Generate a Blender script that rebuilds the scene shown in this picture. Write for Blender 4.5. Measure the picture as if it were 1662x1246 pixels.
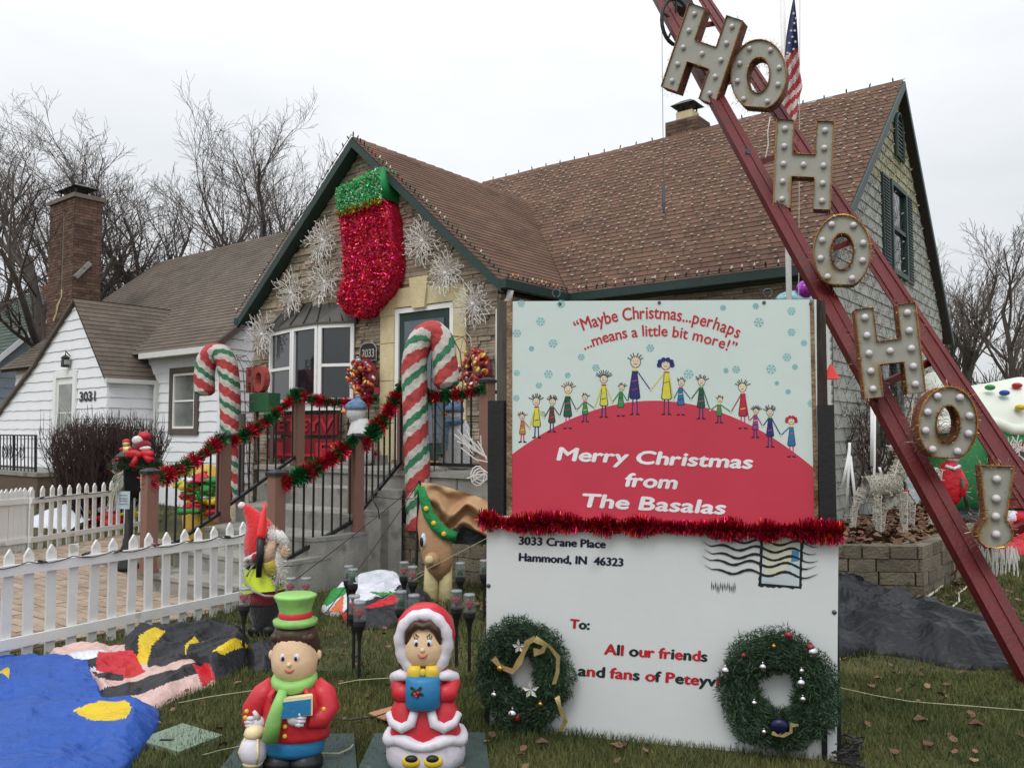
import bpy, math, random
import numpy as np
from mathutils import Vector, Matrix, noise
random.seed(7); rng = np.random.default_rng(7)
sc = bpy.context.scene
for o in list(bpy.data.objects): bpy.data.objects.remove(o)
COL = sc.collection
# ------------------------------------------------------------ camera
F = 1340.0; PITCH = math.radians(3.3); EYE = Vector((0, 0, 1.5))
cam_d = bpy.data.cameras.new('camera'); cam = bpy.data.objects.new('camera', cam_d); COL.objects.link(cam)
cam.location = EYE; cam.rotation_euler = (math.pi/2 + PITCH, 0, 0)
cam_d.sensor_width = 36; cam_d.lens = 36*F/1662; cam_d.clip_start = .05; cam_d.clip_end = 2000
sc.camera = cam
# ------------------------------------------------------------ sky and sun (overcast)
SUN_EL, SUN_AZ = math.radians(52), math.radians(200)
w = bpy.data.worlds.new('World'); sc.world = w; w.use_nodes = True
nt = w.node_tree; nt.nodes.clear(); N = nt.nodes.new; L = nt.links.new
wo = N('ShaderNodeOutputWorld'); mx = N('ShaderNodeMixShader')
sky = N('ShaderNodeTexSky'); sky.sky_type = 'NISHITA'; sky.sun_disc = False
sky.sun_elevation = SUN_EL; sky.sun_rotation = SUN_AZ
b1 = N('ShaderNodeBackground'); b1.inputs[1].default_value = .1
b2 = N('ShaderNodeBackground'); b2.inputs[1].default_value = 1.0
tc = N('ShaderNodeTexCoord'); sep = N('ShaderNodeSeparateXYZ')
nz = N('ShaderNodeTexNoise'); nz.inputs['Scale'].default_value = 2.2; nz.inputs['Detail'].default_value = 5
mp = N('ShaderNodeMapping'); mp.inputs['Scale'].default_value = (1, 1, 2.6)
r1 = N('ShaderNodeValToRGB'); r1.color_ramp.elements[0].position = .3; r1.color_ramp.elements[1].position = .72
r1.color_ramp.elements[0].color = (.68, .705, .73, 1); r1.color_ramp.elements[1].color = (.87, .885, .905, 1)
cl = N('ShaderNodeMath'); cl.operation = 'MAXIMUM'; cl.inputs[1].default_value = 0
ma = N('ShaderNodeMath'); ma.operation = 'MULTIPLY_ADD'; ma.inputs[1].default_value = 1.25; ma.inputs[2].default_value = .86
vm = N('ShaderNodeVectorMath'); vm.operation = 'SCALE'
L(tc.outputs['Generated'], sep.inputs[0]); L(tc.outputs['Generated'], mp.inputs[0]); L(mp.outputs[0], nz.inputs['Vector'])
L(nz.outputs['Fac'], r1.inputs[0]); L(sep.outputs['Z'], cl.inputs[0]); L(cl.outputs[0], ma.inputs[0])
L(r1.outputs[0], vm.inputs[0]); L(ma.outputs[0], vm.inputs['Scale']); L(vm.outputs[0], b2.inputs[0])
L(sky.outputs[0], b1.inputs[0]); mx.inputs[0].default_value = .93
L(b1.outputs[0], mx.inputs[1]); L(b2.outputs[0], mx.inputs[2]); L(mx.outputs[0], wo.inputs[0])
sd = bpy.data.lights.new('sun', 'SUN'); sd.energy = 1.1; sd.angle = math.radians(25); sd.color = (1, .97, .93)
so = bpy.data.objects.new('sun', sd); COL.objects.link(so)
sdir = Vector((math.sin(SUN_AZ)*math.cos(SUN_EL), math.cos(SUN_AZ)*math.cos(SUN_EL), math.sin(SUN_EL)))
so.rotation_euler = sdir.to_track_quat('Z', 'Y').to_euler(); so.location = sdir*40
sc.view_settings.view_transform = 'Standard'; sc.view_settings.look = 'None'
sc.view_settings.exposure = 0; sc.view_settings.gamma = 1
sc.cycles.max_bounces = 5; sc.cycles.diffuse_bounces = 3; sc.cycles.glossy_bounces = 2
sc.cycles.transparent_max_bounces = 8; sc.cycles.transmission_bounces = 4

# ------------------------------------------------------------ measured frames
ANG = math.atan2(.617, .787)
U = Vector((-math.cos(ANG), math.sin(ANG), 0)); V = Vector((math.sin(ANG), math.cos(ANG), 0)); Z = Vector((0, 0, 1))
HROT = -ANG                                    # rotation of everything that is square with the houses
def H(u, v, z=0.0): return U*u + V*v + Z*z      # street frame: u to the left along the fronts, v back
def ray(x, y):
    a = (x-831)/F; b = (623-y)/F
    return Vector((a, math.cos(PITCH)-b*math.sin(PITCH), math.sin(PITCH)+b*math.cos(PITCH)))
def G(x, y, z=0.0): d = ray(x, y); return EYE + d*((z-1.5)/d.z)
def onv(x, y, v): d = ray(x, y); return EYE + d*(v/d.dot(V))
def onu(x, y, u): d = ray(x, y); return EYE + d*(u/d.dot(U))
def atY(x, y, Y): d = ray(x, y); return EYE + d*(Y/d.y)
def onp(x, y, P0, n): d = ray(x, y); return EYE + d*((P0-EYE).dot(n)/d.dot(n))
def proj(P):
    d = P-EYE; c, s = math.cos(PITCH), math.sin(PITCH); ww = d.y*c+d.z*s
    if ww < .05: return (1e5, 1e5, ww)
    return (831+F*d.x/ww, 623-F*(-d.y*s+d.z*c)/ww, ww)

# ------------------------------------------------------------ materials
def S(r, g, b, k=1.0):
    def l(c):
        c /= 255.0
        return min(1.0, k*(c/12.92 if c <= .04045 else ((c+.055)/1.055)**2.4))
    return (l(r), l(g), l(b))
MATS = {}
def mat(name, col, rough=.7, var=.12, scale=6.0, bump=0.0, bscale=40.0, metal=0.0, rnd=0.0, island=0.0, col2=None, spec=.4, stretch=None, coat=0.0, emit=None, alpha=1.0, trans=0.0, sheen=0.0, detail=4.0, speck=None):
    if name in MATS: return MATS[name]
    m = bpy.data.materials.new(name); m.use_nodes = True; t = m.node_tree; n = t.nodes; k = t.links.new
    b = n['Principled BSDF']; b.inputs['Roughness'].default_value = rough; b.inputs['Metallic'].default_value = metal
    b.inputs['Specular IOR Level'].default_value = spec; b.inputs['Coat Weight'].default_value = coat
    b.inputs['Sheen Weight'].default_value = sheen
    tx = n.new('ShaderNodeTexCoord'); src = tx.outputs['Object']
    if stretch:
        q = n.new('ShaderNodeMapping'); q.inputs['Scale'].default_value = stretch; k(src, q.inputs[0]); src = q.outputs[0]
    no = n.new('ShaderNodeTexNoise'); no.inputs['Scale'].default_value = scale; no.inputs['Detail'].default_value = detail
    no.inputs['Roughness'].default_value = .65
    k(src, no.inputs['Vector'])
    rp = n.new('ShaderNodeValToRGB'); rp.color_ramp.elements[0].position = .3; rp.color_ramp.elements[1].position = .7
    c1 = tuple(max(0, c*(1-var)) for c in col); c2 = col2 if col2 else tuple(min(1, c*(1+var)) for c in col)
    rp.color_ramp.elements[0].color = (*c1, 1); rp.color_ramp.elements[1].color = (*c2, 1)
    k(no.outputs['Fac'], rp.inputs[0]); out = rp.outputs[0]
    if rnd or island:
        sx = n.new('ShaderNodeObjectInfo').outputs['Random'] if rnd else n.new('ShaderNodeNewGeometry').outputs['Random Per Island']
        a = rnd or island
        mr = n.new('ShaderNodeMapRange'); mr.inputs['To Min'].default_value = 1-a; mr.inputs['To Max'].default_value = 1+a
        k(sx, mr.inputs[0]); hs = n.new('ShaderNodeHueSaturation'); k(mr.outputs[0], hs.inputs['Value'])
        m2 = n.new('ShaderNodeMapRange'); m2.inputs['To Min'].default_value = .5-.06*a; m2.inputs['To Max'].default_value = .5+.06*a
        fr = n.new('ShaderNodeMath'); fr.operation = 'MULTIPLY'; fr.inputs[1].default_value = 7.3
        f2 = n.new('ShaderNodeMath'); f2.operation = 'FRACT'; k(sx, fr.inputs[0]); k(fr.outputs[0], f2.inputs[0]); k(f2.outputs[0], m2.inputs[0])
        k(m2.outputs[0], hs.inputs['Hue']); k(out, hs.inputs['Color']); out = hs.outputs[0]
    if speck:
        n3 = n.new('ShaderNodeTexNoise'); n3.inputs['Scale'].default_value = speck[1]; n3.inputs['Detail'].default_value = 2; k(tx.outputs['Object'], n3.inputs['Vector'])
        r3 = n.new('ShaderNodeValToRGB'); r3.color_ramp.elements[0].position = speck[2]; r3.color_ramp.elements[1].position = speck[2]+.06
        r3.color_ramp.elements[0].color = (0, 0, 0, 1); r3.color_ramp.elements[1].color = (1, 1, 1, 1); k(n3.outputs['Fac'], r3.inputs[0])
        mi = n.new('ShaderNodeMix'); mi.data_type = 'RGBA'; k(r3.outputs[0], mi.inputs[0]); k(out, mi.inputs[6]); mi.inputs[7].default_value = (*speck[0], 1)
        out = mi.outputs[2]
    k(out, b.inputs['Base Color'])
    if bump:
        n2 = n.new('ShaderNodeTexNoise'); n2.inputs['Scale'].default_value = bscale; n2.inputs['Detail'].default_value = 4; k(src, n2.inputs['Vector'])
        bp = n.new('ShaderNodeBump'); bp.inputs['Strength'].default_value = bump; bp.inputs['Distance'].default_value = .02
        k(n2.outputs['Fac'], bp.inputs['Height']); k(bp.outputs[0], b.inputs['Normal'])
    if emit: b.inputs['Emission Color'].default_value = (*emit[0], 1); b.inputs['Emission Strength'].default_value = emit[1]
    if alpha < 1: b.inputs['Alpha'].default_value = alpha
    if trans: b.inputs['Transmission Weight'].default_value = trans; b.inputs['IOR'].default_value = 1.3
    MATS[name] = m; return m

# ------------------------------------------------------------ mesh builder (world coordinates)
WM = {}
class MB:
    def __init__(s): s.v = []; s.f = []; s.m = []
    def add(s, vs, fs, m=0):
        o = len(s.v); s.v.extend(vs); s.f.extend([tuple(i+o for i in f) for f in fs]); s.m.extend([m]*len(fs)); return s
    def poly(s, pts, m=0): return s.add([Vector(p) for p in pts], [tuple(range(len(pts)))], m)
    def hexa(s, p, m=0):      # 8 corners: bottom ring 0-3, top ring 4-7
        return s.add([Vector(q) for q in p], [(3, 2, 1, 0), (4, 5, 6, 7), (0, 1, 5, 4), (1, 2, 6, 5), (2, 3, 7, 6), (3, 0, 4, 7)], m)
    def boxuv(s, u0, u1, v0, v1, z0, z1, m=0):
        u0, u1 = sorted((u0, u1)); v0, v1 = sorted((v0, v1))
        return s.hexa([H(u0, v0, z0), H(u0, v1, z0), H(u1, v1, z0), H(u1, v0, z0), H(u0, v0, z1), H(u0, v1, z1), H(u1, v1, z1), H(u1, v0, z1)][::1], m)
    def box(s, c, ax, ay, az, m=0):   # centre and three half-axis vectors
        c = Vector(c); ax = Vector(ax); ay = Vector(ay); az = Vector(az)
        if ax.cross(ay).dot(az) < 0: ax = -ax
        return s.hexa([c-ax-ay-az, c+ax-ay-az, c+ax+ay-az, c-ax+ay-az, c-ax-ay+az, c+ax-ay+az, c+ax+ay+az, c-ax+ay+az], m)
    def beam(s, a, b, wx, wy, m=0, up=Z):
        a = Vector(a); b = Vector(b); d = b-a; l = d.length; d.normalize(); x = d.cross(up)
        if x.length < 1e-4: x = d.cross(Vector((1, 0, 0)))
        x.normalize(); y = x.cross(d)
        return s.box((a+b)/2, x*wx/2, y*wy/2, d*l/2, m)
    def prism(s, pts, n, depth, m=0, ms=None):    # planar outline, thickness along n
        k = len(pts); pts = [Vector(p) for p in pts]; n = Vector(n)
        nn = Vector((0, 0, 0))
        for i in range(k): nn += pts[i].cross(pts[(i+1) % k])
        if nn.dot(n) < 0: pts = pts[::-1]
        o = len(s.v); s.v.extend(pts + [p+n*depth for p in pts])
        s.f.append(tuple(o+i for i in range(k))[::-1]); s.m.append(m)
        s.f.append(tuple(o+k+i for i in range(k))); s.m.append(m)
        for i in range(k): s.f.append((o+i, o+(i+1) % k, o+k+(i+1) % k, o+k+i)); s.m.append(m if ms is None else ms)
        return s
    def tube(s, path, r, n=6, m=0, closed=False, cap=True, flat=1.0):
        path = [Vector(p) for p in path]; k = len(path)
        rr = r if isinstance(r, (list, tuple)) else [r]*k
        up = None; o = len(s.v)
        for i in range(k):
            if closed: d = path[(i+1) % k]-path[i-1]
            else: d = path[min(i+1, k-1)]-path[max(i-1, 0)]
            if d.length < 1e-9: d = Vector((0, 0, 1))
            d.normalize()
            if up is None:
                up = d.orthogonal().normalized()
            x = (up - d*up.dot(d))
            x = x.normalized() if x.length > 1e-6 else d.orthogonal().normalized(); up = x; y = d.cross(x)
            for j in range(n):
                a = 2*math.pi*j/n; s.v.append(path[i] + (x*math.cos(a) + y*math.sin(a)*flat)*rr[i])
        for i in range(k if closed else k-1):
            for j in range(n):
                a = o+i*n; b = o+((i+1) % k)*n
                s.f.append((a+j, a+(j+1) % n, b+(j+1) % n, b+j)); s.m.append(m)
        if cap and not closed:
            s.f.append(tuple(o+j for j in range(n))[::-1]); s.m.append(m)
            s.f.append(tuple(o+(k-1)*n+j for j in range(n))); s.m.append(m)
        return s
    def sphere(s, c, r, n=10, m=0, ax=None, rings=None):
        c = Vector(c); r = r if isinstance(r, (tuple, list)) else (r, r, r)
        ax = ax or (Vector((1, 0, 0)), Vector((0, 1, 0)), Z); rg = rings or max(4, n//2)
        o = len(s.v)
        s.v.append(c - ax[2]*r[2])
        for i in range(1, rg):
            t = -math.pi/2+math.pi*i/rg
            for j in range(n):
                a = 2*math.pi*j/n
                s.v.append(c + ax[0]*r[0]*math.cos(t)*math.cos(a) + ax[1]*r[1]*math.cos(t)*math.sin(a) + ax[2]*r[2]*math.sin(t))
        s.v.append(c + ax[2]*r[2]); e = len(s.v)-1
        for j in range(n):
            s.f.append((o, o+1+(j+1) % n, o+1+j)); s.m.append(m)
            q = o+1+(rg-2)*n; s.f.append((q+j, q+(j+1) % n, e)); s.m.append(m)
        for i in range(rg-2):
            for j in range(n):
                a = o+1+i*n; b = a+n; s.f.append((a+j, a+(j+1) % n, b+(j+1) % n, b+j)); s.m.append(m)
        return s
    def loft(s, rings, n=20, m=0, ax=None):   # rings: (cx, cy, cz, rx, ry[, sq]) in local axes ax = (origin, X, Y, Z)
        O, X, Y, ZZ = ax; o = len(s.v); k = len(rings)
        for rg in rings:
            cx, cy, cz, rx, ry = rg[:5]; e = rg[5] if len(rg) > 5 else 1.0
            for j in range(n):
                a = 2*math.pi*j/n; ca, sa = math.cos(a), math.sin(a)
                ca = math.copysign(abs(ca)**e, ca); sa = math.copysign(abs(sa)**e, sa)
                s.v.append(O + X*(cx+rx*ca) + Y*(cy+ry*sa) + ZZ*cz)
        for i in range(k-1):
            for j in range(n):
                a = o+i*n; b = a+n; s.f.append((a+j, a+(j+1) % n, b+(j+1) % n, b+j)); s.m.append(m)
        s.f.append(tuple(o+j for j in range(n))[::-1]); s.m.append(m)
        s.f.append(tuple(o+(k-1)*n+j for j in range(n))); s.m.append(m)
        return s
def place(o, parent, world=None):
    pm = WM[parent.name] if parent else Matrix.Identity(4); world = world or pm
    if parent: o.parent = parent
    o.matrix_local = pm.inverted() @ world
    WM[o.name] = world.copy()
def link_mesh(name, me, mats, parent=None, smooth=False, kind=None, world=None):
    for m in (mats if isinstance(mats, (list, tuple)) else [mats]): me.materials.append(m)
    if smooth: me.polygons.foreach_set('use_smooth', [True]*len(me.polygons))
    o = bpy.data.objects.new(name, me); COL.objects.link(o)
    place(o, parent, world)
    if kind: o['kind'] = kind
    return o
def emit(mb, name, mats, parent=None, smooth=False, kind=None, base=None):
    """base: world origin for a top-level mesh"""
    pm = WM[parent.name] if parent else (Matrix.Translation(base) if base is not None else Matrix.Identity(4))
    inv = pm.inverted(); me = bpy.data.meshes.new(name)
    me.from_pydata([inv @ v for v in mb.v], [], mb.f)
    if max(mb.m, default=0) > 0: me.polygons.foreach_set('material_index', mb.m)
    me.update()
    return link_mesh(name, me, mats, parent, smooth, kind, pm)
def thing(name, label, cat, loc, rz=0.0, group=None):
    o = bpy.data.objects.new(name, None); COL.objects.link(o); o.empty_display_size = .2
    M = Matrix.Translation(Vector(loc)) @ Matrix.Rotation(rz, 4, 'Z'); o.matrix_local = M; WM[o.name] = M
    tag(o, label, cat, group); return o
def tag(o, label, cat, group=None, kind=None):
    o['label'] = label; o['category'] = cat
    if group: o['group'] = group
    if kind: o['kind'] = kind
    return o
def inst(src, parent, world):
    c = src.copy(); COL.objects.link(c); place(c, parent, world); return c
def copy_thing(root, M, label, group=None):
    """copy of a thing with copies of its parts and sub-parts at world matrix M"""
    def kids(o): return [c for c in bpy.data.objects if c.parent == o]
    r = root.copy(); COL.objects.link(r); r.matrix_local = M; WM[r.name] = M.copy(); r['label'] = label
    if group: r['group'] = group
    def rec(a, b):
        for ch in KIDS.get(a.name, None) or kids(a):
            c = ch.copy(); COL.objects.link(c); c.parent = b; c.matrix_local = ch.matrix_local; WM[c.name] = WM[b.name] @ ch.matrix_local
            rec(ch, c)
    rec(root, r); return r
KIDS = {}
# bulk: one template repeated by N transforms, as one mesh
def bulk(name, tv, tf, mats4, material, parent=None, kind='stuff', smooth=False, midx=None, base=None):
    tv = np.array(tv, dtype=np.float32); k = len(tv); Mx = np.asarray(mats4, dtype=np.float32); n = len(Mx)
    pm = WM[parent.name] if parent else (Matrix.Translation(base) if base is not None else Matrix.Identity(4))
    h = np.concatenate([tv, np.ones((k, 1), np.float32)], 1)
    vs = np.einsum('nij,kj->nki', Mx, h)[:, :, :3].reshape(-1, 3)
    inv = np.array(pm.inverted(), dtype=np.float32); vs = vs @ inv[:3, :3].T + inv[:3, 3]
    lens = np.array([len(f) for f in tf]); flat = np.concatenate([np.array(f) for f in tf])
    loops = (flat[None, :] + (np.arange(n)*k)[:, None]).reshape(-1)
    tot = np.tile(lens, n); st = np.concatenate([[0], np.cumsum(tot)[:-1]])
    me = bpy.data.meshes.new(name); me.vertices.add(len(vs)); me.vertices.foreach_set('co', vs.ravel())
    me.loops.add(len(loops)); me.loops.foreach_set('vertex_index', loops.astype(np.int32))
    me.polygons.add(len(tot)); me.polygons.foreach_set('loop_start', st.astype(np.int32)); me.polygons.foreach_set('loop_total', tot.astype(np.int32))
    if midx is not None: me.polygons.foreach_set('material_index', np.repeat(np.asarray(midx, dtype=np.int32), len(lens)))
    me.update(calc_edges=True); me.validate()
    return link_mesh(name, me, material, parent, smooth, kind, pm)
def xform(pos, x, y, z):
    pos, x, y, z = (np.asarray(a, dtype=np.float32) for a in (pos, x, y, z))
    M = np.zeros((len(pos), 4, 4), np.float32); M[:, :3, 0] = x; M[:, :3, 1] = y; M[:, :3, 2] = z; M[:, :3, 3] = pos; M[:, 3, 3] = 1; return M
def rand_dirs(n):
    d = rng.normal(size=(n, 3)); return d/np.linalg.norm(d, axis=1, keepdims=True)
def frames_about(d, n):
    r = rand_dirs(n); x = np.cross(d, r); x /= np.linalg.norm(x, axis=1, keepdims=True)+1e-9; return x, np.cross(d, x)
CHIP = ([(-.5, 0, 0), (.5, 0, 0), (.35, 1, .12), (-.35, 1, .12)], [(0, 1, 2, 3)])
BLADE = ([(-.5, 0, 0), (.5, 0, 0), (.28, .5, .1), (-.28, .5, .1), (0, 1, .35)], [(0, 1, 2, 3), (3, 2, 4)])
def chips_along(name, pts, rad, n, ln, wd, mats, midx_f, parent=None, base=None, kind=None, shape=CHIP, out=.9):
    """tinsel: blades radiating from a poly-line"""
    P = np.array([list(p) for p in pts], float); seg = np.linalg.norm(np.diff(P, axis=0), axis=1); cum = np.concatenate([[0], np.cumsum(seg)])
    t = rng.uniform(0, cum[-1], n); i = np.clip(np.searchsorted(cum, t)-1, 0, len(seg)-1)
    f = (t-cum[i])/np.maximum(seg[i], 1e-9); c = P[i]+(P[i+1]-P[i])*f[:, None]; tan = (P[i+1]-P[i])/np.maximum(seg[i], 1e-9)[:, None]
    d = rand_dirs(n); d -= tan*(np.sum(d*tan, 1)*out)[:, None]; d /= np.linalg.norm(d, axis=1, keepdims=True)+1e-9
    x, z = frames_about(d, n); L_ = rng.uniform(.6, 1.1, n)*ln*(1+.3*np.sin(t*23+np.sin(t*9)*2)*(1 if kind == 'stuff' else 0))
    M = xform(c+d*rad*rng.uniform(0, .5, n)[:, None], x*wd, d*L_[:, None], z*L_[:, None])
    return bulk(name, shape[0], shape[1], M, mats, parent, kind, midx=None if midx_f is None else midx_f(t/cum[-1], rng.uniform(0, 1, n)), base=base)

# ------------------------------------------------------------ laid pieces (stones, shingles, boards)
def clip_poly(poly, convex):
    out = poly; k = len(convex)
    ar = sum(convex[i][0]*convex[(i+1) % k][1]-convex[(i+1) % k][0]*convex[i][1] for i in range(k))
    cv = convex if ar > 0 else convex[::-1]
    for i in range(k):
        a = cv[i]; b = cv[(i+1) % k]; inp = out; out = []
        if not inp: return []
        def side(p): return (b[0]-a[0])*(p[1]-a[1])-(b[1]-a[1])*(p[0]-a[0])
        for j in range(len(inp)):
            p = inp[j]; q = inp[(j+1) % len(inp)]; sp, sq = side(p), side(q)
            if sp >= -1e-9: out.append(p)
            if (sp > 1e-9 and sq < -1e-9) or (sp < -1e-9 and sq > 1e-9):
                t = sp/(sp-sq); out.append((p[0]+(q[0]-p[0])*t, p[1]+(q[1]-p[1])*t))
    return out if len(out) > 2 else []
def minus(cells, holes):
    for (hx0, hy0, hx1, hy1) in holes:
        nxt = []
        for (x0, y0, x1, y1) in cells:
            if x1 <= hx0 or x0 >= hx1 or y1 <= hy0 or y0 >= hy1: nxt.append((x0, y0, x1, y1)); continue
            if x0 < hx0: nxt.append((x0, y0, hx0, y1))
            if x1 > hx1: nxt.append((hx1, y0, x1, y1))
            a, b = max(x0, hx0), min(x1, hx1)
            if y0 < hy0: nxt.append((a, y0, b, hy0))
            if y1 > hy1: nxt.append((a, hy1, b, y1))
        cells = [c for c in nxt if c[2]-c[0] > .012 and c[3]-c[1] > .008]
    return cells
class Lay:
    """collects flat-laid pieces over several planes, then emits the largest in view as parts and the rest as one"""
    def __init__(s): s.items = []
    def plane(s, O, A, B, n, cells, polys, t, gap=.004, tfun=None, tilt=0.0, mid=0, holes=(), midf=None):
        O, A, B, n = Vector(O), Vector(A), Vector(B), Vector(n)
        for c in minus(cells, holes):
            x0, y0, x1, y1 = c; r = [(x0+gap, y0+gap), (x1-gap, y0+gap), (x1-gap, y1-gap), (x0+gap, y1-gap)]
            for pg in polys:
                q = clip_poly(r, pg)
                if not q: continue
                tt = tfun() if tfun else t
                k = len(q); top = []
                for (a, b) in q:
                    hh = tt + tilt*(1-(b-y0)/max(1e-6, y1-y0))
                    top.append(O+A*a+B*b+n*hh)
                bot = [O+A*a+B*b for (a, b) in q]
                cen = sum(top, Vector())/k; p = proj(cen)
                pp = [proj(x)[:2] for x in top]
                area = abs(sum(pp[i][0]*pp[(i+1) % k][1]-pp[(i+1) % k][0]*pp[i][1] for i in range(k)))/2 if p[2] > .3 else 0
                if not (0 <= p[0] <= 1662 and 0 <= p[1] <= 1246) or (EYE-cen).dot(n) < 0: area *= 1e-3
                s.items.append((area, bot, top, n, midf(cen) if midf else mid))
        return s
    def emit(s, name, mats, parent, nmax=300, hide=None):
        it = s.items
        if hide: it = [((a*1e-3) if hide(proj(sum(t, Vector())/len(t))) else a, b, t, n, m) for (a, b, t, n, m) in it]
        it.sort(key=lambda q: -q[0]); ms = mats if isinstance(mats, (list, tuple)) else [mats]
        def put(mb, b, t, n, m):
            k = len(b); nn = (b[1]-b[0]).cross(b[2]-b[1])
            if nn.dot(n) < 0: b, t = b[::-1], t[::-1]
            o = len(mb.v); mb.v.extend(b+t); mb.f.append(tuple(range(o+k, o+2*k))); mb.m.append(m)
            for i in range(k): mb.f.append((o+i, o+(i+1) % k, o+k+(i+1) % k, o+k+i)); mb.m.append(m)
        for (a, b, t, n, m) in it[:nmax]:
            mb = MB(); put(mb, b, t, n, 0); emit(mb, name, ms[m], parent)
        if len(it) > nmax:
            mb = MB()
            for (a, b, t, n, m) in it[nmax:]: put(mb, b, t, n, m)
            emit(mb, name, ms, parent, kind='stuff')
def courses(x0, x1, y0, y1, w, h, wj=0.0, off=.5, hj=0.0):
    cells = []; y = y0; r = 0
    while y < y1-1e-6:
        hh = h*(1+random.uniform(-hj, hj)); ye = min(y+hh, y1+(.0 if hj else 0))
        x = x0-((r % 2)*off+(random.random() if wj else 0)*.3)*w
        while x < x1:
            ww = w*(1+random.uniform(-wj, wj)); a, b = max(x, x0), min(x+ww, x1)
            if b-a > .015: cells.append((a, y, b, ye))
            x += ww
        y = ye; r += 1
    return cells
# flat outline text: a mesh in a 2-D frame
def glyphs(txt, bold=0.0, space=1.0):
    c = bpy.data.curves.new('txt', 'FONT'); c.body = txt; c.size = 1; c.offset = bold; c.space_character = space; c.resolution_u = 3
    o = bpy.data.objects.new('txt', c); COL.objects.link(o); dg = bpy.context.evaluated_depsgraph_get()
    me = bpy.data.meshes.new_from_object(o.evaluated_get(dg)); bpy.data.objects.remove(o); bpy.data.curves.remove(c)
    vs = [v.co.copy() for v in me.vertices]; fs = [tuple(p.vertices) for p in me.polygons]; bpy.data.meshes.remove(me)
    return vs, fs
def text_line(mb, txt, P0, P1, up, n, height, lift=.002, bold=.012, shear=0.0, m=0, mfun=None, space=1.0):
    """fit txt between baseline points P0 and P1 (cap height = height), one piece"""
    vs, fs = glyphs(txt, bold, space); x0 = min(v.x for v in vs); x1 = max(v.x for v in vs)
    X = (P1-P0)/(x1-x0); k = height/.69
    fx = [(P0 + X*(v.x-x0+shear*v.y*k/X.length) + up*(v.y*k) + n*lift) for v in vs]
    o = len(mb.v); mb.v.extend(fx)
    if mfun:
        for f in fs: mb.f.append(tuple(i+o for i in f)); mb.m.append(mfun(sum(vs[i].x for i in f)/len(f)-x0, (x1-x0)))
    else:
        mb.f.extend([tuple(i+o for i in f) for f in fs]); mb.m.extend([m]*len(fs))
# ============================================================ materials
M_lawn = mat('lawn_soil', S(66, 72, 42, .9), .95, .25, 1.2, .5, 60, col2=S(104, 98, 58, .8))
M_grass = mat('grass_blades', S(66, 90, 46, .88), .75, .35, 1.1, island=.45, col2=S(118, 118, 70, .85), spec=.25)
M_leaf = mat('dead_leaves', S(112, 84, 66), .85, .3, 5, island=.45, rnd=0)
M_leafo = mat('dead_leaf_single', S(112, 84, 64, .85), .8, .3, 25, rnd=.3, bump=.2)
M_paver = mat('paver_clay', S(158, 140, 122), .9, .14, 9, .5, 70, rnd=.16)
M_paver2 = mat('paver_clay_joined', S(158, 140, 122), .9, .14, 9, .5, 70, island=.16)
M_sand = mat('joint_sand', S(104, 92, 78), .95, .2, 20, .4, 90)
M_stone = [mat('ledge_stone_a', S(160, 146, 128), .9, .25, 9, .7, 45, rnd=.26), mat('ledge_stone_b', S(160, 146, 128), .9, .25, 9, .7, 45, island=.26)]
M_mortar = mat('stone_backing', S(98, 84, 70), .95, .2, 20, .4, 60)
def shingle_mats(nm, c, r=.13, bs=120): return [mat(nm+'_a', c, .92, .22, 1.3, .5, bs, rnd=r), mat(nm+'_b', c, .92, .22, 1.3, .5, bs, island=r)]
M_sh_red = shingle_mats('brown_shingle', S(120, 91, 75, .80), .14); M_sh_tan = shingle_mats('tan_shingle', S(112, 101, 90, .82), .1)
M_sh_green = shingle_mats('green_shingle', S(92, 104, 98, .9), .1)
M_deck = mat('roof_felt', S(52, 42, 38), .95, .1)
M_green = mat('dark_green_paint', S(38, 60, 56), .5, .12, 12, .1)
M_white = mat('white_paint', S(226, 226, 226), .45, .04, 5, .08, 30)
M_whites = mat('white_siding', S(232, 233, 236, 1.05), .6, .035, 3, .12, 14)
M_vinyl = mat('white_vinyl', S(232, 232, 230, 1.05), .35, .03, 3)
M_blues = mat('bluegrey_siding', S(160, 170, 182), .6, .06, 3, .1, 20)
M_lime = mat('limestone', S(206, 192, 152), .85, .1, 8, .4, 50, rnd=.06)
M_conc = mat('concrete', S(134, 132, 126), .9, .2, 2.2, .4, 60, col2=S(160, 158, 150), speck=(S(112, 110, 105), 3.1, .6))
M_glass = mat('window_glass', (.012, .016, .02), .06, .3, 1.5, spec=.9)
M_glassb = mat('window_glass_blind', S(120, 124, 120), .15, .25, 1.2, spec=.8, col2=S(168, 170, 164))
M_black = mat('black_metal', (.015, .015, .016), .45, .2, 20)
M_brown = mat('brown_trim', S(92, 80, 72), .6, .08)
M_brick = [mat('chimney_brick_a', S(100, 78, 66), .92, .25, 5, .6, 60, rnd=.35), mat('chimney_brick_b', S(100, 78, 66), .92, .25, 5, .6, 60, island=.35)]
M_joint = mat('brick_joint', S(118, 106, 96), .95, .1)
M_sid = [mat('weathered_siding_a', S(166, 168, 162), .85, .12, 5, .3, 40, rnd=.09), mat('weathered_siding_b', S(166, 168, 162), .85, .12, 5, .3, 40, island=.09)]
M_sidy = [mat('lichened_siding_a', S(168, 166, 138), .85, .14, 5, .3, 40, rnd=.09), mat('lichened_siding_b', S(168, 166, 138), .85, .14, 5, .3, 40, island=.09)]
M_gut = mat('white_gutter', S(214, 214, 210), .5, .06, 6)
M_wire = mat('black_wire', (.02, .02, .02), .6)
M_bulbw = mat('clear_bulb', S(206, 190, 172), .3, .1)
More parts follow.
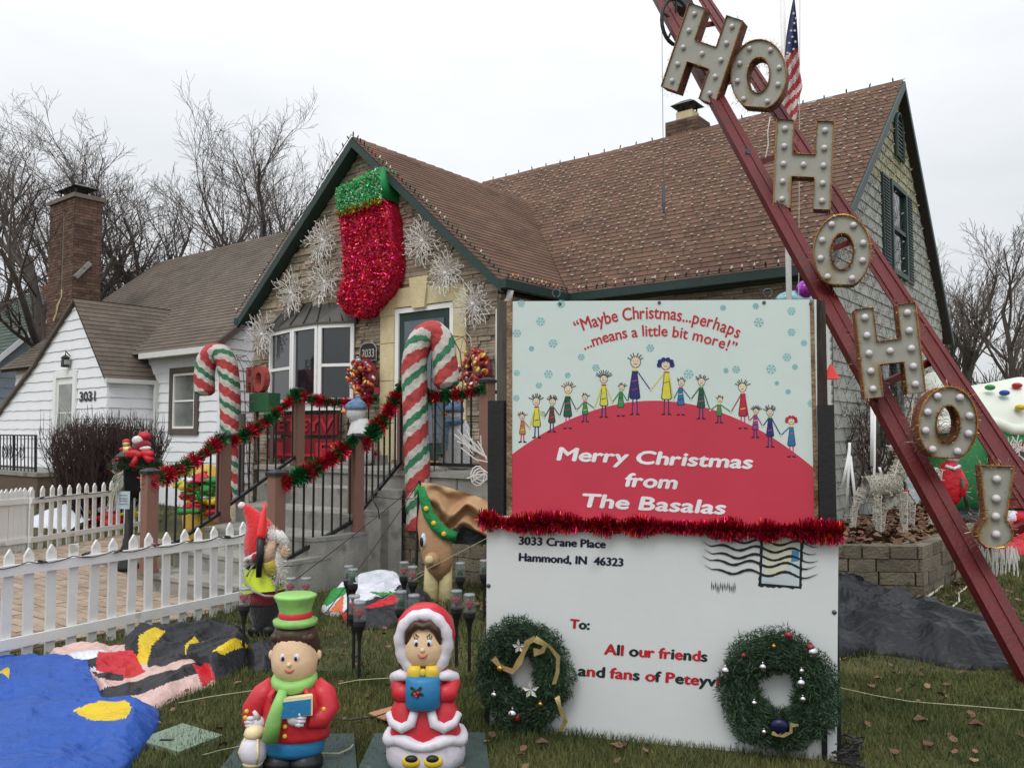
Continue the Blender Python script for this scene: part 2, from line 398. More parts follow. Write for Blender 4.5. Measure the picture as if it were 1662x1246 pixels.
M_wal = mat('retaining_block', S(116, 108, 92), .95, .22, 5, .8, 40, rnd=.18, speck=(S(84, 80, 68), 9, .6))
# ============================================================ ground
g = MB(); g.poly([(-300, -60, 0), (300, -60, 0), (300, 600, 0), (-300, 600, 0)])
gr = emit(g, 'ground', M_lawn); gr['kind'] = 'structure'
WALK = [(6.2, .2), (11.1, .2), (11.1, 4.35), (11.9, 6.1), (10.6, 6.1), (8.2, 4.6), (6.2, 4.3)]
g = MB(); g.poly([H(u, v, .004) for u, v in WALK]); walk = emit(g, 'walkway', M_sand); walk['kind'] = 'structure'
lay = Lay()
def hull_cells(): return courses(6.2, 11.9, .2, 6.1, .21, .105, .0, .5)
lay.plane(H(0, 0, .004), U, V, Z, courses(6.2, 11.9, .2, 6.1, .21, .105), [[(6.2, .2), (11.1, .2), (11.1, 4.35), (10, 4.6), (6.2, 4.0)], [(10, 4.6), (11.1, 4.35), (11.9, 6.1), (10.6, 6.1)]], .012, gap=.004, tfun=lambda: random.uniform(.010, .017))
lay.emit('paver', M_paver, walk, 300) if False else None
its = sorted(lay.items, key=lambda q: -q[0]); lay.items = its
lay.emit('paver', [M_paver], walk, 300)
for o in walk.children:
    if o.get('kind') == 'stuff': o.data.materials[0] = M_paver2

# ============================================================ roof / wall helpers
def slab(pts, n, t, name, m, parent): mb = MB(); mb.prism(pts, n, t); return emit(mb, name, m, parent)
def unit(a): a = Vector(a); a.normalize(); return a
def two(ms, parent, name):       # give the joined remainder its island-varied twin
    for o in parent.children:
        if o.get('kind') == 'stuff' and o.name.startswith(name): o.data.materials[0] = ms[1]
def rng_items(lay, name, ms, parent, nmax):
    it = lay.items; it.sort(key=lambda q: -q[0]); rest = it[nmax:]; lay.items = it[:nmax]
    lay.emit(name, ms[0::2] if len(ms) > 2 else [ms[0]], parent, nmax)
    if rest:
        l2 = Lay(); l2.items = rest; l2.emit(name, ms[1::2] if len(ms) > 2 else [ms[1]], parent, 0)
def window(parent, P, X, Y, n, wd, ht, frame_m, fw=.05, depth=.05, glass=M_glass, name='window', sash=.5, bars=1, lift=.0):
    """P lower-left corner of the opening on the wall, X and Y unit vectors in the wall"""
    P, X, Y, n = Vector(P), Vector(X), Vector(Y), Vector(n)
    mb = MB()
    def bar(x0, x1, y0, y1, d0, d1): mb.box(P+X*(x0+x1)/2+Y*(y0+y1)/2+n*(d0+d1)/2, X*(x1-x0)/2, Y*(y1-y0)/2, n*(d1-d0)/2)
    a, b = lift, lift+depth
    bar(0, fw, 0, ht, a, b); bar(wd-fw, wd, 0, ht, a, b); bar(fw, wd-fw, ht-fw, ht, a, b); bar(fw, wd-fw, 0, fw, a, b)
    if sash: bar(fw, wd-fw, ht*sash-fw*.4, ht*sash+fw*.4, a, b-.012)
    w_ = emit(mb, name, frame_m, parent)
    q = MB(); q.box(P+X*wd/2+Y*ht/2+n*(lift+.006), X*(wd/2-fw*.9), Y*(ht/2-fw*.9), n*.004); emit(q, 'pane', glass, w_)
    return w_
# ============================================================ stone house
house = thing('stone_house', 'tan ledgestone house with brown shingle roofs and dark green trim behind the decorations', 'house', H(6.8, 9.5, 0), HROT)
GU0, GU1, GV = 6.45, 11.6, 7.98; GC = 9.0; EZ = 3.37; AZ = 5.72; SL = (AZ-EZ)/(GC-6.3)
zr = lambda u: AZ - abs(u-GC)*SL
wall = MB()
wall.prism([H(GU0, GV, 0), H(GU1, GV, 0), H(GU1, GV, zr(GU1)-.06), H(GC, GV, AZ-.06), H(GU0, GV, zr(GU0)-.06)], V, .12)
wall.boxuv(GU0, GU0+.12, GV+.12, 9.5, 0, EZ-.1); wall.boxuv(GU1-.12, GU1, GV+.12, 9.5, 0, EZ-.1)
wall.boxuv(2.9, GU0, 9.5, 9.62, 0, EZ-.1); wall.boxuv(GU1-.4, GU1-.12, 9.5, 16, 0, EZ-.1); wall.boxuv(3.05, GU1-.4, 15.88, 16, 0, 3.0)
hw = emit(wall, 'wall', M_mortar, house)
BAY = (9.12, 1.93, 11.12, 3.46); DOOR = (6.95, 1.07, 8.55, 3.60)
lay = Lay(); random.seed(3)
cells = []; y = 0.0
while y < 5.7:
    h_ = random.uniform(.03, .062); x = GU0-random.random()*.3
    while x < GU1:
        ww = random.choice([.09, .16, .24, .3, .38, .5])*random.uniform(.8, 1.2); a, b = max(x, GU0), min(x+ww, GU1)
        if b-a > .02: cells.append((a, y, b, y+h_))
        x += ww
    y += h_
fac = [(GU0, 0), (GU1, 0), (GU1, zr(GU1)-.1), (GC, AZ-.1), (GU0, zr(GU0)-.1)]
lay.plane(H(0, GV-.001, 0), U, Z, -V, cells, [fac], .03, gap=.0025, tfun=lambda: random.uniform(.012, .05), holes=[(9.12, 1.93, 11.12, 3.09), (9.38, 3.09, 10.78, 3.38), (6.95, 0, 8.55, 3.37), (7.62, 3.37, 7.93, 3.56)])
cells = [(x, y, X2, Y2) for (x, y, X2, Y2) in courses(2.92, 6.45, 0, 3.25, .26, .05, .4, .5, .3)]
lay.plane(H(0, 9.499, 0), U, Z, -V, cells, [[(2.92, 0), (6.45, 0), (6.45, 3.26), (2.92, 3.26)]], .03, gap=.0025, tfun=lambda: random.uniform(.012, .045), holes=[(3.35, 1.9, 4.3, 2.95)])
lay.plane(H(GU0-.001, 0, 0), V, Z, -U, courses(GV-.03, 9.46, 0, EZ-.15, .26, .05, .4, .5, .3), [[(GV-.03, 0), (9.46, 0), (9.46, EZ-.15), (GV-.03, EZ-.15)]], .03, gap=.0025, tfun=lambda: random.uniform(.012, .045))
rng_items(lay, 'stone', M_stone, house, 300)
window(house, H(4.3, 9.5, 1.9), -U, Z, -V, .95, 1.05, M_green, .07, .07)
# roofs
RV, RZ, EV = 13.05, 6.70, 9.25; SM = (RZ-EZ)/(RV-EV); BV = 16.2; BZ = 3.1
up = unit(V+Z*SM); nm = unit(Z-V*SM); LS = math.sqrt((RV-EV)**2+(RZ-EZ)**2)
main = MB()
main.prism([H(2.83, EV, EZ), H(11.0, EV, EZ), H(11.0, RV, RZ), H(2.83, RV, RZ)], -nm, .1)
nb = unit(Z+V*((RZ-BZ)/(BV-RV))); main.prism([H(2.83, BV, BZ), H(11.0, BV, BZ), H(11.0, RV, RZ), H(2.83, RV, RZ)], -nb, .1)
roof = emit(main, 'roof', M_deck, house)
lay = Lay(); O = H(0, EV, EZ)
bst = math.hypot(12.0-EV, (12.0-EV)*SM)      # where the front ridge lands on the main slope
vr = EV + (AZ-EZ)/SM; bst = math.hypot(vr-EV, AZ-EZ)
random.seed(5)
cl_ = courses(2.83, 11.0, -.03, LS, .25, .127, .0, .5)
lay.plane(O, U, up, nm, cl_, [[(2.83, -.03), (6.25, -.03), (9.0, bst), (9.0, LS), (2.83, LS)], [(9.0, bst), (11.0, bst*.3), (11.0, LS), (9.0, LS)]], .004, gap=.002, tilt=.008)
# front gable roof, both slopes
LG = math.hypot(GC-6.3, AZ-EZ); aR = unit(U+Z*SL); nR = unit(Z-U*SL); aL = unit(-U+Z*SL); nL = unit(Z+U*SL)
VF = 7.76
mb = MB(); mb.prism([H(6.3, VF, EZ), H(6.3, EV+.06, EZ), H(GC, vr+.1, AZ), H(GC, VF, AZ)], -nR, .09); gr1 = emit(mb, 'roof', M_deck, house)
mb = MB(); mb.prism([H(11.7, VF, EZ), H(11.7, EV+.06, EZ), H(GC, vr+.1, AZ), H(GC, VF, AZ)], -nL, .09); gr2 = emit(mb, 'roof', M_deck, house)
cl_ = courses(VF-.02, vr+.3, -.03, LG, .25, .1, .0, .5)
l2 = Lay(); l2.plane(H(6.3, 0, EZ), V, aR, nR, cl_, [[(VF-.02, -.03), (EV, -.03), (vr, LG), (VF-.02, LG)]], .004, gap=.002, tilt=.008)
l3 = Lay(); l3.plane(H(11.7, 0, EZ), V, aL, nL, courses(VF-.02, vr+.3, -.03, LG, .25, .13), [[(VF-.02, -.03), (EV, -.03), (vr, LG), (VF-.02, LG)]], .004, gap=.002, tilt=.008)
allit = lay.items+l2.items; allit.sort(key=lambda q: -q[0]); cut = allit[300][0]
for L_, par in ((lay, roof), (l2, gr1), (l3, gr2)):
    n_ = sum(1 for q in L_.items if q[0] > cut); rng_items(L_, 'shingle', M_sh_red, par, n_)
# ridge caps
mb = MB()
for i in range(33):
    u = 2.83+i*.25; mb.hexa([H(u, RV-.11, RZ-.10), H(u, RV+.11, RZ-.10), H(min(u+.27, 11), RV+.11, RZ-.09), H(min(u+.27, 11), RV-.11, RZ-.09), H(u, RV-.012, RZ+.02), H(u, RV+.012, RZ+.02), H(min(u+.27, 11), RV+.012, RZ+.03), H(min(u+.27, 11), RV-.012, RZ+.03)])
emit(mb, 'ridge_cap', M_sh_red[1], house); mb = MB()
for i in range(20):
    v = VF+i*.21; e = min(v+.23, vr+.05); mb.hexa([H(GC-.11, v, AZ-.09), H(GC-.11, e, AZ-.08), H(GC+.11, e, AZ-.08), H(GC+.11, v, AZ-.09), H(GC-.012, v, AZ+.012), H(GC-.012, e, AZ+.025), H(GC+.012, e, AZ+.025), H(GC+.012, v, AZ+.012)])
emit(mb, 'ridge_cap', M_sh_red[1], house)
# rake boards, fascia, gutters (dark green)
mb = MB()
for s_, e in ((6.24, 1), (11.76, -1)):
    nn = unit(Z*1 - U*SL*e); a = H(s_, VF-.02, EZ-.055); b = H(GC, VF-.02, AZ-.012+.0)
    dn = unit(-Z); mb.hexa([a, a+V*.05, b+V*.05, b, a-Z*.0+Z*-.13, a+V*.05-Z*.13, b+V*.05-Z*.13, b-Z*.13][4:]+[a, a+V*.05, b+V*.05, b])
emit(mb, 'rake_board', M_green, house)
mb = MB()
for s_, e in ((6.3, 1), (11.7, -1)):
    for v in (VF+.03,): mb.hexa([H(s_, v, EZ-.128), H(s_, GV-.05, EZ-.128), H(GC, GV-.05, AZ-.128), H(GC, v, AZ-.128), H(s_, v, EZ-.10), H(s_, GV-.05, EZ-.14), H(GC, GV-.05, AZ-.10), H(GC, v, AZ-.10)])
emit(mb, 'soffit', M_green, house)
mb = MB(); mb.boxuv(6.16, 6.27, VF-.02, EV-.12, EZ-.13, EZ-.02); emit(mb, 'gutter', M_green, house)
mb = MB(); mb.boxuv(2.75, 6.16, EV-.13, EV-.02, EZ-.13, EZ-.02); emit(mb, 'gutter', M_green, house)
mb = MB(); mb.boxuv(11.73, 11.84, VF-.02, EV, EZ-.13, EZ-.02); emit(mb, 'gutter', M_green, house)
mb = MB(); mb.boxuv(2.9, 6.3, EV, 9.5, EZ-.14, EZ-.11); emit(mb, 'soffit', M_green, house)
# gable end rakes (right)
for (v0, z0) in ((EV-.1, EZ-.09), (BV, BZ)):
    mb = MB(); mb.hexa([H(2.80, v0, z0-.13), H(2.80, RV, RZ-.13), H(2.828, RV, RZ-.13), H(2.828, v0, z0-.13), H(2.80, v0, z0), H(2.80, RV, RZ), H(2.828, RV, RZ), H(2.828, v0, z0)]); emit(mb, 'rake_board', M_green, house)
# downspout at the front corner
mb = MB(); c = H(6.38, GV-.1, 0)
mb.tube([H(6.2, VF+.12, EZ-.14), H(6.24, VF+.14, EZ-.25), H(6.4, GV-.09, EZ-.38), H(6.4, GV-.09, EZ-.55), H(6.4, GV-.09, .1)], .04, 8); emit(mb, 'downspout', M_gut, house, smooth=True)
# right gable wall and siding
zq = lambda v: EZ+(v-EV)*SM if v < RV else RZ-(v-RV)*(RZ-BZ)/(BV-RV)
mb = MB(); mb.prism([H(2.95, 9.5, 0), H(2.95, 16, 0), H(2.95, 16, zq(16)-.1), H(2.95, RV, RZ-.12), H(2.95, 9.5, zq(9.5)-.1)], U, .1); emit(mb, 'wall', M_mortar, house)
lay = Lay(); random.seed(8)
lay.plane(H(2.949, 0, 0), V, Z, -U, courses(9.62, 15.9, .15, 6.6, .6, .155, .05, .5), [[(9.62, .15), (15.9, .15), (15.9, zq(15.9)-.12), (RV, RZ-.15), (9.62, zq(9.62)-.12)]], .006, gap=.001, tilt=.014, midf=lambda c: 1 if c.z > 4.95+random.uniform(-.03, .03) else 0,
          holes=[(12.45, 3.75, 13.35, 5.1), (11.6, 1.3, 12.5, 2.6)])
lay.items.sort(key=lambda q: -q[0]); a_, b_ = lay.items[:300], lay.items[300:]
lay.items = a_; lay.emit('siding_board', [M_sid[0], M_sidy[0]], house, 300)
lay.items = b_; lay.emit('siding_board', [M_sid[1], M_sidy[1]], house, 0)
mb = MB(); mb.boxuv(2.9, 3.02, 9.38, 9.6, 0, EZ-.15); emit(mb, 'corner_board', M_gut, house)
wn = window(house, H(2.94, 13.35, 3.75), -V, Z, -U, .9, 1.35, M_green, .07, .06)
for v_ in (12.05, 13.4):
    mb = MB(); mb.boxuv(2.90, 2.93, v_, v_+.35, 3.75, 5.1); sh_ = emit(mb, 'shutter', M_green, house)
    mb = MB(); sl = emit(MB().boxuv(2.885, 2.90, v_+.04, v_+.31, 3.80, 3.815), 'slat', M_green, sh_)
    for i in range(1, 30): s2 = inst(sl, sh_, WM[sl.name] @ Matrix.Translation((0, 0, i*.043)))
window(house, H(2.94, 12.5, 1.3), -V, Z, -U, .9, 1.3, M_green, .07, .06)
for v_ in (11.2, 12.55):
    mb = MB(); mb.boxuv(2.90, 2.93, v_, v_+.35, 1.3, 2.6); sh_ = emit(mb, 'shutter', M_green, house)
mb = MB()
for i in range(9): mb.beam(H(2.91, 12.87, 5.62+i*.06), H(2.91, 13.23, 5.62+i*.06), .03, .025)
vt = emit(mb, 'vent', M_green, house)
mb = MB(); arc = [H(2.9, 12.85, 5.55)]+[H(2.9, 13.05-.2*math.cos(a), 6.0+.22*math.sin(a)) for a in np.linspace(0, math.pi, 9)]+[H(2.9, 13.25, 5.55)]
mb.tube(arc, .03, 6, closed=True); emit(mb, 'vent_frame', M_green, vt)
# small chimney on the main ridge
cp = onv(1116, 208, 13.6); cu, cv_ = cp.dot(U), 13.6
mb = MB(); mb.boxuv(cu-.32, cu+.32, cv_-.25, cv_+.25, 6.0, 7.12); ch = emit(mb, 'chimney', M_joint, house)
lay = Lay()
lay.plane(H(0, cv_-.25, 0), U, Z, -V, courses(cu-.32, cu+.32, 6.2, 7.1, .21, .07), [[(cu-.33, 6), (cu+.33, 6), (cu+.33, 7.2), (cu-.33, 7.2)]], .01, gap=.004)
lay.plane(H(cu-.32, 0, 0), V, Z, -U, courses(cv_-.25, cv_+.25, 6.2, 7.1, .21, .07), [[(cv_-.3, 6), (cv_+.3, 6), (cv_+.3, 7.2), (cv_-.3, 7.2)]], .01, gap=.004)
lay.emit('brick', [M_brick[0]], ch, 100)
mb = MB(); mb.boxuv(cu-.16, cu+.16, cv_-.14, cv_+.14, 7.12, 7.3); emit(mb, 'flue', M_lime, ch)
mb = MB(); mb.hexa([H(cu-.24, cv_-.22, 7.42), H(cu-.24, cv_+.22, 7.42), H(cu+.24, cv_+.22, 7.42), H(cu+.24, cv_-.22, 7.42), H(cu-.08, cv_-.06, 7.53), H(cu-.08, cv_+.06, 7.53), H(cu+.08, cv_+.06, 7.53), H(cu+.08, cv_-.06, 7.53)])
for a in (-.13, .13):
    for b in (-.11, .11): mb.boxuv(cu+a-.012, cu+a+.012, cv_+b-.012, cv_+b+.012, 7.3, 7.425)
emit(mb, 'chimney_cap', M_black, ch)
# bay window
bz0, bz1 = 1.93, 3.06; pl = [(11.1, GV-.03), (10.55, GV-.32), (9.95, GV-.36), (9.16, GV-.18)]
pl = [(onv(x, 600, GV-d).dot(U), GV-d) for x, d in ((441, .04), (477, .24), (518, .27), (576, .04))]
bay = emit(MB().prism([H(a, b, bz0-.12) for a, b in pl]+[H(9.14, GV, bz0-.12), H(11.1, GV, bz0-.12)], Z, .12), 'bay_window', M_vinyl, house)
emit(MB().prism([H(a, b, bz1) for a, b in pl]+[H(9.14, GV, bz1), H(11.1, GV, bz1)], Z, .04), 'bay_head', M_vinyl, bay)
for i in range(3):
    a, b = H(*pl[i], bz0), H(*pl[i+1], bz0); X = unit(b-a); n_ = X.cross(Z); n_ = n_ if n_.dot(V) < 0 else -n_
    ww = (b-a).length; window(house, a, X, Z, n_, ww, bz1-bz0, M_vinyl, .055, .05, sash=(.47 if i != 1 else 0))
mb = MB(); seams = []
top = [H(10.75, GV-.02, 3.42), H(10.3, GV-.02, 3.44), H(9.9, GV-.02, 3.44), H(9.35, GV-.02, 3.40)]
ev = [H(pl[0][0]+.07, GV-.09, bz1+.03), H(pl[1][0]+.02, GV-.31, bz1+.03), H(pl[2][0]-.02, GV-.34, bz1+.03), H(pl[3][0]-.07, GV-.09, bz1+.03)]
for i in range(3): mb.add([ev[i], ev[i+1], top[i+1], top[i], ev[i]+Z*-.03, ev[i+1]+Z*-.03, H(ev[i+1].dot(U), GV, bz1), H(ev[i].dot(U), GV, bz1)], [(0, 1, 2, 3), (4, 5, 1, 0), (7, 6, 5, 4)])
br_ = emit(mb, 'bay_roof', mat('grey_metal_roof', S(84, 82, 78), .55, .12, 4, metal=.3), house)
mb = MB()
for i in range(3):
    for t in ((0, .5) if i < 2 else (0, .33, .66, 1)): mb.beam(ev[i].lerp(ev[i+1], t)+Z*.01, top[i].lerp(top[i+1], t)+Z*.01, .015, .03)
emit(mb, 'seam', mat('grey_metal_seam', S(60, 58, 55), .5, .1), br_)
mb = MB(); mb.box(H(10.2, GV+.0, 2.75)-V*.02, U*.17, V*.01, Z*.13)
# door with stone surround
sur = emit(MB().boxuv(6.93, 8.57, GV-.035, GV-.01, 1.05, 1.07), 'door_surround', M_lime, house)
def lb(u0, u1, z0, z1, d=.07): emit(MB().boxuv(u0+.004, u1-.004, GV-d, GV-.005, z0+.004, z1-.004), 'limestone_block', M_lime, sur)
for (za, zb) in ((1.07, 1.62), (1.62, 2.2), (2.2, 2.72), (2.72, 3.1)): lb(6.95, 7.18, za, zb); lb(8.27, 8.55, za, zb)
mb = MB()
for pts in ([(8.55, 3.1), (8.55, 3.38), (8.42, 3.46), (7.93, 3.46), (7.9, 3.2), (8.27, 3.2), (8.27, 3.1)], [(6.95, 3.1), (6.95, 3.34), (7.08, 3.42), (7.62, 3.44), (7.65, 3.2), (7.18, 3.2), (7.18, 3.1)]):
    emit(MB().prism([H(a, GV-.075, b) for a, b in pts], V, .07), 'limestone_block', M_lime, sur)
emit(MB().prism([H(a, GV-.11, b) for a, b in [(7.66, 3.16), (7.89, 3.16), (7.95, 3.58), (7.60, 3.58)]], V, .1), 'keystone', M_lime, sur)
dr = emit(MB().boxuv(7.2, 8.25, GV-.03, GV-.005, 1.12, 3.17), 'door', M_green, house)
mb = MB()
for (a, b, c, d) in ((7.18, 7.25, 1.12, 3.19), (8.2, 8.27, 1.12, 3.19), (7.25, 8.2, 3.12, 3.19)): mb.boxuv(a, b, GV-.055, GV-.03, c, d)
emit(mb, 'door_frame', M_vinyl, dr)
emit(MB().boxuv(7.36, 8.09, GV-.045, GV-.031, 1.35, 3.0), 'storm_pane', mat('storm_glass', S(92, 104, 112), .1, .3, 1.5, spec=.9), dr)
emit(MB().boxuv(7.2, 8.25, GV-.12, GV-.03, 1.07, 1.12), 'threshold', mat('threshold_wood', S(150, 120, 80), .8), dr)
emit(MB().tube([H(8.14, GV-.05, 2.05), H(8.14, GV-.1, 2.07), H(8.14, GV-.1, 2.2), H(8.14, GV-.05, 2.22)], .012, 6), 'handle', mat('brass', S(190, 160, 90), .35, metal=.8), dr)
# number plaque 3033
pq = MB(); P = onv(599, 573, GV-.07); X = -U
out = [(-.17, -.11), (.17, -.11), (.17, .07), (.13, .11)]+[(.13*math.cos(a), .11+.035*math.sin(a)) for a in np.linspace(.2, math.pi-.2, 8)]+[(-.13, .11), (-.17, .07)]
pq.prism([P+X*a+Z*b for a, b in out], -V, .015); plq = emit(pq, 'number_plaque', M_black, house)
mb = MB(); text_line(mb, '3033', P+X*-.125-Z*.055, P+X*.125-Z*.055, Z, -V, .11, .018, .02); emit(mb, 'number', mat('pewter', S(176, 172, 160), .4, metal=.5), plq)
emit(MB().tube([P+X*a+Z*b-V*.017 for a, b in out], .008, 5, closed=True), 'plaque_rim', MATS['pewter'], plq)
# light nets on the main slope and clip lights on the eaves
pos = []; wires = MB(); random.seed(11)
for i in range(46):
    u = 2.95+i*.175
    b0 = 0.1 if u < 6.3 else (u-6.3)/2.7*bst+.15
    if u > 9: b0 = bst
    for j in range(27):
        b = .12+j*.19+(i % 2)*.095
        if b < b0 or b > LS-.05: continue
        if random.random() < .13: continue
        pos.append(O+U*(u+random.uniform(-.05, .05))+up*(b+random.uniform(-.03, .03))+nm*.02)
P_ = np.array([list(p) for p in pos]); n_ = len(P_)
sph = MB().sphere((0, 0, 0), (1, 1, 1), 6, rings=4); tv = [tuple(v) for v in sph.v]
net = thing('roof_light_net', 'net of tiny clear bulbs spread over the main brown roof slope', 'string lights', O, HROT)
d = np.tile(list(unit(-U+Z*.2+V*.3)), (n_, 1)); x, z = frames_about(d, n_)
bulk('bulb', tv, sph.f, xform(P_, x*.010, z*.010, d*.024), M_bulbw, net)
bulk('wire', [(-.5, -.5, 0), (.5, -.5, 0), (0, .5, 0), (-.5, -.5, 1), (.5, -.5, 1), (0, .5, 1)], [(0, 1, 4, 3), (1, 2, 5, 4), (2, 0, 3, 5)],
     xform(P_, np.tile(list(nm), (n_, 1))*.006, np.cross(np.tile(list(unit(up+U*.45)), (n_, 1)), np.tile(list(nm), (n_, 1)))*.006, np.tile(list(unit(up+U*.45)), (n_, 1))*-.2), M_wire, net)
# clips along edges
def clip_lights(label, pts, step, up_, cols, parent=None, sz=.022, cat='string lights'):
    t = thing('eave_lights', label, cat, pts[0], HROT)
    ms = [mat('lamp_'+c, S(*{'white': (220, 210, 200), 'red': (150, 40, 50), 'green': (40, 100, 60), 'amber': (200, 140, 60), 'blue': (50, 70, 130), 'dark': (40, 44, 40)}[c]), .25) for c in cols]
    for a, b in zip(pts[:-1], pts[1:]):
        l_ = (b-a).length; k = int(l_/step)
        for i in range(k):
            p = a.lerp(b, (i+.5)/k); mb = MB(); q = up_+Vector((random.uniform(-.3, .3), random.uniform(-.3, .3), random.uniform(-.1, .1))); q.normalize()
            mb.tube([p, p+q*sz*1.4], sz*.45, 6, 0); mb.tube([p+q*sz*1.3, p+q*sz*2.1, p+q*sz*3.2], [sz*.5, sz*.55, .004], 6, 1)
            emit(mb, 'bulb', [M_wire, random.choice(ms)], t, True)
    mb = MB()
    for a, b in zip(pts[:-1], pts[1:]): mb.tube([a.lerp(b, i/12)+Z*random.uniform(-.01, .01) for i in range(13)], .005, 4)
    emit(mb, 'wire', M_wire, t); return t
clip_lights('coloured bulbs clipped along the rake edge left of the gable peak', [H(11.78, VF-.02, EZ+.03), H(GC, VF-.02, AZ+.04)], .15, unit(U*.8+Z), ['red', 'amber', 'blue', 'green', 'white'])
clip_lights('coloured bulbs clipped along the rake edge right of the gable peak', [H(GC, VF-.02, AZ+.04), H(6.24, VF-.02, EZ+.03)], .1, unit(-U*.3+Z), ['white', 'dark', 'red', 'dark', 'green'])
clip_lights('pale icicle bulbs hooked on the short gutter above the downspout', [H(6.18, VF, EZ), H(6.18, EV-.15, EZ)], .09, unit(Z+V*.2), ['white', 'dark', 'amber'])
clip_lights('pale bulbs hooked on the long gutter under the main roof', [H(6.1, EV-.14, EZ), H(2.83, EV-.14, EZ)], .14, unit(Z-U*.1), ['white', 'dark'])
clip_lights('sparse bulbs standing along the top ridge of the main roof', [H(10.9, RV, RZ+.03), H(2.8, RV, RZ+.03)], .33, Z, ['dark'])
# net lights on the gable siding
pos = []
for i in range(30):
    for j in range(28):
        v = 9.8+i*.21; z = .4+j*.23+(i % 2)*.11
        if z < zq(v)-.25 and random.random() > .15: pos.append(list(H(2.915, v+random.uniform(-.04, .04), z+random.uniform(-.03, .03))))
P_ = np.array(pos); n_ = len(P_); net2 = thing('wall_light_net', 'net of tiny bulbs on green wire over the pale gable end siding', 'string lights', H(2.92, 9.8, .3), HROT)
d = np.tile(list(unit(-U+Z*.4)), (n_, 1)); x, z = frames_about(d, n_)
bulk('bulb', tv, sph.f, xform(P_, x*.011, z*.011, d*.024), M_bulbw, net2)
for s_ in (1, -1):
    ax = np.tile(list(unit(V*.9*s_+Z)), (n_, 1))
    bulk('wire', [(-.5, -.5, 0), (.5, -.5, 0), (0, .5, 0), (-.5, -.5, 1), (.5, -.5, 1), (0, .5, 1)], [(0, 1, 4, 3), (1, 2, 5, 4), (2, 0, 3, 5)],
         xform(P_, np.tile(list(U), (n_, 1))*.004, np.cross(ax, np.tile(list(U), (n_, 1)))*.004, ax*.3), M_wire, net2)
# ============================================================ steps and porch
steps = thing('entry_steps', 'worn grey concrete stair and porch in front of the green door', 'steps', H(7.5, 5.2, 0), HROT)
FL, FR, BL, BR = (7.6, 4.05), (6.28, 4.2), (8.6, 6.4), (6.5, 6.4)
TS = [(0, .17), (.17, .33), (.36, .50), (.58, .68), (.8, .88), (1, 1.07)]
RC = [(468, 934), (520, 903), (568, 866), (618, 830), (652, 796), None]
TREAD = []
for i, (t, z) in enumerate(TS[:5]):
    l = (FL[0]+(BL[0]-FL[0])*t-.004*i, FL[1]+(BL[1]-FL[1])*t); r = (FR[0]+(BR[0]-FR[0])*t, FR[1]+(BR[1]-FR[1])*t)
    q = G(*RC[i], z); rc = (q.dot(U), q.dot(V))
    mid = ((r[0]*.35+rc[0]*.65)-.05, (r[1]*.65+rc[1]*.35)-.03) if i < 3 else ((r[0]+rc[0])/2, (r[1]+rc[1])/2)
    pts = [l, r, mid, rc, (6.5-.0+.003*i, 6.398-.002*i), (8.6-.004*i, 6.398-.002*i)]
    mb = MB(); mb.prism([H(a, b, 0) for a, b in pts], Z, z-.035)
    # slightly overhanging nosing
    c = (7.3, 5.6); pts2 = [(c[0]+(a-c[0])*1.006, c[1]+(b-c[1])*1.012) if k < 4 else (a, b) for k, (a, b) in enumerate(pts)]
    mb.prism([H(a, b, z-.035) for a, b in pts2], Z, .035); emit(mb, 'step', M_conc, steps)
mb = MB(); mb.boxuv(5.25, 9.2, 6.4, 7.9, 0, 1.02); mb.boxuv(5.22, 9.22, 6.37, 7.93, 1.02, 1.07)
emit(mb, 'porch_slab', M_conc, steps)
mb = MB(); mb.boxuv(5.73, 5.745, 6.385, 6.41, 0, 1.02); emit(mb, 'joint', M_joint, steps)
# railings
M_post = mat('russet_post', S(128, 94, 82), .75, .07, 6, .1, 40)
def post(P, h, parent, wd=.115):
    P = Vector(P); X, Y = U*wd/2, V*wd/2
    p = emit(MB().box(P+Z*h/2, X, Y, Z*h/2), 'post', M_post, parent)
    emit(MB().box(P+Z*.02, X*1.2, Y*1.2, Z*.02), 'base_trim', M_post, p)
    mb = MB(); mb.box(P+Z*(h+.015), X*1.3, Y*1.3, Z*.015); q = [P+Z*(h+.03)+X*a+Y*b for a, b in ((-1.2, -1.2), (-1.2, 1.2), (1.2, 1.2), (1.2, -1.2))]
    q2 = [P+Z*(h+.055)+X*a+Y*b for a, b in ((-.5, -.5), (-.5, .5), (.5, .5), (.5, -.5))]; mb.hexa(q+q2); emit(mb, 'post_cap', M_black, p)
def rail(A, B, lo, hi, parent, n, r=.012):
    A, B = Vector(A), Vector(B)
    emit(MB().beam(A+Z*lo, B+Z*lo, .035, .035), 'bottom_rail', M_black, parent); emit(MB().beam(A+Z*hi, B+Z*hi, .035, .035), 'top_rail', M_black, parent)
    for i in range(n):
        p = A.lerp(B, (i+.7)/(n+.4)); emit(MB().tube([p+Z*lo, p+Z*hi], r, 6), 'baluster', M_black, parent)
A1, A2, A3 = H(7.56, 4.08, .17), H(8.22, 5.28, .5), H(8.5, 6.5, 1.07)
B1 = H(6.34, 4.62, .17); B2 = G(577, 862, .5); B3 = H(6.62, 6.5, 1.07)
lr = thing('stair_railing', 'left stair railing with three russet posts and black balusters', 'railing', A1, HROT)
for p in (A1, A2, A3): post(p, .93, lr)
rail(A1, A2, .12, .84, lr, 8); rail(A2, A3, .14, .86, lr, 8)
rr_ = thing('stair_railing', 'right stair railing whose lowest post stands behind the gnome', 'railing', B1, HROT)
for p in (B1, B2, B3): post(p, .93, rr_)
rail(B1, B2, .12, .84, rr_, 8); rail(B2, B3, .14, .86, rr_, 8)
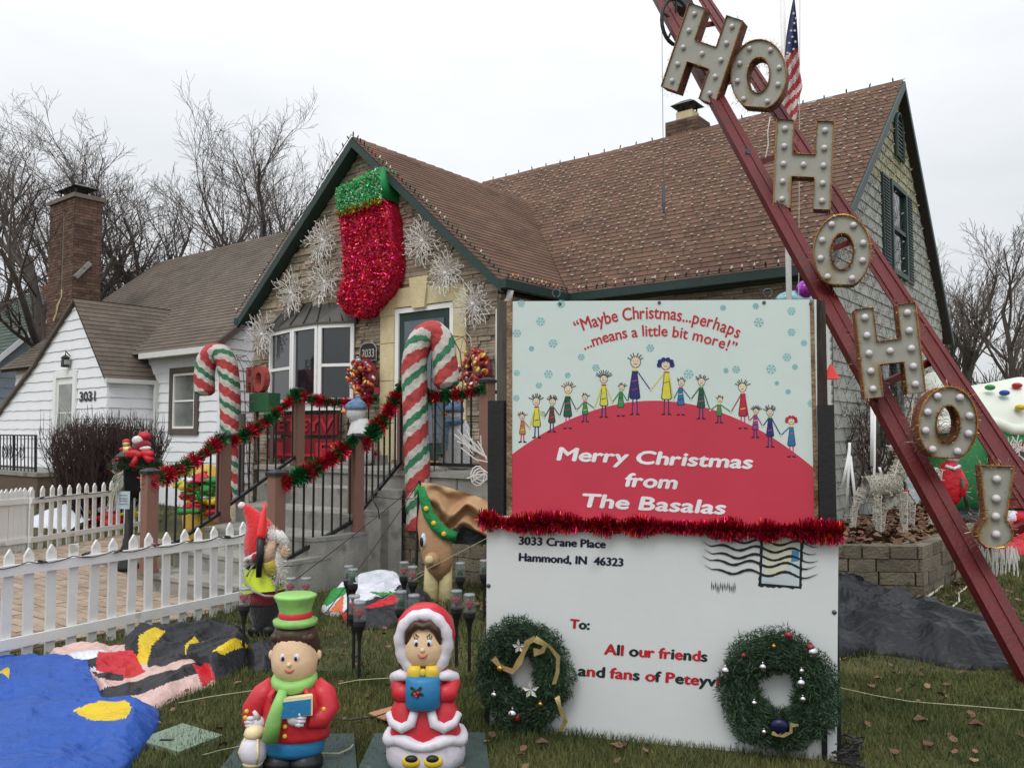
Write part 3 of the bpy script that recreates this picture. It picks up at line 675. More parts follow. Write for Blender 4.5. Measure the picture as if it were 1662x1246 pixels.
pr = thing('porch_railing', 'short porch railing right of the large candy cane', 'railing', H(5.4, 6.5, 1.07), HROT)
C1 = H(5.42, 6.5, 1.07); post(C1, .93, pr); rail(B3, C1, .08, .84, pr, 9); rail(C1, H(5.42, 7.85, 1.07), .08, .84, pr, 9)
pl_ = thing('porch_railing', 'porch railing between the tall left post and the window', 'railing', H(8.5, 6.5, 1.07), HROT)
C2 = H(9.1, 7.8, 1.07); rail(A3, H(8.62, 7.86, 1.07), .08, .84, pl_, 10)

# ============================================================ white house
wh = thing('white_house', 'white sided cottage numbered 3031 with tan roof and tall brick chimney', 'house', H(18, 9, 0), HROT)
WU0, WV, WEV, WEZ = 14.15, 9.0, 8.7, 3.12; WRV, WRZ = 13.0, 6.66; WSM = (WRZ-WEZ)/(WRV-WEV)
wz = lambda v: WEZ+(v-WEV)*WSM if v < WRV else WRZ-(v-WRV)*WSM
mb = MB(); mb.boxuv(WU0, 23.6, WV, WV+.12, 0, wz(WV)-.1); mb.prism([H(WU0, WV+.12, 0), H(WU0, 17, 0), H(WU0, 17, wz(17)-.12), H(WU0, WRV, WRZ-.12), H(WU0, WV+.12, wz(WV)-.12)], U, .1)
mb.prism([H(23.5, WV+.12, 0), H(23.5, 17, 0), H(23.5, 17, wz(17)-.12), H(23.5, WRV, WRZ-.12), H(23.5, WV+.12, wz(WV)-.12)], U, .1)
emit(mb, 'wall', M_whites, wh)
def siding(name, O, A, n, x0, x1, y0, y1, poly, m, parent, h=.2, wl=.0, holes=(), w=3.2):
    """lap boards with a softly waved lower edge, one part each"""
    random.seed(21); cells = minus(courses(x0, x1, y0, y1, w, h, .1, .43), holes)
    for (a, b, c, d) in cells:
        q = clip_poly([(a+.002, b), (c-.002, b), (c-.002, d), (a+.002, d)], poly)
        if not q: continue
        k = len(q); bot = []; top = []; dense = []
        for i in range(k):
            p, r = q[i], q[(i+1) % k]; dense.append(p)
            if wl and abs(p[1]-b) < 1e-6 and abs(r[1]-b) < 1e-6:
                nn = max(2, int(abs(r[0]-p[0])/.12))
                for s_ in range(1, nn): x = p[0]+(r[0]-p[0])*s_/nn; dense.append((x, b+wl*math.sin(x*11+math.sin(x*3))))
        mb = MB(); k = len(dense)
        tp = [O+A*x+Z*y+n*(.006+.02*(1-(y-b)/(d-b))) for x, y in dense]; bt = [O+A*x+Z*y for x, y in dense]
        nn = (tp[1]-tp[0]).cross(tp[-1]-tp[0])
        if nn.dot(n) < 0: tp, bt = tp[::-1], bt[::-1]
        mb.v = bt+tp; mb.f = [tuple(range(k, 2*k))]+[(i, (i+1) % k, k+(i+1) % k, k+i) for i in range(k)]; mb.m = [0]*len(mb.f)
        emit(mb, name, m, parent)
WIN = (14.72, 1.42, 15.98, 2.92)
p0 = onv(277, 705, 9.0); p1 = onv(326, 594, 9.0); WIN = (p1.dot(U), p0.z, p0.dot(U), p1.z)
siding('siding_board', H(0, WV-.001, 0), U, -V, WU0, 17.2, .5, wz(WV)-.12, [(WU0, .5), (17.2, .5), (17.2, wz(WV)-.12), (WU0, wz(WV)-.12)], M_whites, wh, .2, .006, [WIN])
siding('siding_board', H(0, WV-.001, 0), U, -V, 20.5, 23.6, .5, wz(WV)-.12, [(20.5, .5), (23.6, .5), (23.6, wz(WV)-.12), (20.5, wz(WV)-.12)], M_whites, wh, .2, .006)
siding('siding_board', H(WU0-.001, 0, 0), V, -U, WV, 13, .5, 6.5, [(WV, .5), (13, .5), (13, WRZ-.15), (WV, wz(WV)-.14)], M_whites, wh, .2, .006)
emit(MB().boxuv(WU0-.04, WU0+.06, WV-.04, WV+.06, 0, wz(WV)-.15), 'corner_board', M_whites, wh)
wf = window(wh, H(WIN[2], WV, WIN[1]), -U, Z, -V, WIN[2]-WIN[0], WIN[3]-WIN[1], M_brown, .12, .06, glass=M_glassb, sash=0)
window(wf, H(WIN[2]-.12, WV, WIN[1]+.12), -U, Z, -V, WIN[2]-WIN[0]-.24, WIN[3]-WIN[1]-.24, M_vinyl, .045, .045, glass=M_glassb, name='sash', sash=.5)
# main roof
wup = unit(V+Z*WSM); wn_ = unit(Z-V*WSM); WL = math.hypot(WRV-WEV, WRZ-WEZ)
mb = MB(); mb.prism([H(14.0, WEV, WEZ), H(23.9, WEV, WEZ), H(23.9, WRV, WRZ), H(14.0, WRV, WRZ)], -wn_, .1)
wb_ = unit(Z+V*WSM); mb.prism([H(14.0, 17.3, WEZ), H(23.9, 17.3, WEZ), H(23.9, WRV, WRZ), H(14.0, WRV, WRZ)], -wb_, .1)
wr = emit(mb, 'roof', mat('tan_felt', S(70, 60, 50), .95), wh)
lay = Lay(); lay.plane(H(0, WEV, WEZ), U, wup, wn_, courses(14.0, 23.9, -.03, WL, .32, .14), [[(14.0, -.03), (23.9, -.03), (23.9, WL), (14.0, WL)]], .004, gap=.002, tilt=.01)
# vestibule
AU, AVZ, VV = 18.0, 4.28, 8.0; RU = 16.55; REZ = 2.6
for_l = onv(0, 672, VV); LU, LZ = for_l.dot(U), for_l.z
pr_ = [H(RU, VV, 0), H(LU, VV, 0), H(LU, VV, LZ-.05), H(AU, VV, AVZ-.05), H(RU, VV, REZ-.02)]
mb = MB(); mb.prism(pr_, V, .1); mb.boxuv(RU, RU+.1, VV+.1, WV, 0, REZ); ves = emit(mb, 'vestibule', M_whites, wh)
d0 = onv(91, 604, VV); d1 = onv(125, 690, VV); DU0, DU1, DZ1 = d1.dot(U), d0.dot(U), d0.z
siding('siding_board', H(0, VV-.001, 0), U, -V, RU, LU, .3, AVZ, [(RU, .3), (LU, .3), (LU, LZ-.07), (AU, AVZ-.08), (RU, REZ-.02)], M_whites, ves, .21, .006, [(DU0, 0, DU1, DZ1)])
siding('siding_board', H(RU-.001, 0, 0), V, -U, VV, WV-.02, .3, REZ, [(VV, .3), (WV-.02, .3), (WV-.02, REZ), (VV, REZ)], M_whites, ves, .21, .006)
sv = (AVZ-REZ)/(AU-RU); aV = unit(U+Z*sv); nV = unit(Z-U*sv); LV = math.hypot(AU-RU, AVZ-REZ)+.0
vv1 = WEV+(AVZ-WEZ)/WSM; vq = 9.05
O2 = H(RU-.06, 0, REZ-.06*sv+.03); LV2 = math.hypot(AU-RU+.06, AVZ-REZ+.06*sv)
mb = MB(); mb.prism([O2+V*(VV-.08), O2+V*vq, O2+V*vv1+aV*LV2, O2+V*(VV-.08)+aV*LV2], -nV, .06); emit(mb, 'vestibule_roof', M_deck, ves)
l2 = Lay(); l2.plane(O2, V, aV, nV, courses(VV-.1, vv1, -.03, LV2, .33, .13), [[(VV-.1, -.03), (vq, -.03), (vv1, LV2), (VV-.1, LV2)]], .004, gap=.002, tilt=.01)
vr_ = [c for c in ves.children if c.name.startswith('vestibule_roof')][0]
al = sorted(lay.items+l2.items, key=lambda q: -q[0]); cut = al[300][0]
for L_, par in ((lay, wr), (l2, vr_)): rng_items(L_, 'shingle', M_sh_tan, par, sum(1 for q in L_.items if q[0] > cut))
# left slope of the vestibule, dark edge along the sweep
a = H(AU, VV-.1, AVZ+.03); b = H(LU, VV-.1, LZ+.02); mdl = (a+b)/2-Z*.12
mb = MB()
for p, q in ((a, mdl), (mdl, b)): mb.hexa([p-Z*.07, p+V*1.2-Z*.07, q+V*1.2-Z*.07, q-Z*.07, p, p+V*1.2, q+V*1.2, q])
emit(mb, 'vestibule_roof', M_sh_tan[1], ves)
dd = emit(MB().boxuv(DU0+.02, DU1-.02, VV-.02, VV+.02, .9, DZ1-.02), 'door', M_vinyl, ves)
mb = MB()
for (x, y, s_, t) in ((DU0, DU0+.14, .9, DZ1), (DU1-.14, DU1, .9, DZ1), (DU0+.14, DU1-.14, DZ1-.14, DZ1)): mb.boxuv(x, y, VV-.06, VV-.02, s_, t)
emit(mb, 'door_frame', M_vinyl, dd)
p_ = MB().boxuv(DU0+.24, DU1-.24, VV-.035, VV-.021, DZ1-1.35, DZ1-.9); emit(p_, 'pane', M_glassb, dd); emit(MB().boxuv(DU0+.24, DU1-.24, VV-.035, VV-.021, DZ1-.86, DZ1-.28), 'pane', M_glassb, dd)
P = onv(129, 651, VV-.03); P1 = onv(155, 651, VV-.03); mb = MB(); P1.z = P.z; text_line(mb, '3031', P, P1, Z, -V, .19, .005, .03); emit(mb, 'house_number', M_black, ves)
P = onv(106, 585, VV-.12); mb = MB(); mb.loft([(0, 0, -.14, .09, .07), (0, 0, -.12, .1, .08), (0, 0, .04, .09, .07), (0, 0, .06, .11, .09), (0, 0, .12, .02, .02)], 6, 0, (P, U, V, Z)); mb.tube([P+Z*.12, P+Z*.2, P+V*.1+Z*.1], .012, 5)
ln = emit(mb, 'wall_lantern', M_black, ves); emit(MB().box(P-Z*.04, U*.093, V*.05, Z*.05), 'lantern_glass', M_glassb, ln)
emit(MB().boxuv(14.0, 16.5, WEV-.12, WEV-.01, WEZ-.13, WEZ-.02), 'gutter', M_gut, wh); emit(MB().boxuv(RU-.14, RU-.05, VV-.1, WV+.05, REZ-.13, REZ-.04), 'gutter', M_gut, ves)
emit(MB().boxuv(16.38, 16.46, WV-.1, WV-.02, .3, 2.5), 'downspout', M_gut, wh)
# rake edge of the main roof at the right gable
mb = MB(); mb.hexa([H(13.96, WEV, WEZ-.14), H(13.96, WRV, WRZ-.14), H(13.995, WRV, WRZ-.14), H(13.995, WEV, WEZ-.14), H(13.96, WEV, WEZ), H(13.96, WRV, WRZ), H(13.995, WRV, WRZ), H(13.995, WEV, WEZ)]); emit(mb, 'rake_board', M_brown, wh)
# brick chimney
CU0, CU1, CV0, CV1, CZ = 20.4, 21.75, 8.95, 9.75, 7.15
q = onu(167, 318, CU0); CV1 = q.dot(V)
ch = emit(MB().boxuv(CU0, CU1, CV0, CV1, 0, CZ), 'chimney', M_joint, wh)
mb = MB(); mb.hexa([H(CU0-.5, CV0+.02, 3.4), H(CU0-.5, CV1, 3.4), H(CU0, CV1, 3.4), H(CU0, CV0+.02, 3.4), H(CU0-.3, CV0+.02, 4.5), H(CU0-.3, CV1, 4.5), H(CU0, CV1, 4.9), H(CU0, CV0+.02, 4.9)]) if False else None
emit(MB().boxuv(CU1, CU1+.35, CV0+.05, CV1, 0, 3.6), 'chimney_shoulder', M_joint, ch)
lay = Lay(); BX = [(CU0, 0), (CU1+.4, 0), (CU1+.4, 8), (CU0, 8)]
GRV = (CU0+.55, 4.6, CU0+.63, CZ-.25)
lay.plane(H(0, CV0, 0), U, Z, -V, courses(CU0, CU1, 2.6, CZ, .21, .072), [BX], .012, gap=.005, tfun=lambda: random.uniform(.008, .02), holes=[GRV])
lay.plane(H(0, CV0+.05, 0), U, Z, -V, courses(CU1, CU1+.35, 2, 3.6, .21, .072), [BX], .012, gap=.005)
lay.plane(H(CU0, 0, 0), V, Z, -U, courses(CV0-.01, CV1, 3.4, CZ, .21, .072), [[(CV0-.01, 0), (CV1, 0), (CV1, 8), (CV0-.01, 8)]], .012, gap=.005, tfun=lambda: random.uniform(.008, .02))
rng_items(lay, 'brick', M_brick, ch, 300)
a, b = onu(122, 450, CU0-.05), onu(146, 427, CU0-.05)
emit(MB().beam(a, b, .1, .1), 'stone_cap', M_conc, ch)
mb = MB(); mb.boxuv(CU0-.06, CU1+.06, CV0-.06, CV1+.06, CZ, CZ+.1); emit(mb, 'chimney_crown', M_joint, ch)
cu, cv_ = (CU0+CU1)/2, (CV0+CV1)/2; mb = MB()
mb.hexa([H(cu-.55, cv_-.3, CZ+.34), H(cu-.55, cv_+.3, CZ+.34), H(cu+.55, cv_+.3, CZ+.34), H(cu+.55, cv_-.3, CZ+.34), H(cu-.25, cv_-.06, CZ+.46), H(cu-.25, cv_+.06, CZ+.46), H(cu+.25, cv_+.06, CZ+.46), H(cu+.25, cv_-.06, CZ+.46)])
for x in (-.4, -.13, .13, .4):
    for y in (-.2, .2): mb.boxuv(cu+x-.015, cu+x+.015, cv_+y-.015, cv_+y+.015, CZ+.1, CZ+.345)
emit(mb, 'chimney_cap', M_black, ch)
mb = MB(); pth = [onv(x, y, CV0-.02) for x, y in ((101, 470), (100, 482), (95, 495), (92, 508), (88, 520))]; mb.tube(pth, [.03, .02, .045, .025, .04], 5); emit(mb, 'patched_crack', M_lime, ch)
# front stoop with iron railing (far left)
st = thing('iron_stoop_railing', 'black wrought iron scroll railing at the white house stoop', 'railing', onv(40, 765, 7.0)*1, HROT)
IV = 7.1
def iv(x, y): return onv(x, y, IV)
a, b = iv(-10, 706), iv(58, 704); c, d = iv(-10, 760), iv(58, 760); b.z = a.z; d.z = c.z
emit(MB().beam(a, b, .03, .03), 'top_rail', M_black, st); emit(MB().beam(c+Z*.06, d+Z*.06, .03, .03), 'bottom_rail', M_black, st)
for i in range(13):
    t = i/12; emit(MB().tube([c.lerp(d, t)-Z*.02, a.lerp(b, t)], .012 if i % 6 else .028, 6), 'baluster', M_black, st)
for (x0) in (.18, .32, .46, .6):
    ctr = a.lerp(b, x0+.1); pts = []
    for k in range(26): an = k*.5; r_ = .02+.0045*k; pts.append(ctr-Z*(.32)+(b-a).normalized()*r_*math.cos(an)+Z*r_*1.5*math.sin(an))
    emit(MB().tube(pts, .008, 4), 'scroll', M_black, st)
sp = thing('stoop', 'low grey stone stoop beneath the iron railing', 'steps', H(17.6, 7.4, 0), HROT)
cc = iv(70, 762); emit(MB().boxuv(cc.dot(U), 22.5, 7.0, 8.0, 0, .62), 'slab', M_mortar, sp); emit(MB().boxuv(cc.dot(U)-.03, 22.5, 6.97, 8.0, .62, .7), 'slab_top', M_conc, sp)

# ============================================================ blue-grey house (far left) and others
bh = thing('bluegrey_house', 'blue grey sided house with green shingle roof at the left edge', 'house', H(28, 12, 0), HROT)
BU = 27.0; e0 = onu(0, 572, BU); e1 = onu(78, 508, BU); s_ = (e1.z-e0.z)/((e1-e0).dot(V)); v0 = e0.dot(V)
zb = lambda v: e0.z+(v-v0)*s_
va, vb = v0-2.6, onu(143, 456, BU).dot(V)
mb = MB(); mb.prism([H(BU, va, 0), H(BU, vb, 0), H(BU, vb, zb(vb)-.1), H(BU, va, zb(va)-.1)], U, .15); emit(mb, 'wall', M_blues, bh)
siding('siding_board', H(BU-.001, 0, 0), V, -U, va, vb, 1.0, zb(vb), [(va, 1.0), (vb, 1.0), (vb, zb(vb)-.12), (va, zb(va)-.12)], M_blues, bh, .3, 0, w=4)
bup = unit(V+Z*s_); bn = unit(Z-V*s_); LB = math.hypot(vb-va, zb(vb)-zb(va))
mb = MB(); mb.prism([H(BU-.25, va, zb(va)), H(BU+8, va, zb(va)), H(BU+8, vb, zb(vb)), H(BU-.25, vb, zb(vb))], -bn, .12); brf = emit(mb, 'roof', M_deck, bh)
lay = Lay(); lay.plane(H(0, va, zb(va)), U, bup, bn, courses(BU-.25, BU+5, 0, LB, .5, .2), [[(BU-.25, 0), (BU+5, 0), (BU+5, LB), (BU-.25, LB)]], .005, gap=.003, tilt=.015)
rng_items(lay, 'shingle', M_sh_green, brf, 150)
mb = MB(); mb.hexa([H(BU-.29, va, zb(va)-.2), H(BU-.29, vb, zb(vb)-.2), H(BU-.255, vb, zb(vb)-.2), H(BU-.255, va, zb(va)-.2), H(BU-.29, va, zb(va)), H(BU-.29, vb, zb(vb)), H(BU-.255, vb, zb(vb)), H(BU-.255, va, zb(va))]); emit(mb, 'rake_board', M_whites, bh)
pc = onv(67, 460, vb-.6); mb = MB(); mb.boxuv(pc.dot(U)-.45, pc.dot(U)+.45, vb-.4, vb+.3, zb(vb)-1.5, pc.z); c_ = emit(mb, 'chimney', mat('red_brick_far', S(134, 84, 70), .9, .15, 20), bh)
emit(MB().boxuv(pc.dot(U)-.2, pc.dot(U)+.2, vb-.2, vb+.1, pc.z, pc.z+.25), 'flue', M_lime, c_)
fh = thing('distant_house', 'pale gable top of a house peeking past the brick chimney', 'house', atY(185, 600, 34).xy.to_3d(), HROT)
def fy(x, y, Y=34): return atY(x, y, Y)
mb = MB(); mb.prism([fy(150, 560), fy(162, 445), fy(196, 476), fy(196, 560)], Vector((0, 1, 0)), 5); emit(mb, 'wall', M_blues, fh)
mb = MB(); mb.prism([fy(160, 441), fy(164, 441), fy(199, 474), fy(196, 479)], Vector((0, 1, 0)), 5.4); emit(mb, 'roof', M_whites, fh)
emit(MB().prism([fy(167, 472), fy(173, 472), fy(173, 487), fy(167, 487)], Vector((0, -1, 0)), .05), 'window', M_glassb, fh)
# ============================================================ trees
M_bark = mat('bark', S(88, 80, 74, .8), .95, .25, 4, .5, 20)
M_twig = mat('twig_bark', S(108, 98, 92, .8), .95, .15, 4)
def grow(base, height, seed, trunk_r, spread=.5, levels=5, lean=(0, 0), first=.25, kids=(4, 4, 4, 3, 3), fork=False, minr=.012, up=.10, tl=.62):
    """polylines with radii: returns list of (points, radii, level)"""
    R = random.Random(seed); out = []
    def br(p, d, ln, r, lv):
        n = 6 if lv < 2 else 4; pts = [p.copy()]; q = p.copy(); dd = d.copy()
        for i in range(n):
            w_ = .10 if lv == 0 else .2
            dd = (dd + Vector((R.uniform(-w_, w_), R.uniform(-w_, w_), R.uniform(-w_*.6, w_*.8)+(up*(1.3-.35*lv) if lv > 0 else .02)))).normalized()
            q = q+dd*(ln/n); pts.append(q.copy())
        rad = [max(minr*.5, r*(1-.62*i/n)) for i in range(n+1)] if lv < levels-1 else [max(minr*.45, r*(1-.7*i/n)) for i in range(n+1)]
        out.append((pts, rad, lv))
        if lv >= levels-1: return
        k = kids[min(lv, len(kids)-1)]+R.randint(0, 1)
        for j in range(k):
            t = (first if lv == 0 else .15)+(1-(first if lv == 0 else .15))*(j+R.uniform(.2, .9))/k
            t = min(t, .98); f = t*n; i = int(f); pp = pts[i].lerp(pts[min(i+1, n)], f-i)
            dl = (pts[min(i+1, n)]-pts[i]).normalized(); side = Vector((R.uniform(-1, 1), R.uniform(-1, 1), R.uniform(-.25, .35)))
            side = (side-dl*side.dot(dl)).normalized(); a = R.uniform(.45, .95)*spread*(1.25 if lv == 0 else 1.1)
            nd = (dl*math.cos(a)+side*math.sin(a)); nd.z = nd.z+up; nd.normalize()
            br(pp, nd, ln*R.uniform(.5, .78)*(.62/tl if lv == 0 else 1)*(1-.35*t if lv == 0 else 1-.25*t), rad[i]*R.uniform(.5, .7), lv+1)
    d0 = Vector((lean[0], lean[1], 1)).normalized()
    if fork:
        for s_ in (-1, 1): br(Vector(base)+Vector((.25*s_, 0, 0)), Vector((s_*.28+lean[0], R.uniform(-.1, .1), 1)).normalized(), height*tl, trunk_r*.75, 0)
    else: br(Vector(base), d0, height*tl, trunk_r, 0)
    return out
def tree(label, base, height, seed, trunk_r, group, **kw):
    t = thing('bare_tree', label, 'tree', base, 0, group); ln = grow(base, height, seed, trunk_r, **kw)
    a, b = MB(), MB()
    for pts, rad, lv in ln:
        if lv <= 1: a.tube(pts, rad, 7 if lv == 0 else 5, cap=False)
        else: b.tube(pts, rad, 3, cap=False)
    emit(a, 'trunk', M_bark, t, True); emit(b, 'crown', M_twig, t); return t
g1 = 'bare trees behind the white house'
def gnd(px, Y): p = atY(px, 700, Y); return Vector((p.x, Y, 0))
KW = dict(levels=6, minr=.010, kids=(6, 5, 4, 4, 3), up=.055, tl=.5, first=.3)
tree('tall bare tree behind the brick chimney, leaning limbs to the left edge', gnd(95, 24), 13.4, 11, .29, g1, spread=.85, lean=(-.12, 0), **KW)
tree('bare tree rising just right of the brick chimney', gnd(222, 27), 13.6, 23, .26, g1, spread=.78, lean=(-.03, 0), **KW)
tree('bare tree with a leaning trunk over the tan roof', gnd(300, 25), 12.0, 5, .26, g1, spread=.8, lean=(.08, 0), **KW)
tree('bare tree whose top stands highest left of the green gable peak', gnd(385, 29), 14.2, 41, .27, g1, spread=.75, **KW)
tree('smaller bare tree nearest the green gable edge', gnd(462, 32), 14.4, 52, .22, g1, spread=.8, **KW)
tree('bare tree cut by the left edge behind the green roof', gnd(-10, 30), 15.5, 31, .27, g1, spread=.85, **KW)
tree('slender bare tree directly behind the brick chimney', gnd(150, 31), 14.6, 19, .22, g1, spread=.8, **KW)
tree('bare street tree out at the left, mirrored in the bay window panes', Vector((-15, 9.5, 0)), 8.5, 77, .2, g1, spread=.7, levels=5, minr=.014, kids=(6, 5, 4, 3), first=.2)
g2 = 'bare trees beyond the garage side'
tree('thick bare tree beyond the right house, tallest of its clump', gnd(1572, 30), 8.2, 61, .26, g2, spread=.6, levels=6, minr=.01, kids=(7, 5, 4, 3, 3), first=.35, up=.09, tl=.6)
tree('bare tree at the right edge with wide limbs', gnd(1668, 26), 8.8, 72, .15, g2, spread=.7, levels=6, lean=(-.04, 0), minr=.01, kids=(7, 5, 4, 3, 3), up=.07)
tree('slim bare tree close beside the house gable', gnd(1530, 36), 9.5, 83, .14, g2, spread=.36, levels=5, minr=.012, kids=(6, 4, 4, 4))
tree('slim bare tree between the thick trunk and the right edge', gnd(1622, 40), 10.0, 94, .14, g2, spread=.4, levels=5, minr=.012, kids=(6, 4, 4, 4))
tree('short bushy bare tree low at the right edge', gnd(1655, 34), 6.0, 95, .12, g2, spread=.6, levels=5, minr=.012, kids=(6, 5, 4, 4), first=.1)
# far tree line
mb = MB(); R_ = random.Random(4)
for i in range(260):
    px = R_.uniform(1440, 1760); Y = R_.uniform(60, 100); b = gnd(px, Y); h = R_.uniform(4, 7.5)
    for pts, rad, lv in grow(b, h, i, .12, spread=.5, levels=3, kids=(6, 5), minr=.06, first=.12): mb.tube(pts, rad, 3, cap=False)
wood = emit(mb, 'thicket', M_twig, base=gnd(1600, 70)); tag(wood, 'low thicket of bare brush on the horizon at the right', 'thicket', None, 'stuff')
# bush in front of the white house
bb = onv(165, 815, 6.3); bb.z = 0
bush = thing('clipped_shrub', 'large dark bare shrub with upright twigs before the white house', 'shrub', bb, HROT)
R_ = random.Random(9); mb = MB(); mt = MB(); bw, bd, bh_ = 1.35, .8, 1.62
for i in range(240):
    a = R_.uniform(0, 2*math.pi); rr2 = R_.random()**.5; p = bb+U*math.cos(a)*.25*rr2+V*math.sin(a)*.2*rr2
    e = bb+U*math.cos(a)*bw*rr2*R_.uniform(.85, 1.05)+V*math.sin(a)*bd*rr2+Z*(bh_*(1-.16*rr2*rr2)*R_.uniform(.86, 1.04))
    k = p.lerp(e, .45)+(e-p).cross(Z).normalized()*R_.uniform(-.1, .1)+ (U*math.cos(a)+V*math.sin(a))*.2*rr2
    pts = [p, p.lerp(k, .5), k, k.lerp(e, .5)+Z*.03, e]; mb.tube(pts, [.014, .011, .009, .006, .003], 4, cap=False)
    for j in range(15):
        t = R_.uniform(.3, 1); s_ = pts[int(t*3.99)].lerp(pts[int(t*3.99)+1], t*3.99 % 1)
        d = Vector((R_.uniform(-.6, .6), R_.uniform(-.6, .6), R_.uniform(.5, 1))).normalized()*R_.uniform(.12, .32)
        mt.tube([s_, s_+d*.5+Z*.01, s_+d+Z*.05], [.005, .004, .002], 3, cap=False)
        if R_.random() < .7:
            d2 = (d+Vector((R_.uniform(-.2, .2), R_.uniform(-.2, .2), .05))); mt.tube([s_+d*.5, s_+d*.5+d2*.6], [.004, .002], 3, cap=False)
for i in range(70):
    a = R_.uniform(0, 2*math.pi); rr2 = R_.random()**.5; p = bb+U*math.cos(a)*bw*rr2+V*math.sin(a)*bd*rr2+Z*bh_*.85
    mt.tube([p, p+Z*R_.uniform(.2, .5)+U*R_.uniform(-.08, .08)], [.005, .002], 3, cap=False)
M_bush = mat('shrub_twig', S(74, 58, 54, .8), .9, .2, 6)
emit(mb, 'stem', M_bush, bush, kind='stuff'); emit(mt, 'twigs', M_bush, bush, kind='stuff')
# espaliered shrub on the right gable wall
eb = onv(1440, 850, 10.5); eb.z = .4
es = thing('bare_shrub', 'bare branching shrub before the siding behind the wire deer', 'shrub', eb, 0)
mb = MB()
for k, (dx, h) in enumerate(((-.35, 2.0), (0, 1.7), (.3, 1.9), (.05, 1.3))):
    for pts, rad, lv in grow(eb+Vector((dx, k*.05, 0)), h*1.1, 200+k, .035, spread=.85, levels=4, kids=(7, 5, 4), minr=.006, first=.12): mb.tube(pts, rad, 4 if lv < 2 else 3, cap=False)
emit(mb, 'branches', mat('shrub_branch', S(90, 74, 66, .8), .9), es)
# ============================================================ picket fences
M_pick = mat('weathered_picket', S(222, 222, 220), .55, .07, 3, .1, 30, rnd=.05, speck=(S(190, 188, 178), 5, .63))
def picket_fence(label, A, B, n, h, wd=.055, tops=True, short=(), rails=(.12, .56), t=.022, group=None, gapboard=None):
    A, B = Vector(A), Vector(B); X = (B-A).normalized(); Nn = X.cross(Z)
    if Nn.dot(EYE-A) < 0: Nn = -Nn
    f = thing('picket_fence', label, 'fence', A, math.atan2(X.y, X.x), group); first = None
    for i in range(n):
        p = A.lerp(B, i/(n-1)); mb = MB(); pts = [(-wd/2, 0), (wd/2, 0), (wd/2, h-.05), (0, h), (-wd/2, h-.05)]
        if i in short: pts = [(-wd/2, 0), (wd/2, 0), (wd/2, h-.02), (-wd/2, h-.02)]
        if first is None or i in short:
            mb.prism([p+X*a+Z*b-Nn*t for a, b in pts], Nn, t); o = emit(mb, 'picket', M_pick, f)
            if i not in short: first = (o, p)
        else:
            tilt = Matrix.Translation(p) @ Matrix.Rotation(random.uniform(-.026, .026), 4, Nn) @ Matrix.Translation((0, 0, random.uniform(-.012, .008))) @ Matrix.Translation(-first[1])
            inst(first[0], f, tilt @ WM[first[0].name])
    for z in rails:
        emit(MB().box((A+B)/2+Z*z+Nn*.012, (B-A)/2+X*.03, Nn*.012, Z*.034), 'rail', M_pick, f)
    return f, X, Nn
fa, fb = G(10, 1078), G(395, 990)
ff, FX, FN = picket_fence('white picket fence in the foreground left of the gnome', fa-(fb-fa).normalized()*.75, fb, 19, .74, .062, short=(8,), rails=(.13, .60))
bfa, bfb = G(50, 894), G(228, 864)
bf1, BX_, BN_ = picket_fence('white picket fence behind the brick walk, ending at the lamp post', bfa, bfb, 14, .80, .06, rails=(.14, .63))
picket_fence('far left run of white picket fence seen nearly end on', bfa+U*.05, G(-70, 910), 15, .80, .06, rails=(.14, .63))
# bulbs strung on the fences
def fence_string(label, A, B, z, n, sag, cols, par_n, sz=.03):
    t = thing('fence_lights', label, 'string lights', A, 0); X = B-A; pts = []
    for i in range(n*4+1): f_ = i/(n*4); pts.append(A+X*f_+Z*(z-sag*abs(math.sin(f_*n*math.pi))*.5)+par_n*.035)
    emit(MB().tube(pts, .004, 4), 'wire', M_wire, t)
    for i in range(n):
        p = A+X*((i+.2)/n)+Z*z+par_n*.04; d = (X.normalized()*random.choice((-1, 1))+Z*random.uniform(-.4, .3)).normalized(); mb = MB()
        mb.tube([p, p+d*sz*1.2], sz*.35, 6, 0); mb.tube([p+d*sz*1.1, p+d*sz*1.8, p+d*sz*2.7], [sz*.42, sz*.5, .005], 8, 1)
        c = cols[i % len(cols)]; emit(mb, 'bulb', [M_wire, mat('fence_lamp_'+c, S(*{'smoke': (70, 72, 70), 'pink': (150, 70, 96), 'yellow': (200, 176, 60), 'red': (150, 60, 50), 'orange': (220, 110, 50)}[c]), .2, coat=.5)], t, True)
    return t
fence_string('smoky and coloured bulbs clipped along the foreground fence rail', fa-FX*.2, fb, .645, 7, .05, ['smoke', 'smoke', 'smoke', 'smoke', 'pink', 'yellow', 'smoke'], FN, .024)
fence_string('dim bulbs clipped along the far fence rail', bfa, bfb, .66, 5, .03, ['smoke', 'smoke', 'smoke', 'red', 'smoke'], BN_, .026)
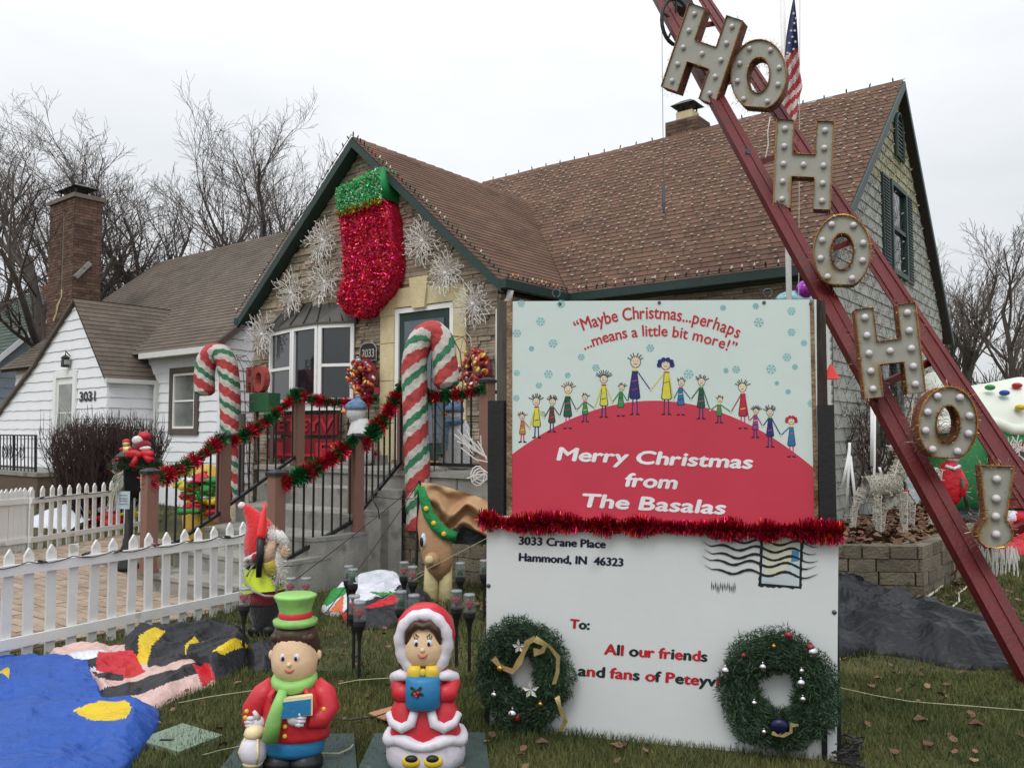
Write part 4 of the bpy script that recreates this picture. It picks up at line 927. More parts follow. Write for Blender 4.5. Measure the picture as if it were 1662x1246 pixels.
# ============================================================ retaining walls
def block_wall(label, pts, h, rows, name='retaining_wall', wcap=.3, d=.22):
    t = thing(name, label, 'wall', pts[0], 0); random.seed(len(label)); hh = h/rows
    # path with distances
    for r in range(rows):
        z0 = r*hh; off = random.uniform(-.15, 0) if r % 2 else -.0
        for a, b in zip(pts[:-1], pts[1:]):
            X = b-a; L_ = X.length; X.normalize(); Nn = X.cross(Z); Nn = Nn if Nn.dot(EYE-a) > 0 else -Nn; x = off
            while x < L_-.02:
                wd = random.uniform(.24, .42); x0, x1 = max(0, x), min(L_, x+wd)
                if x1-x0 > .04:
                    o_ = random.uniform(-.008, .012); zz = z0+random.uniform(-.002, .003); p = a+X*x0-Nn*d; g_ = .004
                    fp = [a+X*(x0+g_)-Nn*d, a+X*(x1-g_)-Nn*d, a+X*(x1-g_-.004)+Nn*o_, a+X*(x0+g_+.004)+Nn*(o_+random.uniform(-.006, .006))]
                    ib = [q+Z*(zz+.002) for q in fp]; it_ = [q+Z*(z0+hh-.004+random.uniform(-.002, .003)) for q in fp]
                    ib[2] -= Nn*.004; mb = MB()
                    if (fp[1]-fp[0]).cross(fp[2]-fp[1]).z < 0: ib, it_ = ib[::-1], it_[::-1]
                    mb.hexa(ib+it_); emit(mb, 'block', M_wal, t)
                x += wd
    return t
w0, w1, w2, w3 = G(1340, 960)-Vector((.25, 0, 0)), G(1500, 972), G(1562, 940), G(1580, 905)
w0.y = w1.y+.12
block_wall('right retaining wall of weathered grey blocks holding the leafy bed', [w0-Vector((.6, -.05, 0)), w1, w2, w2+V*1.2], .47, 4)
bed = MB(); bp_ = [w0-Vector((.6, -.05, 0))-Vector((0, -.18, 0)), w1+Vector((-.03, .15, 0)), w2+Vector((-.15, .1, 0)), w2+V*1.3-Vector((.15, 0, 0)), H(2.85, 13.0, 0), H(2.85, 9.4, 0), H(4.4, 9.4, 0)]
bed.prism([p+Z*.0 for p in bp_], Z, .42); bd_ = emit(bed, 'planting_bed', M_lawn); bd_['kind'] = 'structure'
l0, l1 = G(640, 924), G(800, 930); l0 = H(6.46, 6.25, 0); l1 = H(4.4, 6.15, 0)
block_wall('left retaining wall of weathered grey blocks beside the concrete stair', [l0, l1, l1+V*1.5], .52, 4)
mb = MB(); mb.prism([H(6.44, 6.36, 0), H(4.6, 6.3, 0), H(4.55, 9.4, 0), H(5.2, 9.4, 0), H(5.2, 6.38, 0)], Z, .46) if False else None
# drain pipe mouth in the wall
dp = G(1368, 957, .2); dp = w1.lerp(w0, .62)+Z*.17
mb = MB(); nrm = Vector((0, -1, 0)); mb.tube([dp+nrm*.03, dp+nrm*.16], .055, 12, cap=False); mb.tube([dp+nrm*.155, dp+nrm*.05], .047, 12)
o = emit(mb, 'drain_pipe', M_black, base=dp); tag(o, 'black round drain pipe poking out of the block wall', 'pipe')
# ============================================================ grass and leaves
def inside(poly, P):
    x, y = P[:, 0], P[:, 1]; c = np.zeros(len(P), bool); k = len(poly)
    for i in range(k):
        x1, y1 = poly[i]; x2, y2 = poly[(i+1) % k]; m_ = (y1 > y) != (y2 > y)
        xi = (x2-x1)*(y-y1)/((y2-y1) if abs(y2-y1) > 1e-9 else 1e-9)+x1; c ^= m_ & (x < xi)
    return c
xy = lambda P: (P.x, P.y)
walkp = [xy(H(u, v)) for u, v in [(6.12, .0), (11.15, .0), (11.15, 4.4), (12, 6.2), (9, 6.5), (6.2, 7), (6.15, 4.2)]]
housep = [xy(H(u, v)) for u, v in [(6.2, 4.1), (8.9, 4.1), (14, 8), (14, 20), (2.9, 20), (2.9, 9.3), (4.4, 6.2), (6.4, 6.2)]]
bedp = [xy(p) for p in bp_]
def scatter(n, y0, y1, xr=1.0):
    Y = np.sqrt(rng.uniform(y0*y0, y1*y1, n)) if xr else None
    X = rng.uniform(-.85, .95, n)*Y; P = np.stack([X, Y], 1)
    return P[~(inside(walkp, P) | inside(housep, P) | inside(bedp, P))]
A_ = scatter(190000, 2.0, 5.2); B_ = scatter(100000, 5.2, 9.5); C_ = scatter(50000, 9.5, 22)
P_ = np.concatenate([A_, B_, C_]); n_ = len(P_); Yd = P_[:, 1]
nzv = np.array([noise.noise(Vector((p[0]*1.3, p[1]*1.3, 0))) for p in P_[::1]]) if n_ < 400000 else 0
hgt = (.032+.022*rng.random(n_))*(1+.5*nzv)*np.clip(Yd/4.5, 1, 1.6); wid = .0032*np.clip(Yd/3.2, 1, 3.2)
az = rng.uniform(0, 2*math.pi, n_); tl = rng.uniform(.05, .75, n_); az2 = rng.uniform(0, 2*math.pi, n_)
upv = np.stack([np.sin(tl)*np.cos(az2), np.sin(tl)*np.sin(az2), np.cos(tl)], 1); x = np.stack([np.cos(az), np.sin(az), 0*az], 1)
x -= upv*np.sum(x*upv, 1)[:, None]; x /= np.linalg.norm(x, axis=1, keepdims=True); z = np.cross(x, upv)
pos = np.concatenate([P_, np.zeros((n_, 1))], 1)
gz = bulk('grass', [(-.5, 0, 0), (.5, 0, 0), (.3, .55, .1), (-.3, .55, .1), (0, 1, .3)], [(0, 1, 2, 3), (3, 2, 4)], xform(pos, x*wid[:, None], upv*hgt[:, None], z*hgt[:, None]), M_grass, base=Vector((0, 4, 0)))
tag(gz, 'short winter grass covering the lawn', 'grass', None, 'stuff')
LEAF = ([(-.5, 0, .1), (-.3, .45, 0), (0, .62, .06), (.32, .4, -.02), (.5, 0, .12), (.3, -.4, .02), (0, -.55, .1), (-.33, -.38, -.02), (0, 0, -.1)], [(0, 1, 8), (1, 2, 8), (2, 3, 8), (3, 4, 8), (4, 5, 8), (5, 6, 8), (6, 7, 8), (7, 0, 8)])
def litter(name, label, P, zf, size, m=None):
    n_ = len(P); a = rng.uniform(0, 2*math.pi, n_); tl = rng.normal(0, .45, (n_, 2)); nn = np.stack([tl[:, 0], tl[:, 1], np.ones(n_)], 1); nn /= np.linalg.norm(nn, axis=1, keepdims=True)
    x = np.stack([np.cos(a), np.sin(a), 0*a], 1); x -= nn*np.sum(x*nn, 1)[:, None]; x /= np.linalg.norm(x, axis=1, keepdims=True); y = np.cross(nn, x); s_ = rng.uniform(.6, 1.2, n_)[:, None]*size
    o = bulk(name, LEAF[0], LEAF[1], xform(np.concatenate([P, zf(n_)[:, None]], 1), x*s_, y*s_, nn*s_), m or M_leaf, base=Vector((P[:, 0].mean(), P[:, 1].mean(), 0))); tag(o, label, 'leaves', None, 'stuff'); return o
Q = np.stack([rng.uniform(1.2, 6, 16000), rng.uniform(5.5, 12, 16000)], 1); Q = Q[inside(bedp, Q)][:6500]
litter('leaf_litter', 'deep brown leaf litter filling the raised bed by the wire deer', Q, lambda n: rng.uniform(.42, .5, n), .075)
Q = scatter(1300, 2.4, 9.5); litter('leaf_scraps', 'small brown leaf scraps strewn over the lawn', Q, lambda n: rng.uniform(.02, .045, n), .035)
Q = np.stack([rng.uniform(-1.2, .4, 240), rng.uniform(7.0, 7.9, 240)], 1); Q = Q[~inside(housep, Q)]; litter('leaf_drift', 'drift of brown leaves at the foot of the left block wall', Q, lambda n: rng.uniform(.01, .04, n), .05)
Q = np.stack([rng.uniform(3.2, 4.6, 260), rng.uniform(6.4, 8.6, 260)], 1); Q = Q[~inside(bedp, Q)]; litter('leaf_drift', 'drift of brown leaves on the grass right of the block wall', Q, lambda n: rng.uniform(.01, .05, n), .05)
fl = [(1495, 1168, .09), (1413, 1113, .07), (1585, 1175, .085), (1508, 1208, .08), (1425, 1100, .06), (1453, 1220, .07), (1660, 1195, .06), (880, 1205, .08), (1000, 1210, .08), (540, 985, .07), (575, 1078, .06), (1010, 1208, .06), (1450, 1010, .07), (1530, 980, .08), (1545, 978, .07)]
LB = ['brown leaf on the right lawn, nearest the lower right of the boom', 'small brown leaf right of the envelope edge', 'brown leaf far right on the lawn below the boom rail', 'brown leaf low on the right lawn, closest to the viewer', 'tiny brown leaf beside the pale string right of the envelope', 'brown leaf near the cable tangle at the foot of the envelope', 'brown leaf cut by the right edge of the picture', 'brown leaf below the left wreath', 'brown leaf under the envelope between the two wreaths', 'brown leaf on the grass behind the caroller boy', 'small brown leaf between the two carollers near the jars', 'second brown leaf under the envelope, beside the first', 'brown leaf at the end of the charcoal tarp', 'brown leaf beside the white knotted cord', 'brown leaf at the corner of the block wall near the cords']
for i, (x_, y_, s_) in enumerate(fl):
    p = G(x_, y_, .035); s_ *= .72; a = random.uniform(0, 6); c, s2 = math.cos(a), math.sin(a); mb = MB()
    mb.add([p+Vector((c*v[0]-s2*v[1], s2*v[0]+c*v[1], v[2]+abs(v[0])*.3))*s_ for v in LEAF[0]]+[p+Vector((c*v[0]-s2*v[1], s2*v[0]+c*v[1], v[2]+abs(v[0])*.3-.03))*s_ for v in LEAF[0]], LEAF[1]+[tuple(9+k for k in f[::-1]) for f in LEAF[1]])
    o = emit(mb, 'fallen_leaf', M_leafo, base=p); tag(o, LB[i], 'leaf', 'fallen leaves lying singly on the grass')
# ============================================================ greeting sign and giant envelope
S0, S1 = H(2.75, 3.3), H(1.21, 3.95); SX = unit(S1-S0); SN = SX.cross(Z); SN = SN if SN.dot(EYE-S0) > 0 else -SN
SP = S0-SN*.035
def sp(x, y, lift=0.0): return onp(x, y, S0+SN*lift, SN)
def up_(x, y, lift=0.0): return onp(x, y, SP+SN*lift, SN)
M_board = mat('painted_board', S(212, 216, 216, 1.0), .42, .03, 2, .05, 20, speck=(S(196, 198, 198), 2.5, .62))
M_skyp = mat('printed_pale_blue', S(206, 218, 214), .38, .03, 2.5, .04, 15)
M_redp = mat('printed_red', S(196, 58, 78), .4, .05, 3)
M_rust = mat('rusty_angle', S(110, 78, 54), .9, .35, 14, .7, 60, col2=S(164, 138, 110))
M_blk = mat('black_paint', (.012, .012, .014), .5, .2, 6, .1)
M_oldp = mat('old_grey_post', S(84, 80, 76), .85, .25, 9, .5, 30, stretch=(3, 3, .4))
M_ink = mat('navy_ink', S(22, 26, 50), .5); M_inkr = mat('red_ink', S(186, 34, 46), .5); M_inkg = mat('dark_green_ink', S(26, 46, 44), .5); M_inkw = mat('white_ink', S(226, 224, 228, 1.05), .45)
M_scr = mat('screw_steel', S(90, 94, 100), .4, metal=.8)
env = thing('giant_envelope', 'giant white envelope board addressed to All our friends, under the red tinsel', 'sign board', (S0+S1)/2, math.atan2(SX.y, SX.x))
q = [sp(789, 1188), sp(1358, 1244), sp(1361, 860), sp(790, 836)]
emit(MB().prism(q, -SN, .02), 'panel', M_board, env)
ADV = {}
def adv(c):
    if c not in ADV:
        def wdt(s_): v, _ = glyphs(s_); return max(p.x for p in v)-min(p.x for p in v)
        ADV[c] = wdt('|'+c+'|')-wdt('||')
    return ADV[c]
GL = {}
def text_path(mb, txt, pts, cap, pfun, lift=.0015, bold=.02, shear=0.0, ms=(0,), wave=0.0, fat=0.0):
    if fat:
        for k, (ox, oy) in enumerate(((-fat, 0), (0, 0), (fat, 0), (0, -fat*.6), (0, fat*.6))): text_path(mb, txt, [(p[0]+ox, p[1]+oy) for p in pts], cap, pfun, lift+k*.00015, 0, shear, ms, wave)
        return
    """lay txt along a px path (2 points, or 3 for an arc); pfun maps px to the surface"""
    W = sum(adv(c) for c in txt); x = 0; A, B = Vector(pts[0]), Vector(pts[-1]); C_ = Vector(pts[1]) if len(pts) == 3 else None
    Lp = (B-A).length*(1.03 if C_ else 1); k = 0
    def P(t): return A.lerp(B, t) if C_ is None else A*(1-t)*(1-2*t)+C_*4*t*(1-t)+B*t*(2*t-1)
    for c in txt:
        a = adv(c)
        if c != ' ':
            if (c, bold) not in GL: GL[(c, bold)] = glyphs(c, bold)
            vs, fs = GL[(c, bold)]; t = (x+a*.5)/W; p = P(t); d = (P(min(1, t+.01))-P(max(0, t-.01))).normalized(); nn = Vector((d.y, -d.x))
            sx = Lp/W; sy = cap/.69; cx = a*.5; o = len(mb.v); wv = wave*math.sin(x*5)
            vx0 = min(v.x for v in vs); vx1 = max(v.x for v in vs); mid = (vx0+vx1)/2
            for v in vs:
                lx = (v.x-mid)*sx + shear*v.y*sy; ly = v.y*sy+wv; s2 = p+d*lx+nn*ly
                mb.v.append(pfun(s2.x, s2.y, lift))
            m = ms[k % len(ms)]; mb.f.extend([tuple(i+o for i in f) for f in fs]); mb.m.extend([m]*len(fs)); k += 1
        x += a
def line(name, txt, pts, cap, pfun, mats, parent, **kw):
    mb = MB(); text_path(mb, txt, pts, cap, pfun, **kw); return emit(mb, name, mats, parent)
line('address_line', 'From: Petey, Nina & Pete Basala', [(800, 856), (1062, 868)], 13, sp, M_ink, env, fat=1.0)
line('address_line', '3033 Crane Place', [(841, 883), (983, 889)], 12.6, sp, M_ink, env, fat=1.0)
line('address_line', 'Hammond, IN  46323', [(841, 909.5), (1012, 918.5)], 12.6, sp, M_ink, env, fat=1.0)
line('address_line', 'To:', [(925, 1018.5), (957, 1021)], 14.5, sp, [M_inkr, M_inkg], env, fat=1.3, ms=(0, 1, 1))
line('address_line', 'All our friends', [(981, 1061), (1148, 1073)], 16.5, sp, [M_inkr, M_inkg], env, fat=1.3, ms=(0, 1, 0, 1, 0, 0, 0, 0, 1, 0, 1, 0, 1))
line('address_line', 'and fans of Peteyville', [(938, 1095.5), (1196, 1116)], 16.5, sp, [M_inkr, M_inkg], env, fat=1.3, ms=(1, 0, 1, 0, 0, 0, 1, 0, 1, 0, 1, 0, 0, 1, 1, 0))
# stamp and postmark
mb = MB(); st = [(1234, 866), (1304, 869), (1301, 956), (1231, 951)]
jag = []
for i in range(4):
    a, b = Vector(st[i]), Vector(st[(i+1) % 4]); n_ = 14
    for k in range(n_): jag.append(a.lerp(b, k/n_)+Vector((random.uniform(-1.4, 1.4), random.uniform(-1.6, 1.6))))
mb.poly([sp(x, y, .0012) for x, y in jag], 0)
mb.poly([sp(x, y, .0022) for x, y in [(1239, 868), (1299, 871), (1297, 951), (1236, 946)]], 1)
mb.poly([sp(x, y, .0030) for x, y in [(1243, 870), (1294, 872), (1290, 900), (1268, 935), (1240, 938)]], 2)
mb.poly([sp(x, y, .0036) for x, y in [(1285, 893), (1297, 894), (1296, 910), (1284, 911)]], 3)
mb.poly([sp(x, y, .0036) for x, y in [(1240, 934), (1262, 940), (1258, 946), (1238, 944)]], 1); mb.poly([sp(x, y, .0036) for x, y in [(1284, 912), (1296, 914), (1290, 936), (1281, 924)]], 1)
emit(mb, 'stamp', [M_blk, mat('stamp_pale', S(190, 204, 208), .5), mat('stamp_cream', S(206, 204, 184), .5, .06, 12), mat('stamp_blue', S(60, 130, 170), .5)], env)
mb = MB()
for k, y0 in enumerate((873, 885, 898, 909, 924)):
    top, bot = [], []
    for i in range(46):
        t = i/45; x = 1143+t*185-(k % 2)*3; yy = y0+t*11+4.2*math.sin(t*20+k*.5+1)*min(1, t*4)+(-9*(t < .07))*(.07-t)*12; w_ = (.4+2.9*min(1, t*5)*min(1, (1-t)*5))*random.uniform(.8, 1.15)*.62
        top.append((x, yy-w_)); bot.append((x, yy+w_))
    for i in range(45): mb.poly([sp(*top[i], .0046+k*.0001), sp(*top[i+1], .0046+k*.0001), sp(*bot[i+1], .0046+k*.0001), sp(*bot[i], .0046+k*.0001)])
emit(mb, 'postmark_waves', M_blk, env)
mb = MB()
for i in range(14):
    x = 1155+i*2.9; h0, h1 = 949+i*.2-random.uniform(2, 9), 953+i*.2+random.uniform(3, 11)
    mb.poly([sp(x, h0, .002), sp(x+1.1, (h0+h1)/2, .002), sp(x+.2, h1, .002), sp(x-.7, (h0+h1)/2, .002)])
emit(mb, 'postmark_ticks', M_blk, env)
for (x, y) in ((793, 950), (792, 1037), (1354, 993), (1354, 1143), (1352, 880), (796, 860)):
    c = sp(x, y, .001); emit(MB().loft([(0, 0, 0, .011, .011), (0, 0, .004, .010, .010), (0, 0, .007, .005, .005)], 10, 0, (c, SX, Z, SN)), 'screw', M_scr, env, True)
for x, y0, y1 in ((791, 1120, 1184), (1338, 1150, 1236)): emit(MB().box((sp(x, y0)+sp(x, y1))/2+SN*.006, SX*.012, SN*.005, (sp(x, y0)-sp(x, y1))/2), 'stake_strap', M_blk, env)
# upper greeting panel
sg = thing('greeting_sign', 'pale blue and red Merry Christmas sign with printed carollers', 'sign', (S0+S1)/2-SN*.08, math.atan2(SX.y, SX.x))
q = [up_(829, 850), up_(1328, 866), up_(1325, 486), up_(832, 489)]
emit(MB().prism(q, -SN, .012), 'panel', M_skyp, sg)
hill = [(829.6, 852), (1327.8, 866), (1326.5, 764)]+[(x, 650+.00163*(x-1062)**2) for x in np.linspace(1322, 830, 40)]
mb = MB(); mb.poly([up_(x, y, .001) for x, y in hill]); emit(mb, 'printed_hill', M_redp, sg)
line('greeting_line', 'Merry Christmas', [(901, 746), (1221, 760)], 20.5, up_, M_inkw, sg, fat=1.55, shear=.2, lift=.002)
line('greeting_line', 'from', [(1014, 788.5), (1099, 793)], 21, up_, M_inkw, sg, fat=1.55, shear=.2, lift=.002)
line('greeting_line', 'The Basalas', [(941, 821.5), (1177, 834)], 21, up_, M_inkw, sg, fat=1.55, shear=.2, lift=.002)
line('quote_line', '\u201cMaybe Christmas...perhaps', [(936, 541), (1064, 517), (1199, 549)], 20, up_, M_inkr, sg, fat=.4, lift=.002, wave=.5)
line('quote_line', '...means a little bit more!\u201d', [(948, 568), (1066, 545), (1193, 573)], 17.5, up_, M_inkr, sg, fat=.4, lift=.002, wave=.5)
mb = MB()
for (a, b, s_) in [(180, 88, 14), (265, 168, 17), (160, 220, 16), (320, 265, 17), (225, 288, 10), (445, 325, 13), (510, 372, 14), (300, 400, 17), (385, 405, 11), (258, 450, 12), (750, 285, 15), (1072, 107, 11), (1217, 100, 12), (1375, 122, 16), (1230, 172, 19), (1375, 215, 15), (1430, 263, 12), (1355, 325, 16), (1285, 378, 19), (1390, 368, 11), (1085, 385, 10), (1130, 380, 15), (920, 400, 19), (1360, 478, 10), (1160, 500, 14), (355, 90, 16), (160, 395, 12), (158, 505, 12), (275, 575, 10), (1462, 530, 14), (1310, 440, 8)]:
    cx, cy = 780+a/2.7246, 460+b/2.7246; r_ = s_/2.1*.9
    for k in range(6):
        t = k*math.pi/3+.1; d = Vector((math.cos(t), math.sin(t))); n2 = Vector((-d.y, d.x)); c = Vector((cx, cy))
        def L2(p, q_, w_): n3 = Vector((-(q_-p).y, (q_-p).x)).normalized()*w_; mb.poly([up_(*(p-n3), .0012), up_(*(q_-n3), .0012), up_(*(q_+n3), .0012), up_(*(p+n3), .0012)])
        L2(c+d*r_*.12, c+d*r_, .55)
        for s2 in (-1, 1): L2(c+d*r_*.55, c+d*r_*.9+n2*s2*r_*.34, .5)
emit(mb, 'printed_snowflakes', mat('printed_teal', S(126, 190, 192), .5), sg)
# plain printed children holding hands
KM = [mat('print_'+n, S(*c), .5) for n, c in {'skin': (222, 206, 176), 'line': (30, 28, 34), 'orange': (190, 120, 60), 'yellow': (214, 206, 70), 'brown': (96, 60, 40), 'pine': (30, 84, 60), 'green': (50, 140, 74), 'navy': (40, 44, 110), 'blue': (40, 110, 160), 'red': (176, 40, 60), 'purple': (150, 60, 120), 'pink': (200, 60, 110)}.items()]
SK, LN, OR, YE, BR_, PI_, GN, NV, BL_, RD, PU, PK = range(12)
kids_ = [(185, 570, 700, OR, BR_, 3), (248, 495, 680, YE, LN, 4), (315, 500, 655, BR_, LN, 4), (385, 440, 640, PI_, BR_, 3), (462, 485, 610, GN, SK, 2), (545, 395, 590, YE, LN, 5), (620, 440, 585, GN, LN, 2), (682, 310, 578, NV, LN, 2), (822, 322, 578, YE, NV, 6), (885, 415, 580, BL_, LN, 2), (975, 408, 597, PI_, LN, 3), (1055, 495, 615, GN, LN, 2), (1160, 430, 640, RD, LN, 3), (1215, 545, 680, PU, LN, 4), (1280, 545, 722, NV, LN, 4), (1375, 580, 765, BL_, RD, 6)]
mb = MB(); R_ = random.Random(3); hands = []; TO = lambda a, b: (780+a/2.7246, 460+b/2.7246)
def pg(pts, m, l): mb.poly([up_(*TO(*p), l) for p in pts], m)
def stroke(p, q_, w_, m, l):
    p, q_ = Vector(p), Vector(q_); n3 = Vector((-(q_-p).y, (q_-p).x)); n3 = n3.normalized()*w_ if n3.length else Vector((w_, 0)); pg([p-n3, q_-n3, q_+n3, p+n3], m, l)
for i, (x, yt, yf, dc, hc, hs) in enumerate(kids_):
    h = yf-yt; hr = max(12, h*.09); hx, hy = x+R_.uniform(-4, 4), yt+hr*1.5; sh = hy+hr*1.5; hem = yf-h*.26; bw = h*.055+4
    for s2 in (-1, 1):
        stroke((x+s2*bw*.45, hem), (x+s2*bw*.6, yf-3), 2.6, (NV if i % 3 else PK), .0016); pg([(x+s2*bw*.3, yf-5), (x+s2*(bw*.6+12), yf-1), (x+s2*(bw*.6+9), yf+4), (x+s2*bw*.3, yf+2)], LN, .0018)
    pg([(x-bw*.55, sh), (x+bw*.55, sh), (x+bw*1.3, hem-6), (x+bw, hem+2), (x-bw, hem+2), (x-bw*1.3, hem-6)], LN, .0020)
    pg([(x-bw*.42, sh+2), (x+bw*.42, sh+2), (x+bw*1.08, hem-7), (x+bw*.85, hem-1), (x-bw*.85, hem-1), (x-bw*1.08, hem-7)], dc, .0024)
    for k in range(2): stroke((x-bw*.7, sh+(hem-sh)*(.4+.3*k)), (x+bw*.7, sh+(hem-sh)*(.35+.3*k)), 1.6, (RD, YE, LN, PK)[(i+k) % 4], .0028)
    stroke((hx, hy+hr*.8), (x, sh+2), 3, SK, .0019); stroke((x-bw*.7, sh+1), (x+bw*.7, sh+1), 3.2, (PK, RD, GN, YE)[i % 4], .0030)
    circ = [(hx+hr*.86*math.cos(a), hy+hr*math.sin(a)) for a in np.linspace(0, 2*math.pi, 15)[:-1]]
    pg([((p[0]-hx)*1.12+hx, (p[1]-hy)*1.1+hy) for p in circ], LN, .0022); pg(circ, SK, .0026)
    for s2 in (-.35, .35): stroke((hx+s2*hr-1.2, hy-hr*.15), (hx+s2*hr+1.2, hy-hr*.15), 1.5, LN, .0032)
    stroke((hx-hr*.35, hy+hr*.42), (hx+hr*.35, hy+hr*.38), 1.3, RD, .0032)
    if hs == 6:
        for a in np.linspace(math.pi*.95, 2.05*math.pi, 6): pg([(hx+hr*1.25*math.cos(a)+hr*.5*math.cos(b), hy+hr*.9*math.sin(a)+hr*.5*math.sin(b)) for b in np.linspace(0, 6.28, 8)[:-1]], hc, .0034+.0001*(a > 4))
    else:
        for a in np.linspace(math.pi*1.15, math.pi*1.85, 4+hs): stroke((hx+hr*.8*math.cos(a), hy+hr*.85*math.sin(a)), (hx+hr*(1.3+.2*hs)*math.cos(a)+R_.uniform(-5, 5), hy+hr*(1.3+.2*hs)*math.sin(a)), 1.6, hc if hc != SK else LN, .0034)
    hands.append((x, sh+3, bw, yf))
for i in range(len(hands)-1):
    x, s_, b, yf = hands[i]; x2, s2, b2, yf2 = hands[i+1]; m_ = ((x+x2)/2, max(s_, s2)+(min(yf, yf2)-max(s_, s2))*.42)
    stroke((x+b*.5, s_), m_, 2.2, kids_[i][3], .0021); stroke((x2-b2*.5, s2), m_, 2.2, kids_[i+1][3], .0021); stroke((m_[0]-4, m_[1]), (m_[0]+4, m_[1]), 3, SK, .0027)
emit(mb, 'printed_children', KM, sg)
for (x, y) in ((909, 493), (1070, 491), (1240, 491), (1316, 493)):
    c = up_(x, y, .001); emit(MB().loft([(0, 0, 0, .009, .009), (0, 0, .006, .007, .007)], 8, 0, (c, SX, Z, SN)), 'screw', M_scr, sg)
for x in (903, 1246):
    c = up_(x, 483, -.006); emit(MB().tube([c+SX*.02*math.cos(a)+Z*(.022+.02*math.sin(a)) for a in np.linspace(-1.2, 4.4, 12)], .004, 5), 'eye_bolt', M_scr, sg)
def sbox(x0, x1, y0, y1, lift, t, name, m, parent, gz_=None):
    a, b = up_(x0, y1, lift), up_(x1, y1, lift); t0 = up_(x0, y0, lift)
    z1 = t0.z; z0 = gz_ if gz_ is not None else a.z; a.z = b.z = z0
    mb = MB(); mb.prism([a, b, Vector((b.x, b.y, z1)), Vector((a.x, a.y, z1))], -SN, t); return emit(mb, name, m, parent)
sbox(822, 831, 489, 1000, .004, .03, 'angle_iron', M_rust, sg, 0); sbox(1325, 1332, 486, 1000, .004, .03, 'angle_iron', M_rust, sg, 0)
sbox(806, 822, 489, 1000, -.02, .08, 'post', M_oldp, sg, 0); sbox(1332, 1351, 487, 1000, -.02, .08, 'post', mat('old_log', S(58, 50, 46), .9, .4, 8, .8, 20, stretch=(3, 3, .5)), sg, 0)
sbox(791, 817, 650, 1000, .03, .045, 'short_post', M_blk, sg, 0); sbox(1334, 1361, 657, 1000, .03, .045, 'short_post', M_blk, sg, 0)
# red tinsel
M_tin = {c: mat('tinsel_'+c, S(*v), .3, .25, 30, metal=.75, island=.5) for c, v in {'red': (196, 26, 56), 'green': (40, 124, 70), 'gold': (190, 160, 70), 'silver': (210, 205, 210)}.items()}
def tinsel(label, pts, rad, n, wd, mats, mf, ln=None, group=None, cat='garland'):
    t = thing('tinsel_garland', label, cat, pts[0], 0, group)
    emit(MB().tube(pts, rad*.08, 4), 'core', M_wire, t)
    chips_along('strands', pts, rad*.3, n, ln or rad, wd, mats, mf, t, kind='stuff'); return t
TP = [sp(x, y, .03) for x, y in ((778, 842), (830, 850), (900, 847), (980, 853), (1060, 853), (1140, 857), (1220, 861), (1300, 861), (1368, 864))]
tinsel('thick red tinsel garland across the seam between sign and envelope', TP, .046, 8000, .006, [M_tin['red']], None, ln=.047)
# ------------------------------------------------------------ wreaths on the envelope
M_pine = mat('pine_needles', S(42, 64, 46), .8, .3, 6, island=.4); M_pine2 = mat('pine_needle_tips', S(60, 86, 58), .8, .3, 6, island=.4)
def wreath(label, cx, cy, rx, ry, tr, seed, n=20000):
    C_ = sp(cx, cy, .03); k = C_.y/F*1.02; a = thing('pine_wreath', label, 'wreath', C_, math.atan2(SX.y, SX.x), 'green wreaths on the giant envelope')
    th = rng.uniform(0, 2*math.pi, n); lump = 1+.10*np.sin(3*th+seed)+.08*np.sin(7*th+seed*2)+.07*np.sin(17*th+seed); ph = rng.uniform(0, 2*math.pi, n); rr = tr*k*lump*rng.uniform(.1, .72, n)**.6
    er = np.stack([np.cos(th)*rx*k, np.sin(th)*ry*k], 1); eu = er/np.linalg.norm(er, axis=1, keepdims=True)
    X3, N3, Z3 = (np.array(list(v)) for v in (SX, SN, Z)); base = np.array(list(C_))+er[:, :1]*X3+er[:, 1:]*Z3
    rad = eu[:, :1]*X3+eu[:, 1:]*Z3; tan = -eu[:, 1:]*X3+eu[:, :1]*Z3
    out = rad*np.cos(ph)[:, None]+N3*np.abs(np.sin(ph))[:, None]
    pos = base+out*rr[:, None]; d = out*.6+tan*rng.normal(0, .9, (n, 1))+rand_dirs(n)*.6; d /= np.linalg.norm(d, axis=1, keepdims=True)
    x, z = frames_about(d, n); ln_ = rng.uniform(.014, .03, n)
    bulk('needles', [(-.5, 0, 0), (.5, 0, 0), (.1, 1, .1), (-.1, 1, .1)], [(0, 1, 2, 3)], xform(pos, x*.0048, d*ln_[:, None], z*ln_[:, None]), [M_pine, M_pine2], a, midx=rng.integers(0, 2, n))
    mb = MB(); mb.tube([C_+SX*rx*k*math.cos(t)+Z*ry*k*math.sin(t) for t in np.linspace(0, 2*math.pi, 25)[:-1]], tr*k*.5, 8, closed=True); emit(mb, 'frame', M_pine, a)
    return a
def ball(x, y, r, m, parent, lift=.135): c = sp(x, y, lift); mb = MB().sphere(c, r, 14); mb.tube([c+Z*r*.9, c+Z*r*1.25], r*.25, 6, 0); return emit(mb, 'bauble', m, parent, True)
M_sil = mat('silver_bauble', S(200, 200, 205), .18, metal=1.0); M_gld = mat('gold_ribbon', S(220, 200, 140), .35, .2, 20, metal=.7); M_gb = mat('gold_bauble', S(190, 150, 70), .25, metal=.9); M_rb = mat('dark_red_bauble', S(120, 24, 30), .3, coat=.5)
